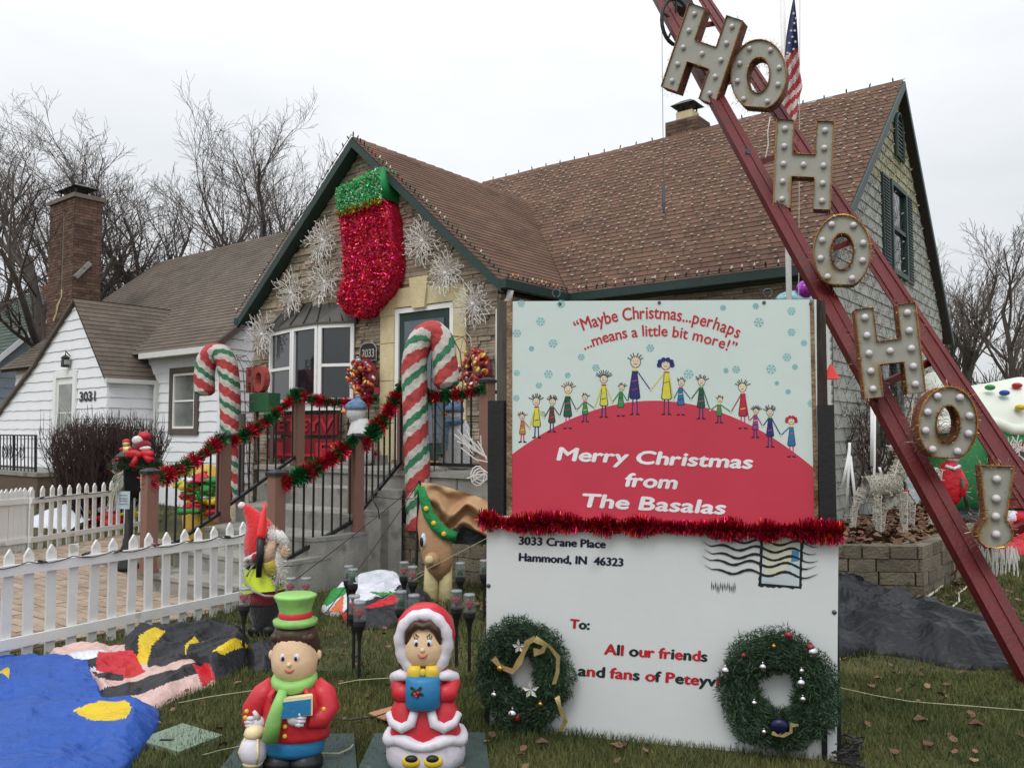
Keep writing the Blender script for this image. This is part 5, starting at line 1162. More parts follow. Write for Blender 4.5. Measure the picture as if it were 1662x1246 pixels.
def ribbon(pts, wd, parent, name='ribbon', m=None):
    mb = MB(); P = [sp(x, y, l+.055) for x, y, l in pts]; o = len(mb.v)
    for i, p in enumerate(P):
        d = (P[min(i+1, len(P)-1)]-P[max(i-1, 0)]).normalized(); s_ = d.cross(SN).normalized()*wd/2*(1 if i % 2 else .75)+SN*.012*(-1)**i; mb.v += [p-s_, p+s_]
    mb.f = [(2*i, 2*i+1, 2*i+3, 2*i+2) for i in range(len(P)-1)]; mb.m = [0]*len(mb.f); return emit(mb, name, m or M_gld, parent, True)
wl_ = wreath('green pine wreath with gold ribbon and silver poinsettias on the envelope', 850, 1091, 50, 58, 36, 1.0)
ribbon([(801, 1067, .08), (812, 1082, .09), (832, 1089, .1), (842, 1075, .1), (850, 1058, .1), (856, 1042, .11), (868, 1036, .11)], .03, wl_); ribbon([(868, 1036, .11), (885, 1046, .12), (880, 1056, .11), (866, 1058, .1)], .035, wl_)
ribbon([(880, 1042, .1), (893, 1050, .1), (906, 1066, .09), (905, 1090, .09), (899, 1110, .09)], .022, wl_); ribbon([(904, 1130, .09), (908, 1145, .1), (914, 1160, .09), (918, 1168, .09), (910, 1186, .08)], .026, wl_)
for x, y, s_ in ((862, 1118, 1), (843, 1048, .8)):
    for k in range(5):
        a = k*1.26+.4; c = sp(x, y, .135); t = c+(SX*math.cos(a)+Z*math.sin(a))*.045*s_+SN*.006; sd_ = (SX*-math.sin(a)+Z*math.cos(a))*.011*s_; m_ = c.lerp(t, .5)+SN*.012
        emit(MB().add([c, m_-sd_, t, m_+sd_], [(0, 1, 2), (0, 2, 3)]), 'poinsettia_petal', mat('silver_petal', S(206, 206, 200), .4, .1, 20, metal=.3), wl_)
ball(812, 1084, .018, M_gb, wl_); ball(802, 1127, .016, M_sil, wl_); ball(877, 1142, .013, M_gb, wl_); ball(832, 1158, .026, M_sil, wl_, .13); ball(838, 1163, .022, M_rb, wl_, .12)
wr_ = wreath('green pine wreath with silver baubles covering the end of the last line', 1262, 1117, 60, 62, 40, 2.2)
for x, y, r_, m_ in ((1319, 1058, .024, M_sil), (1238, 1082, .019, M_sil), (1177, 1088, .022, M_sil), (1300, 1108, .021, M_sil), (1301, 1088, .012, M_sil), (1240, 1187, .014, M_sil), (1316, 1050, .018, M_rb), (1280, 1030, .018, M_rb), (1207, 1063, .011, M_rb), (1256, 1048, .01, M_gb), (1303, 1134, .015, M_sil), (1224, 1140, .014, M_sil)): ball(x, y, r_, m_, wr_)
c = sp(1265, 1178, .135); emit(MB().loft([(0, 0, 0, .045, .038), (0, 0, .015, .04, .033), (0, 0, .022, .02, .015)], 14, 0, (c, SX, Z, SN)), 'navy_ornament', mat('navy_foil', S(30, 34, 70), .3, metal=.5), wr_, True)
ribbon([(1253, 1188, .1), (1262, 1193, .11), (1272, 1192, .1), (1284, 1188, .1), (1284, 1176, .1), (1296, 1176, .1)], .018, wr_)
# ============================================================ crane boom with HO HO HO!
M_redp2 = mat('boom_red_paint', S(104, 20, 24, .8), .5, .2, 5, .25, 40, speck=(S(70, 34, 32), 7, .64))
bA, bB = atY(1690, 1110, 4.9), atY(1068, -15, 9.4); cA, cB = atY(1852, 1085, 4.9), atY(1136, -10, 9.7); bA.z = max(bA.z, 0)
boom = thing('crane_boom', 'long red steel boom carrying the HO HO HO! letters', 'boom', Vector((bA.x, bA.y, 0)), 0)
def channel(a, b, wd, dp, flip, name='rail'):
    d = (b-a).normalized(); s_ = d.cross(Vector((0, 1, 0))).normalized(); f = s_.cross(d).normalized(); f = f if f.y < 0 else -f; mb = MB()
    mb.box((a+b)/2, s_*wd/2, f*.006, d*(b-a).length/2); mb.box((a+b)/2+s_*flip*(wd/2-.005)-f*dp/2, s_*.005, f*(dp/2-.007), d*(b-a).length/2)
    mb.box((a+b)/2-s_*flip*(wd*.1)+f*.012, s_*.006, f*.006, d*(b-a).length/2); return emit(mb, name, M_redp2, boom)
channel(bA, bB, .15, .09, 1); off = Vector((.06, .03, 0))
channel(cA-off, cB-off*.4, .09, .09, -1); channel(cA+off*1.5, cB+off, .09, .09, 1)
for t in (.1, .27, .44, .6, .76, .9, .985): a, b = bA.lerp(bB, t), cA.lerp(cB, t+.02); emit(MB().beam(a+Vector((0, .06, 0)), b+Vector((0, .06, 0)), .05, .05), 'cross_brace', M_redp2, boom)
for t in (.3, .62, .83):
    for k in range(1): emit(MB().loft([(0, 0, 0, .03, .03), (0, 0, .012, .025, .025)], 10, 0, (bA.lerp(bB, t)+Vector((0, -.02, 0)), Vector((1, 0, 0)), Z, Vector((0, -1, 0)))), 'bolt_head', M_scr, boom)
wc = atY(1097, 36, 9.1); ring = [wc+Vector((math.cos(t)*.17, .05*math.cos(t), math.sin(t)*.27)) for t in np.linspace(0, 2*math.pi, 25)[:-1]]
mb = MB(); mb.tube(ring, .022, 6, closed=True)
for k in range(5): a = k*1.257+.3; mb.tube([wc, wc+Vector((math.cos(a)*.17, .05*math.cos(a), math.sin(a)*.27))], .014, 5)
emit(mb, 'pulley_wheel', M_blk, boom); emit(MB().box(atY(1102, 4, 9.5), Vector((.16, .1, 0)), Vector((0, .12, 0)), Vector((-.06, 0, .14))), 'winch_block', M_blk, boom)
cb = atY(1074, 20, 9.15); ce = atY(1073, 345, 9.15)
hk = emit(MB().tube([cb, Vector((cb.x, cb.y, ce.z))], .004, 4), 'cable', M_scr, boom)
e = Vector((cb.x, cb.y, ce.z)); mb = MB().tube([e+Z*.35, e+Z*.1, e-Z*.0], [.014, .02, .012], 6); mb.tube([e+Vector((0, 0, 0)), e+Vector((.03, 0, -.03)), e+Vector((.0, 0, -.07)), e+Vector((-.02, 0, -.04))], .008, 5); emit(mb, 'hook', M_scr, boom)
M_face = mat('cream_letter_face', S(156, 155, 144), .5, .06, 3, .1, 20, speck=(S(150, 142, 120), 4, .63)); M_side = mat('rusty_letter_side', S(92, 44, 36), .7, .4, 25, .5, 80, col2=S(140, 90, 60)); M_gt = mat('gold_tinsel_edge', S(170, 128, 60), .35, .3, 30, metal=.7, island=.5)
M_lamp = mat('frosted_lamp', S(204, 198, 200), .25, .03, 3, coat=.4)
LNV = Vector((-math.sin(.35), -math.cos(.35), 0)); ctr_d = bB-bA
def depth_at(y):
    lo, hi = 0, 1
    for _ in range(40):
        m = (lo+hi)/2
        if proj(bA.lerp(bB, m))[1] > y: lo = m
        else: hi = m
    return bA.lerp(bB, lo).y
def letter(name, label, loops, lamps, cx, cy, w_, h, tilt, yaw=.35, dy=-.42):
    LNV = Vector((-math.sin(yaw), -math.cos(yaw), 0))
    """loops in unit box (-.5..+.5), first outer then hole"""
    Y = depth_at(cy)+dy; P0 = atY(cx, cy, Y); ct, st_ = math.cos(tilt), math.sin(tilt)
    def pt(a, b): X_, Y_ = a*w_, -b*h; return onp(cx+X_*ct-Y_*st_, cy+X_*st_+Y_*ct, P0, LNV)
    t = thing('marquee_letter', label, 'letter', P0, -yaw, 'HO HO HO! letters on the boom'); dpt = .15
    L3 = [[pt(*p) for p in lp] for lp in loops]
    # face: triangulate outer with hole through a bridge of quads when two loops have equal count
    mb = MB()
    if len(L3) == 2:
        n_ = len(L3[0]); o = len(mb.v); mb.v += [p-LNV*.02 for p in L3[0]]+[p-LNV*.02 for p in L3[1]]
        mb.f += [(i, (i+1) % n_, n_+(i+1) % n_, n_+i) for i in range(n_)]; mb.m += [0]*n_
    else: mb.poly([p-LNV*.02 for p in L3[0]])
    emit(mb, 'face', M_face, t)
    mb = MB()
    for lp in L3:
        n_ = len(lp)
        for i in range(n_):
            a, b = lp[i], lp[(i+1) % n_]; mb.add([a, b, b-LNV*dpt, a-LNV*dpt], [(0, 1, 2, 3)])
    if len(L3) == 2:
        n_ = len(L3[0]); mb.add([p-LNV*dpt for p in L3[0]]+[p-LNV*dpt for p in L3[1]], [(i, (i+1) % n_, n_+(i+1) % n_, n_+i) for i in range(n_)])
    else: mb.poly([p-LNV*dpt for p in L3[0]])
    emit(mb, 'side', M_side, t)
    mb = MB()
    for lp in L3: mb.tube(lp, .0045, 4, closed=True)
    emit(mb, 'rim', M_gt, t)
    for q_, lp in enumerate(L3):
        chips_along('edge_tinsel', lp+[lp[0]], .004, 500, .018, .003, [M_gt], None, t, kind='stuff')
        sp_ = []; n_ = len(lp)
        chips_along('side_tinsel', [p-LNV*dpt*.5 for p in lp+[lp[0]]], .12, 600, .03, .003, [mat('side_strands', S(150, 120, 104), .4, .3, 30, metal=.5, island=.6)], None, t, kind='stuff', out=.6)
    s0 = None
    for (a, b) in lamps:
        c = pt(a, b)+LNV*.0
        if s0 is None: s0 = (emit(MB().sphere(c-LNV*.004, .026, 12), 'lamp', M_lamp, t, True), c)
        else: inst(s0[0], t, Matrix.Translation(c-s0[1]) @ WM[s0[0].name])
    return t
lw = .30
HL = [[(-.5, -.5), (-.5+lw, -.5), (-.5+lw, -.14), (.5-lw, -.14), (.5-lw, -.5), (.5, -.5), (.5, .5), (.5-lw, .5), (.5-lw, .12), (-.5+lw, .12), (-.5+lw, .5), (-.5, .5)]]
HB = [(s_*.35, y) for s_ in (-1, 1) for y in (-.4, -.2, 0, .2, .4)]+[(0, 0)]
# n-gon H face splits badly when non-convex; keep as one polygon (Blender tessellates)
def oval(rx, ry, n, flat=True, cy=0):
    out = []
    for i in range(n):
        a = 2*math.pi*i/n+.0001; x, y = math.cos(a), math.sin(a)
        if flat and y < 0: x = x*(1-.0*y); e = .75; x = math.copysign(abs(x)**.9, x); y = max(y, -.93)
        out.append((x*rx, cy+y*ry))
    return out
OL = [oval(.5, .5, 32), oval(.2, .255, 32, False, -.01)]
OB = [(-.2, .36), (.18, .36), (-.355, .14), (.36, .12), (-.375, -.11), (.36, -.12), (-.24, -.36), (.19, -.37)]
XL = [[(-.40, -.17), (-.22, -.17), (-.40, .5)]]
letter('marquee_letter', 'top marquee letter H, tilted, beside the pulley wheel', HL, HB, 1139, 87, 92, 143, math.radians(18.5), .62)
letter('marquee_letter', 'first marquee letter O, overlapping the hanging flag', OL, OB, 1231, 121, 90, 114, math.radians(4), .5)
letter('marquee_letter', 'upright marquee letter H in front of the roof', HL, HB, 1304, 267, 93, 143, math.radians(2.5), .38)
letter('marquee_letter', 'marquee letter O below the roof gutter line', OL, OB, 1367, 407, 93, 118, math.radians(2), .36)
letter('marquee_letter', 'lowest marquee letter H leaning left before the siding', HL, HB, 1445, 569, 99, 146, math.radians(-6.5), .24)
letter('marquee_letter', 'lowest marquee letter O in front of the white inflatable', OL, OB, 1539, 687, 95, 120, math.radians(3), .12)
ex = [(-.44, .5), (-.27, -.16), (-.36, -.2), (-.43, -.27), (-.46, -.34), (-.40, -.43), (-.25, -.49), (0, -.51), (.25, -.49), (.40, -.43), (.46, -.34), (.43, -.27), (.36, -.2), (.27, -.16), (.44, .5)]
letter('marquee_letter', 'marquee exclamation mark at the bottom of the boom', [ex], [(0, .34), (0, .1), (.0, -.12), (.02, -.34)], 1617, 822, 62, 132, math.radians(1.5), .3)
# lead wires on letters
def cord(label, pts, r, m, cat='cable', name='cord', base=None, grp=None):
    o = emit(MB().tube(pts, r, 5), name, m, base=pts[0]); return tag(o, label, cat, grp)
M_cordw = mat('white_cord', S(206, 200, 184), .5); M_cordo = mat('orange_cord', S(190, 96, 60), .5)
yy = depth_at(220)-.1; cord('thin white lead hanging between the first O and the boom', [atY(x, y, yy) for x, y in ((1250, 190), (1246, 215), (1247, 235), (1242, 258), (1232, 282), (1231, 300), (1233, 322))], .006, M_cordw)
yy = depth_at(680)-.1; cord('thin white lead looping beside the lowest O', [atY(x, y, yy) for x, y in ((1482, 650), (1479, 690), (1487, 712), (1488, 735), (1494, 745), (1490, 752), (1480, 749), (1478, 738), (1486, 728))], .005, M_cordw)
# flag and pole
PY = 8.6; a, b = atY(1282, 490, PY), atY(1279, -260, PY)
fp = emit(MB().tube([Vector((a.x, PY, 0)), Vector((a.x-.02, PY, b.z))], [.032, .026], 12), 'flagpole', M_vinyl, base=Vector((a.x, PY, 0)), smooth=True); tag(fp, 'slim white flagpole rising behind the boom letters', 'flagpole')
cord('thin halyard rope hanging beside the white flagpole', [atY(1296+t*2.5, 560-t*600, PY-.05) for t in np.linspace(0, 1, 6)], .004, M_cordw, 'rope', 'halyard')
rows = 60; LE = [(0, 1287), (30, 1281), (60, 1276), (95, 1273), (120, 1276), (150, 1272), (175, 1264), (195, 1268), (215, 1284)]; RE = [(0, 1290), (30, 1293), (60, 1295), (95, 1297), (120, 1299), (140, 1303), (160, 1297), (195, 1292), (215, 1290)]
def itp(T, y): return float(np.interp(y, [t[0] for t in T], [t[1] for t in T]))
mb = MB(); cols_ = 14
for i in range(rows+1):
    y = 215*i/rows
    for j in range(cols_+1):
        t = j/cols_; x = itp(LE, y)*(1-t)+itp(RE, y)*t; mb.v.append(atY(x, y, PY-.12+.05*math.sin(t*9+y*.02)*min(1, y/60)))
for i in range(rows):
    for j in range(cols_):
        y = 215*(i+.5)/rows; t = (j+.5)/cols_; edge = 92-14*t
        m_ = 0 if y < edge else (1 if int((y-edge+22*t)/12.5) % 2 else 2)
        mb.f.append((i*(cols_+1)+j, i*(cols_+1)+j+1, (i+1)*(cols_+1)+j+1, (i+1)*(cols_+1)+j)); mb.m.append(m_)
fl_ = emit(mb, 'flag', [mat('flag_navy', S(56, 66, 104), .8), mat('flag_red', S(184, 66, 74), .8), mat('flag_white', S(214, 208, 204), .8)], base=atY(1287, 0, PY)); fl_.data.polygons.foreach_set('use_smooth', [True]*len(fl_.data.polygons))
tag(fl_, 'furled stars and stripes flag hanging beside the first letter O', 'flag')
mb = MB()
for k, (x, y) in enumerate(((1289, 38), (1290, 50), (1286, 60), (1291, 68), (1281, 70), (1288, 80), (1278, 86), (1292, 30), (1284, 50), (1288, 22))):
    c = atY(x, y, PY-.2); pts = [c+Vector((math.sin(a)*(.018 if i % 2 == 0 else .007), 0, math.cos(a)*(.018 if i % 2 == 0 else .007))) for i, a in enumerate(np.linspace(0, 2*math.pi, 11)[:-1])]; mb.poly(pts)
emit(mb, 'stars', mat('star_white', S(214, 208, 204)), fl_)
# ============================================================ helpers for soft things
def ovalv(n, rx, rz): return [(rx*math.cos(a), rz*math.sin(a)) for a in np.linspace(0, 2*math.pi, n+1)[:-1]]
def heap(outline, h, seed, fold=.5, rings=70, dens=18, z0=0.0, freq=3.0, ridge=None):
    """crumpled cloth lying inside a world-space outline"""
    O_ = [Vector((p.x, p.y, 0)) for p in outline]; k = len(O_); pts = []
    for i in range(k):
        p0, p1, p2, p3 = O_[i-1], O_[i], O_[(i+1) % k], O_[(i+2) % k]
        for j in range(dens):
            t = j/dens; pts.append(.5*((2*p1)+(-p0+p2)*t+(2*p0-5*p1+4*p2-p3)*t*t+(-p0+3*p1-3*p2+p3)*t**3))
    c = sum(pts, Vector())/len(pts); n_ = len(pts); mb = MB(); off = Vector((seed*3.7, seed*1.3, seed)); ca, sa = math.cos(seed*1.1), math.sin(seed*1.1)
    NN = noise.noise
    for r in range(rings+1):
        f = 1-r/rings
        for p in pts:
            q = c+(p-c)*f; w1 = NN(Vector((q.x*1.1, q.y*1.1, 0))+off)*1.1; e = min(1, (1-f)*(4.5+2.5*NN(Vector((p.x*3, p.y*3, 5))+off)))
            x_ = q.x*ca+q.y*sa+w1*.35; y_ = -q.x*sa+q.y*ca+w1*.3
            g_ = NN(Vector((x_*freq*.4, y_*freq*.6, 9))+off); w2 = NN(Vector((q.x*5, q.y*5, 2))+off)*.12
            f1 = noise.voronoi(Vector((x_*freq*.75+w2, y_*freq*1.7, 0))+off)[0]; f2 = noise.voronoi(Vector((x_*freq*2.6, y_*freq*4.2+w2*2, 3))+off)[0]; a = b = 0
            cz = min(1, (f1[1]-f1[0])*1.6); c2 = min(1, (f2[1]-f2[0])*1.6)
            f3 = noise.voronoi(Vector((x_*freq*5+w2*3, y_*freq*8.5, 6))+off)[0]; z = h*(e**.75)*max(.04, .22+.5*g_+.70*f1[0]+.34*f2[0]+.15*f3[0]-.12*cz-.08*c2)
            if r == 0: z = -.012
            mb.v.append(Vector((q.x, q.y, z0+.014+max(z, -.012 if r == 0 else .004))))
    for r in range(rings):
        for i in range(n_): mb.f.append((r*n_+i, r*n_+(i+1) % n_, (r+1)*n_+(i+1) % n_, (r+1)*n_+i)); mb.m.append(0)
    if (O_[1]-O_[0]).cross(O_[2]-O_[1]).z < 0: mb.f = [f[::-1] for f in mb.f]
    return mb
def paint(mb, polys):
    """polys: [(px polygon, material index)] painted by the cloth's own print areas"""
    C_ = np.array([list(proj((lambda c: Vector((c.x, c.y, c.z*.5)))(sum((mb.v[i] for i in f), Vector())/len(f)))[:2]) for f in mb.f])
    for pgn, m in polys:
        ins = inside(pgn, C_)
        for i in np.nonzero(ins)[0]: mb.m[i] = m
def fabric(n, c, r=.55, sh=.0): return mat('nylon_'+n, S(*c, .9), r*.8, .09, 5, 1.0, 13, sheen=sh, spec=.38, stretch=(1, 1.8, 1))
NB, NK, NY, NR, NP, NW, NG, NO = fabric('blue', (28, 80, 168)), fabric('black', (30, 32, 38)), fabric('yellow', (216, 186, 30)), fabric('red', (196, 28, 44)), fabric('pink', (214, 180, 172)), fabric('white', (226, 230, 240)), fabric('green', (40, 140, 60)), fabric('orange', (226, 110, 60))
def gs(*pts): return [G(x, y, 0) for x, y in pts]
# deflated inflatable, left foreground
t = thing('deflated_inflatable', 'deflated inflatable of blue, pink, red and black cloth crumpled by the fence', 'inflatable', G(150, 1150), 0)
m1 = heap(gs((-30, 1085), (60, 1078), (130, 1095), (160, 1130), (180, 1150), (250, 1152), (258, 1180), (230, 1222), (190, 1262), (60, 1300), (-60, 1300)), .13, 3, .55, freq=1.9)
paint(m1, [([(-40, 1108), (12, 1106), (18, 1118), (-40, 1130)], 1), ([(118, 1168), (150, 1158), (160, 1153), (198, 1153), (215, 1163), (206, 1182), (168, 1188), (140, 1180)], 1)])
emit(m1, 'blue_cloth', [NB, NY], t, True)
m2 = heap(gs((60, 1083), (110, 1072), (165, 1070), (235, 1062), (345, 1098), (352, 1112), (300, 1130), (230, 1158), (165, 1152), (120, 1112)), .10, 7, .6, freq=2.4)
paint(m2, [([(100, 1080), (165, 1068), (190, 1075), (180, 1100), (120, 1104), (105, 1095)], 2), ([(100, 1098), (165, 1080), (170, 1090), (118, 1106)], 1), ([(155, 1132), (240, 1108), (330, 1086), (350, 1092), (300, 1110), (250, 1128), (162, 1146)], 1), ([(158, 1072), (215, 1066), (236, 1100), (200, 1112), (155, 1098)], 3), ([(312, 1092), (362, 1096), (330, 1118)], 3), ([(150, 1102), (200, 1104), (200, 1114), (160, 1114)], 1)])
emit(m2, 'pink_cloth', [NP, NK, NW, NR], t, True)
m3 = heap(gs((186, 1068), (215, 1052), (240, 1043), (330, 1040), (400, 1043), (408, 1065), (395, 1090), (350, 1112), (305, 1100), (250, 1102), (222, 1096)), .15, 12, .6, freq=2.2)
paint(m3, [([(225, 1055), (250, 1044), (268, 1046), (246, 1066), (236, 1092), (222, 1085)], 1), ([(298, 1062), (316, 1048), (330, 1062), (312, 1058), (300, 1080)], 1), ([(344, 1076), (372, 1060), (395, 1052), (405, 1058), (380, 1070), (360, 1082)], 1), ([(318, 1094), (338, 1090), (350, 1106), (322, 1112)], 2)])
emit(m3, 'black_cloth', [NK, NY, NR], t, True)
o = emit(heap(gs((400, 1060), (440, 1052), (452, 1075), (440, 1092), (408, 1094)), .13, 5, freq=2.5), 'fabric_bag', NK, base=G(425, 1080), smooth=True); tag(o, 'dark grey crumpled bag on the grass left of the caroller boy', 'bag')
t = thing('deflated_inflatable', 'deflated white, green and black cloth heap beside the concrete steps', 'inflatable', G(590, 985), 0)
m1 = heap(gs((524, 985), (560, 962), (600, 948), (640, 948), (662, 962), (655, 985), (600, 1000), (560, 1000), (530, 998)), .15, 9, .5, freq=2.2)
paint(m1, [([(524, 985), (535, 966), (566, 968), (560, 978), (530, 990)], 1), ([(600, 972), (650, 972), (640, 980), (610, 978)], 1), ([(535, 995), (558, 978), (556, 999)], 2)])
emit(m1, 'white_cloth', [NW, NG, NO], t, True)
m2 = heap(gs((555, 1000), (600, 984), (655, 968), (700, 978), (705, 1000), (660, 1016), (600, 1022), (562, 1014)), .11, 14, .6, freq=2.2)
paint(m2, [([(590, 995), (640, 978), (650, 990), (600, 998)], 1), ([(555, 1000), (568, 998), (568, 1010), (558, 1010)], 1)]); emit(m2, 'black_cloth', [NK, NR], t, True)
o = emit(heap(gs((1330, 962), (1372, 966), (1430, 972), (1475, 975), (1520, 992), (1590, 1012), (1640, 1045), (1655, 1080), (1600, 1088), (1540, 1084), (1480, 1070), (1420, 1062), (1330, 1062)), .18, 21, .6, rings=110, freq=1.5), 'tarp', fabric('charcoal', (24, 27, 34), .55), base=G(1500, 1040), smooth=True); tag(o, 'big crumpled charcoal tarp on the grass below the block wall', 'tarp')
t = thing('white_blanket', 'white snow blanket draped over the bank behind the far fence', 'blanket', G(110, 890), 0)
mb = MB(); nx, ny = 40, 10
for i in range(nx+1):
    for j in range(ny+1):
        x = -20+i*230/nx; ytop = np.interp(x, [-20, 60, 130, 180, 215], [852, 836, 806, 796, 802]); y = ytop+(70-40*i/nx)*j/ny
        p = atY(x, y, 13.2-.6*j/ny+x*.001); mb.v.append(p+Vector((0, .05*noise.noise(Vector((x*.05, y*.06, 0))), .04*noise.noise(Vector((x*.07, y*.05, 4))))))
for i in range(nx):
    for j in range(ny): a = i*(ny+1)+j; mb.f.append((a, a+1, a+ny+2, a+ny+1)); mb.m.append(0)
emit(mb, 'cloth', NW, t, True)
# bright clutter behind fence and left railing
def clutter(label, px, Y, colors, n, seed, sz=.12, zr_=(0, .35)):
    R_ = random.Random(seed); t = thing('decoration_pile', label, 'decorations', Vector((atY(px[0], 700, Y).x, Y, 0)), 0)
    for i in range(n):
        x = R_.uniform(px[0], px[1]); y = R_.uniform(px[2], px[3]); c = atY(x, y, Y+R_.uniform(-.15, .15)); c.z = max(c.z, .04); r_ = R_.uniform(.4, 1)*sz
        mb = MB().sphere(c, (r_*1.3, r_*R_.uniform(.4, .8), r_*R_.uniform(.3, .7)), 14)
        for q in range(len(mb.v)): mb.v[q] += (mb.v[q]-c).normalized()*noise.noise(mb.v[q]*16)*r_*1.3
        emit(mb, 'crumpled_cloth', R_.choice(colors), t, True)
    return t
clutter('red and yellow crumpled ornaments behind the far fence near the lamp post', (150, 214, 822, 856), 12.8, [NR, NY, NR, NY, NW], 20, 3, .16)
clutter('gold, red and green deflated figures heaped behind the left stair railing', (298, 352, 768, 832), 10.2, [NY, NR, mat('gold_cloth', S(190, 150, 50), .6), NR, NG, NW, NR], 46, 8, .10)
t = thing('wrapped_gift', 'large mustard and red deflated figure standing behind the left railing', 'inflatable', Vector((atY(338, 700, 10.6).x, 10.6, 0)), 0)
c = atY(336, 800, 10.6); mb = MB().loft([(0, 0, -.9, .25, .2), (0, 0, -.3, .3, .22), (0, 0, 0, .26, .2), (-.02, 0, .3, .2, .16), (0, 0, .36, .05, .05)], 16, 0, (c, Vector((1, 0, 0)), Vector((0, 1, 0)), Z)); emit(mb, 'body', mat('mustard_cloth', S(196, 160, 60), .6, .1, 6, .3, 12), t, True)
c = atY(352, 805, 10.4); emit(MB().sphere(c, (.2, .12, .26), 12), 'red_bag', NR, t, True)
# ============================================================ garlands on the railings
def rg(pts, label, n=2600, rad=.082, per=None):
    P = []
    for a, b in zip(pts[:-1], pts[1:]):
        for k in range(8): t_ = k/8; P.append(a.lerp(b, t_)-Z*.05*math.sin(t_*math.pi)*(b-a).length)
    P.append(pts[-1]); L_ = sum((P[i+1]-P[i]).length for i in range(len(P)-1)); per = per or max(2, int(L_/.22))
    tinsel(label, P, rad*.8, int(n*1.35), .008, [M_tin['red'], M_tin['green']], lambda t_, r: ((np.sin(t_*per*2*math.pi+np.sin(t_*17)*1.2)*.5+.5+(r-.5)*.5) < .4).astype(np.int32), ln=rad, group='red and green tinsel garlands on the railings')
e = Vector((0, -.06, 0))
rg([A1+Z*.86+e, A2+Z*.93+e], 'red and green garland on the lowest left rail by the lamp post', 2600)
rg([A2+Z*.88+e+V*.1, A3+Z*.9+e], 'red and green garland climbing to the tallest left post', 2600)
rg([B1+Z*.85+e+V*.05, B2+Z*.93+e], 'red and green garland on the right rail above the gnome', 2800)
rg([B2+Z*.86+e+V*.08, B3+Z*.95+e], 'red and green garland climbing toward the large candy cane', 2800)
rg([A3+Z*.87+e-U*.05, H(8.55, 7.85, 1.95)], 'red and green garland running level below the window', 2400, .07)
rg([B3+Z*.85+e, C1+Z*.87+e], 'red and green garland on the short rail right of the candy cane', 2200, .075)
# ============================================================ candy canes
M_cw, M_cr, M_cg = mat('cane_white_cloth', S(196, 190, 182), .8, .1, 8, .8, 16), mat('cane_red_cloth', S(172, 66, 64), .8, .2, 12, .8, 16), mat('cane_green_cloth', S(56, 118, 86), .8, .2, 12, .8, 16)
M_cage = mat('weathered_cage', S(128, 106, 96), .7, .2, 20)
def cane(label, pxp, Y, rpx, base_z, seed, hand=1, pitch=.42, side=1):
    P = [atY(x, y, Y) for x, y in pxp]; r_ = rpx*Y/F; t = thing('candy_cane', label, 'candy cane', Vector((P[0].x, P[0].y, base_z)), 0)
    D = []      # resample with catmull
    for i in range(len(P)-1):
        p0, p1, p2, p3 = P[max(i-1, 0)], P[i], P[i+1], P[min(i+2, len(P)-1)]
        n_ = max(3, int((p2-p1).length/.006))
        for j in range(n_): s_ = j/n_; D.append(.5*((2*p1)+(-p0+p2)*s_+(2*p0-5*p1+4*p2-p3)*s_*s_+(-p0+3*p1-3*p2+p3)*s_**3))
    D.append(P[-1]); n_ = 72; mb = MB(); cum = 0; L_ = []
    for i in range(len(D)):
        d = (D[min(i+1, len(D)-1)]-D[max(i-1, 0)]).normalized(); Y_ = Vector((0, 1, 0)); X_ = Y_.cross(d).normalized(); cum += (D[i]-D[i-1]).length if i else 0; L_.append(cum)
        endf = min(1, ((len(D)-1-i)*.006/.1+.25))**.5
        for j in range(n_):
            a = 2*math.pi*j/n_; rr = r_*endf*(1+.06*noise.noise(Vector((math.cos(a)*1.5, math.sin(a)*1.5, cum*5+seed)))+.035*noise.noise(Vector((math.cos(a)*4, math.sin(a)*4, cum*16+seed))))
            mb.v.append(D[i]+X_*math.copysign(abs(math.cos(a))**.8, math.cos(a))*rr+Y_*math.sin(a)*rr*1.25)
    for i in range(len(D)-1):
        for j in range(n_):
            a = 2*math.pi*(j+.5)/n_; ph = ((L_[i]+hand*(math.cos(a))*pitch*.30+(a if False else 0))/pitch+.02*math.sin(j)) % 1
            m_ = 1 if ph < .36 else (2 if .60 < ph < .80 else 0)
            mb.f.append((i*n_+j, i*n_+(j+1) % n_, (i+1)*n_+(j+1) % n_, (i+1)*n_+j)); mb.m.append(m_)
    mb.f.append(tuple((len(D)-1)*n_+j for j in range(n_))); mb.m.append(0)
    emit(mb, 'striped_body', [M_cw, M_cr, M_cg], t, True)
    mb = MB(); off = Vector((side*r_*1.25, r_*.9, 0)); k = max(1, len(D)//14); rl = [D[i]+off for i in range(0, len(D), k)]; rl2 = [p+Vector((side*.12, .1, 0)) for p in rl]
    mb.tube(rl, .007, 4); mb.tube(rl2, .007, 4)
    for i in range(len(rl)): mb.tube([rl[i], rl2[i]], .005, 4); mb.tube([rl2[i], rl[min(i+1, len(rl)-1)]], .005, 4)
    emit(mb, 'wire_frame', M_cage, t)
    return t
cy_ = onv(676, 850, 6.32).y
cane('large red, green and white candy cane standing in front of the green door', [(680, 858), (679, 800), (676, 730), (674, 660), (672, 610), (675, 575), (686, 549), (703, 541), (717, 556), (722, 585), (724, 612), (725, 632)], cy_, 20.5, .46, 1, -1, .43, 1)
cy2 = onv(378, 870, 7.0).y
cane('smaller candy cane hooked leftward beside the left stair railing', [(382, 868), (380, 800), (376, 720), (374, 660), (372, 615), (368, 588), (358, 574), (345, 574), (335, 588), (332, 612), (333, 642)], cy2, 15.5, 0, 5, 1, .40, 1)
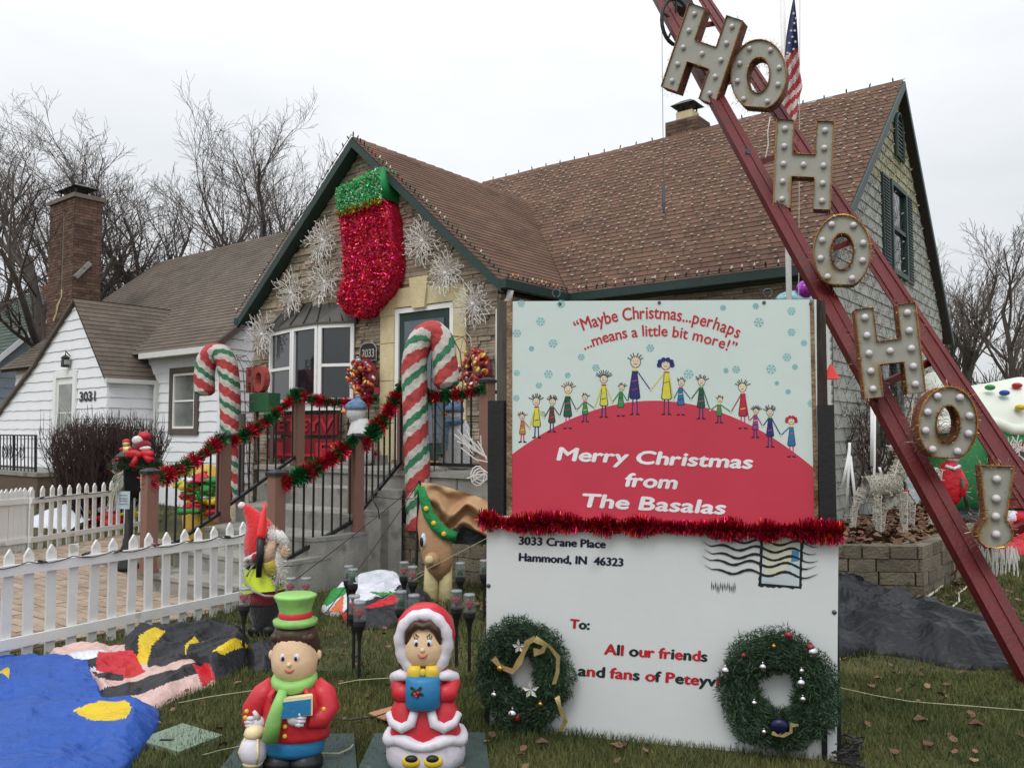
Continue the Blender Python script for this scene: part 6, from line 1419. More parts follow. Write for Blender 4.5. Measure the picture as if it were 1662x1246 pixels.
# ============================================================ stocking and snowflakes on the gable
SV = 7.68
def sv_(x, y, v=SV): return onv(x, y, v)
t = thing('giant_stocking', 'giant glittering red stocking with green cuff hanging in the gable', 'stocking', sv_(600, 400), HROT)
body = [(549, 343), (585, 330), (622, 318), (630, 350), (633, 390), (636, 425), (633, 452), (622, 474), (606, 492), (590, 509), (577, 514), (562, 508), (551, 496), (547, 480), (551, 462), (557, 450), (557, 415), (553, 378)]
cuff = [(545, 306), (580, 289), (614, 270), (618, 296), (620, 321), (585, 333), (548, 346), (546, 326)]
def puffy(outline, v0, dep, name, m, parent, vfun=None):
    mb = MB(); P = [sv_(x, y, v0) for x, y in outline]; c = sum(P, Vector())/len(P); n_ = len(P)
    rings_ = [(.0, -.0, 1.0), (.35, -.0, 1)]; o = 0
    mb.v += [c+(p-c)*.0-V*.03 for p in P[:1]]
    for f, dv in ((.6, -.028), (.92, -.018), (1.0, .02), (1.02, dep*.6), (1.0, dep)): mb.v += [c+(p-c)*f+V*dv for p in P]
    for i in range(n_): mb.f.append((0, 1+i, 1+(i+1) % n_)); mb.m.append(0)
    for r in range(4):
        for i in range(n_): a = 1+r*n_; mb.f.append((a+i, a+n_+i, a+n_+(i+1) % n_, a+(i+1) % n_)); mb.m.append(0)
    o_ = emit(mb, name, m, parent, True); return P, c
def sheet_chips(name, outline, v0, n, ln_, wd, mats, parent, mi=None, dep=0.0):
    Q = np.array(outline); lo, hi = Q.min(0), Q.max(0); S_ = rng.uniform(lo, hi, (n*3, 2)); S_ = S_[inside(outline, S_)][:n]
    if dep:        # right-hand side band: walk the outline, random depth
        seg = [(outline[i], outline[(i+1) % len(outline)]) for i in range(len(outline))]; k = rng.integers(0, len(seg), n); f = rng.uniform(0, 1, n)
        pos = [sv_(seg[a][0][0]+(seg[a][1][0]-seg[a][0][0])*b, seg[a][0][1]+(seg[a][1][1]-seg[a][0][1])*b, v0)+V*rng.uniform(0, dep) for a, b in zip(k, f)]; base_n = -U
    else: pos = [sv_(x, y, v0-.035) for x, y in S_]; base_n = -V
    P = np.array([list(p) for p in pos]); m_ = len(P); d = np.array(list(base_n))*.55+rand_dirs(m_)+np.array([0, 0, -.25]); d /= np.linalg.norm(d, axis=1, keepdims=True); x, z = frames_about(d, m_); l_ = rng.uniform(.5, 1, m_)*ln_
    return bulk(name, CHIP[0], CHIP[1], xform(P, x*wd, d*l_[:, None], z*l_[:, None]), mats, parent, midx=mi(m_) if mi else None)
M_foil = mat('red_foil', S(222, 36, 84), .26, .3, 14, metal=.7, island=.6); M_foilb = mat('red_foil_base', S(186, 26, 60), .4, .2, 20, metal=.5); M_fg = mat('green_foil', S(80, 196, 116), .4, .3, 14, metal=.45, island=.5); M_fgb = mat('green_foil_base', S(30, 130, 70), .4, .15, 20, metal=.4)
puffy(body, SV, .26, 'stocking_body', M_foilb, t); puffy([(x-1*(x < 580)+2*(x > 600), y) for x, y in cuff], SV-.05, .31, 'cuff', M_fgb, t)
sheet_chips('foil_strips', body, SV, 5200, .05, .016, [M_foil, mat('pink_foil', S(230, 90, 120), .3, metal=.7)], t, mi=lambda m: (rng.uniform(0, 1, m) < .26).astype(np.int32)); sheet_chips('foil_strips', body, SV, 2600, .045, .014, [M_foil], t, dep=.25)
sheet_chips('cuff_strips', cuff, SV-.05, 2200, .045, .012, [M_fg, mat('frosted_green', S(190, 214, 190), .4, metal=.3)], t, mi=lambda m: (rng.uniform(0, 1, m) < .3).astype(np.int32)); sheet_chips('cuff_strips', cuff, SV-.05, 900, .04, .012, [M_fg], t, dep=.3)
chips_along('gold_fringe', [sv_(547, 348, SV-.09), sv_(585, 336, SV-.09), sv_(621, 323, SV-.09)], .01, 700, .05, .009, [M_tin['gold']], None, t, kind='stuff')
M_wl = mat('white_cable', S(214, 211, 206), .5, .08, 20)
def snowflake(label, x, y, rpx, v, group='wire snowflakes on the stone gable'):
    c = onv(x, y, v); R0 = rpx*c.y/F*1.3; t = thing('wire_snowflake', label, 'light decoration', c, HROT, group); mb = MB(); mb2 = MB(); R_ = random.Random(int(x))
    for k in range(22):
        a = k*math.pi/11+R_.uniform(-.06, .06); d = (U*math.cos(a)+Z*math.sin(a)-V*R_.uniform(-.05, .4)).normalized(); s_ = d.cross(V).normalized(); L_ = R0*(1.0 if k % 2 == 0 else .72)*R_.uniform(.85, 1.08)
        mb.tube([c, c+d*L_*.5+s_*L_*.12, c+d*L_*.85+s_*L_*.07, c+d*L_, c+d*L_*.85-s_*L_*.07, c+d*L_*.5-s_*L_*.12, c], .0042, 4)
        if k % 2 == 0:
            for s2 in (-1, 1): mb.tube([c+d*L_*.55, c+d*L_*.86+s_*s2*L_*.24, c+d*L_*.7+s_*s2*L_*.1], .0045, 4)
        for f in (.35, .6, .85, 1.0): p = c+d*L_*f; q_ = (s_*R_.choice((-1, 1))+d*.8).normalized(); mb2.tube([p, p+q_*.028], [.007, .004], 5)
    emit(mb, 'wire', M_wl, t); emit(mb2, 'mini_bulbs', M_wl, t, kind='stuff'); emit(MB().sphere(c-V*.01, .03, 8), 'hub', M_wl, t); return t
for lb_, x, y in (('white wire snowflake nearest the stocking cuff on its left', 525, 391), ('white wire snowflake left of the stocking leg above the bay roof', 528, 458), ('white wire snowflake over the left end of the bay roof', 473, 476), ('lowest white wire snowflake at the left house corner', 426, 543), ('white wire snowflake right of the stocking leg, highest of its row', 686, 392), ('white wire snowflake above the door keystone', 723, 444), ('white wire snowflake beside the downspout over the red wreath', 768, 494)): snowflake(lb_, x, y, 33, 7.82)
o = emit(MB().tube([onv(x, y, 7.88) for x, y in ((752, 525), (757, 540), (764, 548), (765, 562))], .005, 4), 'cord', M_wl, base=onv(752, 525, 7.88)); tag(o, 'white cord hanging from the snowflake beside the downspout', 'cable')
# ribbon wreaths at the door
def mesh_wreath(label, x, y, rx, ry, seed):
    c = onv(x, y, 7.82); k = c.y/F*1.05; t = thing('ribbon_wreath', label, 'wreath', c, HROT, 'red and gold ribbon wreaths beside the door'); R_ = random.Random(seed)
    MM = [mat('wreath_red', S(168, 32, 40), .35, .3, 20, coat=.4), mat('wreath_orange', S(196, 88, 50), .4, .3, 20, coat=.3), mat('wreath_gold', S(206, 170, 90), .35, .3, 20, metal=.4), mat('wreath_wine', S(120, 20, 40), .4, .3, 20, coat=.3), mat('wreath_silver', S(206, 196, 196), .3, .2, 20, metal=.5)]
    emit(MB().tube([c+U*rx*k*.62*math.cos(a)+Z*ry*k*.62*math.sin(a) for a in np.linspace(0, 2*math.pi, 17)[:-1]], rx*k*.3, 8, closed=True), 'frame', MM[3], t)
    for i in range(85):
        a = R_.uniform(0, 2*math.pi); f = R_.uniform(.3, .95); p = c+U*rx*k*f*math.cos(a)+Z*ry*k*f*math.sin(a)-V*R_.uniform(.03, .13)*(1.2-abs(f-.62)); r_ = R_.uniform(.5, 1)*.042
        ax_ = Vector((R_.uniform(-1, 1), R_.uniform(-1, 1), R_.uniform(-1, 1))).normalized(); b_ = ax_.orthogonal().normalized(); mb = MB().sphere(p, (r_*1.3, r_*.6, r_*.9), 8, 0, (ax_, b_, ax_.cross(b_)))
        for q in range(len(mb.v)): mb.v[q] += (mb.v[q]-p)*noise.noise(mb.v[q]*40)*.5
        emit(mb, 'ribbon_loop', R_.choice([MM[0], MM[0], MM[1], MM[1], MM[2], MM[3], MM[4]]), t, True)
    return t
mw = mesh_wreath('red and gold ribbon wreath between the window and the door frame', 592, 614, 29, 36, 1); mesh_wreath('red and gold ribbon wreath right of the door behind the candy cane hook', 774, 600, 30, 38, 2)
emit(MB().box(onv(612, 634, 7.66), U*.05, V*.006, Z*.05), 'gift_tag', MATS['wreath_wine'], mw)
# ============================================================ snowmen, planters
M_plush = mat('white_plush', S(214, 214, 214), .95, .06, 12, .8, 60, sheen=.3); M_knit = mat('blue_knit', S(74, 110, 160), .95, .25, 20, .8, 70, col2=S(150, 176, 204), stretch=(1, 1, 4)); M_car = mat('carrot_felt', S(220, 130, 60), .8)
def snowman(label, x, y, hr, bx, by, br, v, face):
    h = onv(x, y, v); k = h.y/F; b = onv(bx, by, v+.05); t = thing('plush_snowman', label, 'snowman', Vector((b.x, b.y, 1.07)), 0)
    emit(MB().sphere(h, (hr*k, hr*k, hr*k*1.05), 18), 'head', M_plush, t, True)
    gz1 = 1.08; mb = MB(); zz = b.z-gz1; mb.loft([(0, 0, gz1-b.z, br*k*.8, br*k*.7), (0, 0, gz1-b.z+.06, br*k*1.1, br*k), (0, 0, 0, br*k*1.12, br*k), (0, 0, br*k*.7, br*k*.95, br*k*.85), (0, 0, (h.z-b.z)-hr*k*.7, br*k*.6, br*k*.55)], 18, 0, (b, Vector((1, 0, 0)), Vector((0, 1, 0)), Z)); emit(mb, 'body', M_plush, t, True)
    f = Vector((face, -1, 0)).normalized(); s_ = f.cross(Z)
    emit(MB().tube([h+f*hr*k*.85, h+f*hr*k*1.5], [hr*k*.24, hr*k*.08], 8), 'carrot_nose', M_car, t, True)
    for q in (-1, 1): emit(MB().sphere(h+f*hr*k*.9+s_*q*hr*k*.35+Z*hr*k*.3, hr*k*.1, 8), 'eye', M_blk, t)
    tip = h+Vector((hr*k*.2, .02, hr*k*1.5)); mb = MB(); mb.loft([(0, 0, hr*k*.2, hr*k*1.08, hr*k*1.08), (0, 0, hr*k*.55, hr*k*1.12, hr*k*1.1), (.01, 0, hr*k*.95, hr*k*.85, hr*k*.8), (.02, 0, hr*k*1.25, hr*k*.45, hr*k*.4), (.03, 0, hr*k*1.4, hr*k*.2, hr*k*.2)], 18, 0, (h, Vector((1, 0, 0)), Vector((0, 1, 0)), Z)); mb.sphere(tip, hr*k*.28, 8); emit(mb, 'knit_hat', M_knit, t, True)
    return t, h, k
snowman('snowman in a blue knit hat facing left behind the middle right post', 577, 668, 16, 584, 718, 21, 7.1, -2.0)
t2, h2, k2 = snowman('snowman with blue hat and scarf behind the short porch rail', 737, 672, 15, 744, 712, 21, 7.0, -1.6)
mb = MB(); mb.tube([h2+Vector((math.cos(a)*14*k2, math.sin(a)*13*k2, -.09)) for a in np.linspace(0, 2*math.pi, 13)[:-1]], .035, 6, closed=True); mb.box(h2+Vector((-.09, -.1, -.25)), (.035, 0, 0), (0, .012, 0), (.01, 0, .16)); emit(mb, 'scarf', M_knit, t2)
for lb_, x0, x1, y0, y1, c_ in (('grey planter box topped with red tinsel left of the door', 580, 609, 738, 761, 'red'), ('grey planter box topped with green tinsel below the scarfed snowman', 712, 748, 742, 763, 'green')):
    a, b = onv(x0, y1, 7.3), onv(x1, y1, 7.3); z1 = onv(x0, y0, 7.3).z; a.z = b.z = 1.072
    t = thing('planter_box', lb_, 'planter', a, HROT); emit(MB().prism([a, b, Vector((b.x, b.y, z1)), Vector((a.x, a.y, z1))], V, .22), 'box', M_conc, t)
    chips_along('tinsel', [Vector((a.x, a.y, z1))+V*.05, Vector((b.x, b.y, z1))+V*.05], .03, 700, .05, .007, [M_tin[c_]], None, t, kind='stuff')
# red letter boards left of the stair
M_dr = mat('dark_red_board', S(120, 22, 34), .6, .1, 8); M_drl = mat('letter_dark', S(70, 16, 26), .6, .1, 8); M_drb = mat('letter_red', S(170, 40, 50), .6, .1, 8)
for lb_, txt, xa, xb, ya, yb in (('upper red board with cut letters PETEYV behind the stair railing', 'PETEYV', 432, 547, 672, 706), ('lower red board with cut letters ILLE behind the stair railing', 'ILLE', 432, 549, 712, 748)):
    v_ = 7.72; a, b = onv(xa, yb+6, v_), onv(xb, yb, v_); X_ = unit(Vector((b.x-a.x, b.y-a.y, 0))); zt = onv(xb, ya, v_).z; a.z = b.z
    t = thing('letter_board', lb_, 'sign', a, HROT); emit(MB().prism([a, b, Vector((b.x, b.y, zt)), Vector((a.x, a.y, zt))], V, .04), 'board', M_dr, t)
    mb = MB(); w_ = (b-a).length; text_line(mb, txt, a+X_*.06+Z*.06, a+X_*(w_-.06)+Z*.06, Z, -V, zt-b.z-.12, .02, .03); nf = len(mb.f); o_ = len(mb.v); mb.v += [p+V*.017 for p in mb.v]
    emit(mb, 'letters', M_drb, t)
    for f_ in (.2, .8): p = a.lerp(b, f_)+V*.06; emit(MB().beam(Vector((p.x, p.y, 0)), p+Z*(zt-b.z-.04), .04, .04), 'stand_leg', M_black, t)
# HO letters on green box at the left
v_ = 7.3
for lb_, txt, xa, xb in (('small tinsel letter H at the left house corner', 'H', 399, 410), ('small tinsel letter O at the left house corner', 'O', 409, 429)):
    a, b = onv(xa, 634, v_), onv(xb, 634, v_); a.z = b.z = onv(410, 634, v_).z; mb = MB(); text_line(mb, txt, a, b, Z, -V, .34, 0, .05); vs = list(mb.v); fs = list(mb.f); k_ = len(vs)
    mb.v += [p+V*.1 for p in vs]; E_ = {}
    for f in fs:
        for i in range(len(f)):
            e_ = (f[i], f[(i+1) % len(f)]); E_[e_] = 1
    for (i, j) in list(E_):
        if (j, i) not in E_: mb.f.append((i, i+k_, j+k_, j)); mb.m.append(0)
    mb.f += [tuple(i+k_ for i in f[::-1]) for f in fs]; mb.m += [0]*len(fs)
    o = emit(mb, 'tinsel_letter', mat('faded_red_tinsel', S(170, 74, 66), .6, .35, 40, .8, 90), base=a); tag(o, lb_, 'letter')
a, b = onv(404, 668, v_), onv(436, 668, v_); b.z = a.z; zt = onv(420, 638, v_).z
t = thing('green_box', 'green tinsel covered box below the small letters HO', 'box', Vector((a.x, a.y, 0)), HROT); emit(MB().prism([a, b, Vector((b.x, b.y, zt)), Vector((a.x, a.y, zt))], V, .2), 'box', mat('green_tinsel_cloth', S(40, 96, 60), .8, .3, 30, .8, 60), t)
for f_ in (.1, .9): p = a.lerp(b, f_)+V*.1; emit(MB().beam(Vector((p.x, p.y, 0)), p, .05, .05), 'leg', M_oldp, t)
o = emit(MB().tube([H(10.0, 6.7, 0), H(10.0, 6.7, 1.75)], .045, 8), 'wooden_stake', M_oldp, base=H(10.0, 6.7, 0)); tag(o, 'grey wooden stake standing beside the smaller candy cane', 'stake')
o = emit(heap([H(9.4, 6.5), H(11.3, 6.6), H(11.4, 7.5), H(9.4, 7.6)], .5, 31, .4), 'canvas_cover', mat('tan_canvas', S(150, 138, 120), .9, .12, 6, .4, 20), base=H(10.3, 7, 0), smooth=True); tag(o, 'tan canvas heap under the red letter boards', 'cover')
# ============================================================ blow-moulded carollers
def plastic(n, c): return mat('moulded_'+n, S(*c), .48, .10, 7, .2, 22, coat=.1, speck=(S(*[x*.86+14 for x in c]), 8, .62))
PRd, PGr, PBl, PWh, PSk, PBk, PYl, PCr, PBr = plastic('red', (200, 44, 56)), plastic('green', (142, 196, 106)), plastic('blue', (44, 122, 172)), plastic('white', (218, 212, 222)), plastic('skin', (232, 198, 160)), plastic('black', (24, 25, 28)), plastic('yellow', (228, 194, 58)), plastic('cream', (232, 216, 168)), plastic('brown', (70, 48, 36))
XA, YA = Vector((1, 0, 0)), Vector((0, -1, 0))       # right, toward the viewer
class Fig:
    def __init__(s, t, Y): s.t = t; s.Y = Y; s.k = Y/F
    def p(s, x, y, d=0): q = atY(x, y, s.Y); return Vector((q.x, s.Y-d*s.k, q.z))
    def loft(s, name, m, rings, mb=None, n=24):      # rings: (x, y, d, rx, ry_depth)
        own = mb is None; mb = mb or MB(); O_ = Vector((0, 0, 0)); R_ = []
        for (x, y, d, rx, ry) in rings: q = s.p(x, y, d); R_.append((q.x, -q.y, q.z, rx*s.k, ry*s.k))
        mb.loft(R_, n, 0, (O_, XA, Vector((0, -1, 0)), Z))
        if R_[0][2] > R_[-1][2]: pass
        return emit(mb, name, m, s.t, True) if own else mb
    def ball(s, name, m, x, y, d, r, mb=None, n=16):
        r = r if isinstance(r, tuple) else (r, r, r); mm = mb or MB(); mm.sphere(s.p(x, y, d), (r[0]*s.k, r[1]*s.k, r[2]*s.k), n)
        return emit(mm, name, m, s.t, True) if mb is None else mm
    def tube(s, name, m, pts, r, n=12, mb=None, closed=False):
        mm = mb or MB(); rr = [x*s.k for x in r] if isinstance(r, (list, tuple)) else r*s.k
        mm.tube([s.p(*q) for q in pts], rr, n, closed=closed); return emit(mm, name, m, s.t, True) if mb is None else mm
def face(f, x, y, d, w_, lash=False):
    for s_ in (-1, 1):
        f.ball('eye', PWh, x+s_*w_*.36, y-4, d-3, (w_*.17, 3.5, w_*.22)); f.ball('pupil', PBk, x+s_*w_*.34, y-3, d-1.2, (w_*.09, 3.2, w_*.13))
        f.tube('eyebrow', PBr, [(x+s_*w_*.2, y-14, d-3), (x+s_*w_*.38, y-17, d-5), (x+s_*w_*.52, y-14, d-8)], [1, 1.3, .7], 6)
        f.ball('cheek', plastic('cheek', (226, 150, 126)), x+s_*w_*.52, y+11, d-10, (w_*.2, 4, w_*.15))
        if lash:
            for q in (-1, 0, 1): f.tube('lash', PBk, [(x+s_*w_*.36+q*2, y-10, d-2), (x+s_*w_*.36+q*4, y-16, d-4)], .6, 5)
    f.ball('nose', PSk, x, y+6, d+.5, (3.6, 4.5, 3.4)); f.tube('mouth', plastic('lip', (190, 70, 70)), [(x-w_*.28, y+13, d-1.6), (x-w_*.14, y+17, d+.2), (x, y+18, d+.8), (x+w_*.14, y+17, d+.2), (x+w_*.28, y+13, d-1.6)], [.7, 1.6, 2, 1.6, .7], 8)
def hand(f, x, y, d, s_, m, tilt=0):     # gloved hand, palm and five fingers curling to the right (s_=1) or left
    mb = MB(); f.ball('', m, x, y, d, (12, 7, 11), mb)
    for i in range(4): yy = y-8+i*5.6; L_ = (13, 15, 14, 11)[i]; f.tube('', m, [(x+s_*4, yy, d+2), (x+s_*(4+L_*.5), yy-1, d+6), (x+s_*(4+L_), yy, d+3)], [4.2, 3.9, 2.6], 8, mb)
    f.tube('', m, [(x-s_*2, y-7, d+2), (x+s_*1, y-15, d+5), (x+s_*5, y-21, d+5)], [4.4, 4, 2.6], 8, mb)
    return emit(mb, 'glove', m, f.t, True)
t = thing('caroller_boy', 'plastic caroller boy in a light green top hat and red coat, holding book and lantern', 'figurine', Vector((atY(478, 700, 3.74).x, 3.74, .03)), 0); f = Fig(t, 3.74)
f.loft('shoes', PBk, [(455, 1243, 2, 24, 20), (455, 1240, 4, 26, 26), (455, 1228, 4, 26, 26), (455, 1217, 0, 20, 18), (455, 1211, 0, 10, 8)]); f.loft('shoes', PBk, [(498, 1243, 2, 24, 20), (498, 1240, 4, 26, 26), (498, 1228, 4, 26, 26), (498, 1217, 0, 20, 18), (498, 1211, 0, 10, 8)])
f.loft('trousers', PBl, [(476, 1222, 0, 44, 26), (476, 1214, 0, 49, 30), (477, 1200, 0, 49, 31), (477, 1188, 0, 44, 28)])
mb = MB(); f.loft('', PRd, [(479, 1196, 0, 42, 28), (480, 1194, 0, 53, 33), (480, 1186, 0, 54, 34), (479, 1165, 0, 53, 36), (478, 1142, 0, 50, 36), (478, 1120, 0, 45, 32), (478, 1106, 0, 38, 28), (478, 1096, 0, 24, 22)], mb)
f.tube('', PRd, [(446, 1110, 0), (428, 1126, 2), (414, 1148, 4), (412, 1166, 6), (418, 1176, 10)], [15, 19, 19, 16, 14], 14, mb); f.tube('', PRd, [(510, 1110, 0), (527, 1126, 2), (534, 1144, 6), (524, 1160, 16), (506, 1158, 28)], [15, 19, 19, 17, 13], 14, mb)
coat = emit(mb, 'coat', PRd, t, True)
for x, y, d in ((472, 1181, 36), (473, 1165, 38), (408, 1146, 24), (406, 1156, 24), (531, 1142, 25), (533, 1150, 25)): f.ball('button', PYl, x, y, d-1, (3.6, 2.4, 3.6))
f.tube('lapel', PRd, [(458, 1106, 26), (448, 1118, 34), (454, 1132, 37)], [3, 5, 2], 8); f.tube('lapel', PRd, [(500, 1104, 26), (508, 1118, 32), (502, 1130, 36)], [3, 5, 2], 8)
f.tube('scarf', PGr, [(452+27*math.cos(a)+27, 1100+7*math.sin(a), 4+26*math.sin(a)) for a in np.linspace(0, 2*math.pi, 18)[:-1]], 10, 12, closed=True)
f.tube('scarf_tail', PGr, [(470, 1108, 36), (464, 1130, 42), (457, 1155, 42), (450, 1186, 38)], [7, 10, 12, 13], 10)
f.loft('head', PSk, [(479, 1104, 0, 12, 12), (479, 1098, 2, 26, 25), (479, 1084, 3, 35, 32), (479, 1066, 2, 37, 34), (479, 1048, 1, 34, 33), (479, 1030, 0, 30, 30), (479, 1014, 0, 22, 22)])
f.loft('hair', PBr, [(479, 1084, -12, 33, 20), (479, 1068, -10, 39, 28), (479, 1046, -5, 38, 33), (479, 1028, -2, 35, 33), (479, 1016, 0, 31, 31)])
for x in (441, 517): f.ball('ear', PSk, x, 1062, 0, (5, 4, 8))
for x in (452, 462, 474, 487, 499, 507): f.ball('hair_curl', PBr, x, 1030, 25-abs(x-479)*.25, (8, 7, 8))
face(f, 479, 1062, 35, 30); f.loft('hat', PGr, [(480, 1016, 2, 20, 20), (480, 1012, 2, 34, 33), (480, 1004, 2, 35, 34), (480, 1000, 2, 25, 25), (480, 992, 2, 24.5, 24.5), (480, 978, 2, 28, 28), (480, 968, 2, 33, 33), (480, 965, 2, 34, 34), (480, 963, 2, 30, 30), (480, 964, 2, 6, 6)])
f.loft('hat_band', PRd, [(480, 1003, 2, 25.6, 25.6), (480, 999, 2, 26.5, 26.5), (480, 993, 2, 26, 26), (480, 991, 2, 25, 25)])
bk = MB(); c = f.p(491, 1132, 40); k = f.k; bk.box(c, XA*25*k+Z*3*k, YA*5*k+XA*2*k, Z*15*k); emit(bk, 'book', PCr, t); bk = MB(); bk.box(c-Z*2*k+YA*5.5*k, XA*24*k+Z*3*k, YA*1.2*k, Z*12*k); emit(bk, 'book_cover', PBl, t)
hand(f, 488, 1152, 38, 1, PWh); hand(f, 424, 1166, 18, -1, PWh)
f.loft('lantern', PWh, [(418, 1228, 20, 14, 14), (418, 1222, 20, 19, 19), (417, 1208, 20, 22, 22), (418, 1194, 20, 18, 18), (419, 1186, 20, 12, 12)]); f.loft('lantern_frame', PCr, [(419, 1188, 20, 13, 13), (420, 1182, 20, 17, 17), (421, 1174, 20, 15, 15), (421, 1168, 20, 9, 9)]); f.loft('lantern_frame', PCr, [(417, 1233, 20, 14, 14), (417, 1227, 20, 17, 17), (417, 1222, 20, 14, 14)])
for a in (0, 1.57, 3.14, 4.71): f.tube('lantern_rib', PCr, [(418+17*math.sin(a+.6), 1225, 20+17*math.cos(a+.6)), (418+23*math.sin(a+.6), 1207, 20+23*math.cos(a+.6)), (420+15*math.sin(a+.6), 1186, 20+15*math.cos(a+.6))], 2, 6)
t = thing('caroller_girl', 'plastic caroller girl in a red hooded coat with white fur trim and blue muff', 'figurine', Vector((atY(690, 700, 3.78).x, 3.78, .03)), 0); f = Fig(t, 3.78)
f.loft('fur_hem', PWh, [(691, 1242, 0, 46, 34), (691, 1236, 0, 60, 42), (691, 1222, 0, 63, 45), (691, 1204, 0, 62, 44), (691, 1196, 0, 58, 42)])
mb = MB(); mb.tube([f.p(691+60*math.cos(a), 1192+4*math.sin(a*5), 42*math.sin(a)) for a in np.linspace(0, 2*math.pi, 33)[:-1]], [f.k*(9+1.5*math.sin(a*7)) for a in np.linspace(0, 2*math.pi, 33)[:-1]], 10, closed=True); emit(mb, 'fur_trim', PWh, t, True)
mb = MB(); f.loft('', PRd, [(691, 1200, 0, 55, 40), (691, 1186, 0, 57, 41), (691, 1166, 0, 50, 37), (691, 1140, 0, 40, 32), (691, 1115, 0, 36, 29), (691, 1098, 0, 38, 28), (691, 1086, 0, 34, 26), (691, 1078, 0, 22, 20)], mb)
f.tube('', PRd, [(660, 1092, 0), (650, 1106, 6), (654, 1118, 18), (668, 1116, 28)], [13, 16, 16, 12], 14, mb); f.tube('', PRd, [(722, 1092, 0), (733, 1106, 6), (729, 1118, 18), (714, 1116, 28)], [13, 16, 16, 12], 14, mb); emit(mb, 'coat', PRd, t, True)
for s_ in (-1, 1):
    f.tube('cape_trim', PWh, [(690+s_*13, 1142, 34), (690+s_*18, 1160, 38), (690+s_*33, 1168, 36), (690+s_*48, 1162, 28), (690+s_*56, 1150, 18)], [7, 8, 8, 8, 6], 10); f.tube('shoulder_trim', PWh, [(690+s_*24, 1090, 26), (690+s_*38, 1089, 20), (690+s_*48, 1096, 8), (690+s_*50, 1106, -2)], [6, 9, 9, 6], 10)
    f.loft('skirt_panel', PRd, [(690+s_*30, 1166, 14, 26, 22), (690+s_*34, 1156, 14, 25, 21), (690+s_*30, 1136, 10, 18, 19), (690+s_*26, 1120, 8, 12, 14)])
    f.ball('shoe', PYl, 690+s_*17-0, 1218, 42, (15, 9, 10)); f.ball('shoe_top', PBk, 690+s_*16.5, 1212, 47, (10, 5.5, 5.5))
f.loft('muff', PBl, [(690, 1138, 32, 24, 15), (690, 1134, 32, 27, 19), (690, 1112, 33, 27.5, 21), (690, 1092, 32, 27, 19), (690, 1087, 32, 24, 15)])
mb = MB()
for (a, b, L_) in ((-.4, 0, 13), (.8, .1, 12), (2.4, 0, 13), (3.6, .1, 10), (5.0, 0, 9)):
    c = f.p(682, 1106, 54); d = XA*math.cos(a)+Z*math.sin(a); s2 = XA*-math.sin(a)+Z*math.cos(a); e = c+d*L_*f.k; q = [c, c+d*L_*.35*f.k+s2*3*f.k+YA*f.k, c+d*L_*.5*f.k+s2*2*f.k, c+d*L_*.75*f.k+s2*2.6*f.k, e, c+d*L_*.75*f.k-s2*2.6*f.k, c+d*L_*.5*f.k-s2*2*f.k, c+d*L_*.35*f.k-s2*3*f.k]; mb.poly(q)
emit(mb, 'holly_leaf', mat('holly_green', S(30, 60, 44), .4), t)
for a, b in ((680, 1108), (685, 1106), (682, 1111)): f.ball('holly_berry', PRd, a, b, 56, 2.6, n=8)
f.loft('hood', PRd, [(690, 1084, -6, 20, 20), (690, 1078, -6, 34, 28), (690, 1056, -8, 44, 36), (690, 1030, -8, 48, 40), (690, 1006, -6, 44, 38), (690, 990, -4, 32, 30), (690, 981, -4, 18, 18), (690, 979, -4, 6, 6)])
ringp = [f.p(690+38*math.sin(a), 1036-45*math.cos(a)+(4 if math.cos(a) < -.5 else 0), 22+6*math.cos(a)) for a in np.linspace(0, 2*math.pi, 37)[:-1]]
mb = MB(); mb.tube(ringp, [f.k*(9.5+1.2*math.sin(i*2.1)) for i in range(36)], 12, closed=True); emit(mb, 'fur_trim', PWh, t, True)
f.loft('head', PSk, [(690, 1076, 12, 12, 10), (690, 1070, 14, 24, 18), (690, 1056, 14, 32, 24), (690, 1040, 14, 33, 25), (690, 1022, 13, 31, 23), (690, 1006, 10, 26, 20), (690, 998, 8, 12, 12)])
f.tube('fringe', PBr, [(664, 1038, 26), (668, 1016, 31), (680, 1004, 34), (690, 1008, 36), (700, 1004, 34), (712, 1016, 31), (716, 1038, 26)], [3, 7, 8, 6, 8, 7, 3], 10)
face(f, 690, 1038, 38.5, 29, True)
f.ball('bow_knot', PYl, 690, 1081, 33, (5, 4, 6))
for s_ in (-1, 1): f.loft('bow_loop', PYl, [(690+s_*13, 1092, 30, 8, 4), (690+s_*14, 1088, 31, 11, 6), (690+s_*14, 1078, 31, 11, 6), (690+s_*13, 1071, 30, 8, 4)])
# boards under them, utility lid
M_bd = mat('green_plywood', S(58, 74, 72), .7, .2, 6, .3, 30, speck=(S(90, 92, 84), 8, .66))
for lb_, q in (('dark green board under the caroller boy', ((352, 1262), (398, 1198), (574, 1196), (580, 1262))), ('dark green board under the caroller girl', ((578, 1262), (608, 1196), (787, 1194), (796, 1262)))):
    o = emit(MB().prism([G(x, y, .012) for x, y in q], Z, .02), 'plywood_board', M_bd, base=G(*q[1])); tag(o, lb_, 'board')
t = thing('utility_box_lid', 'pale green utility box lid set in the lawn at the lower left', 'lid', G(292, 1203), 0)
q = [(222, 1207), (290, 1227), (361, 1199), (296, 1180)]; emit(MB().prism([G(x, y, .0) for x, y in q], Z, .022), 'lid', mat('lid_green', S(122, 140, 122), .75, .12, 8, .3, 60), t)
emit(MB().box(G(270, 1200, .024), (.03, 0, 0), (0, .008, 0), (0, 0, .003)), 'lid_handle', M_black, t); emit(MB().sphere(G(338, 1199, .022), (.007, .007, .004), 8), 'lid_bolt', M_black, t)
M_cordt = mat('pale_string', S(176, 172, 140), .7)
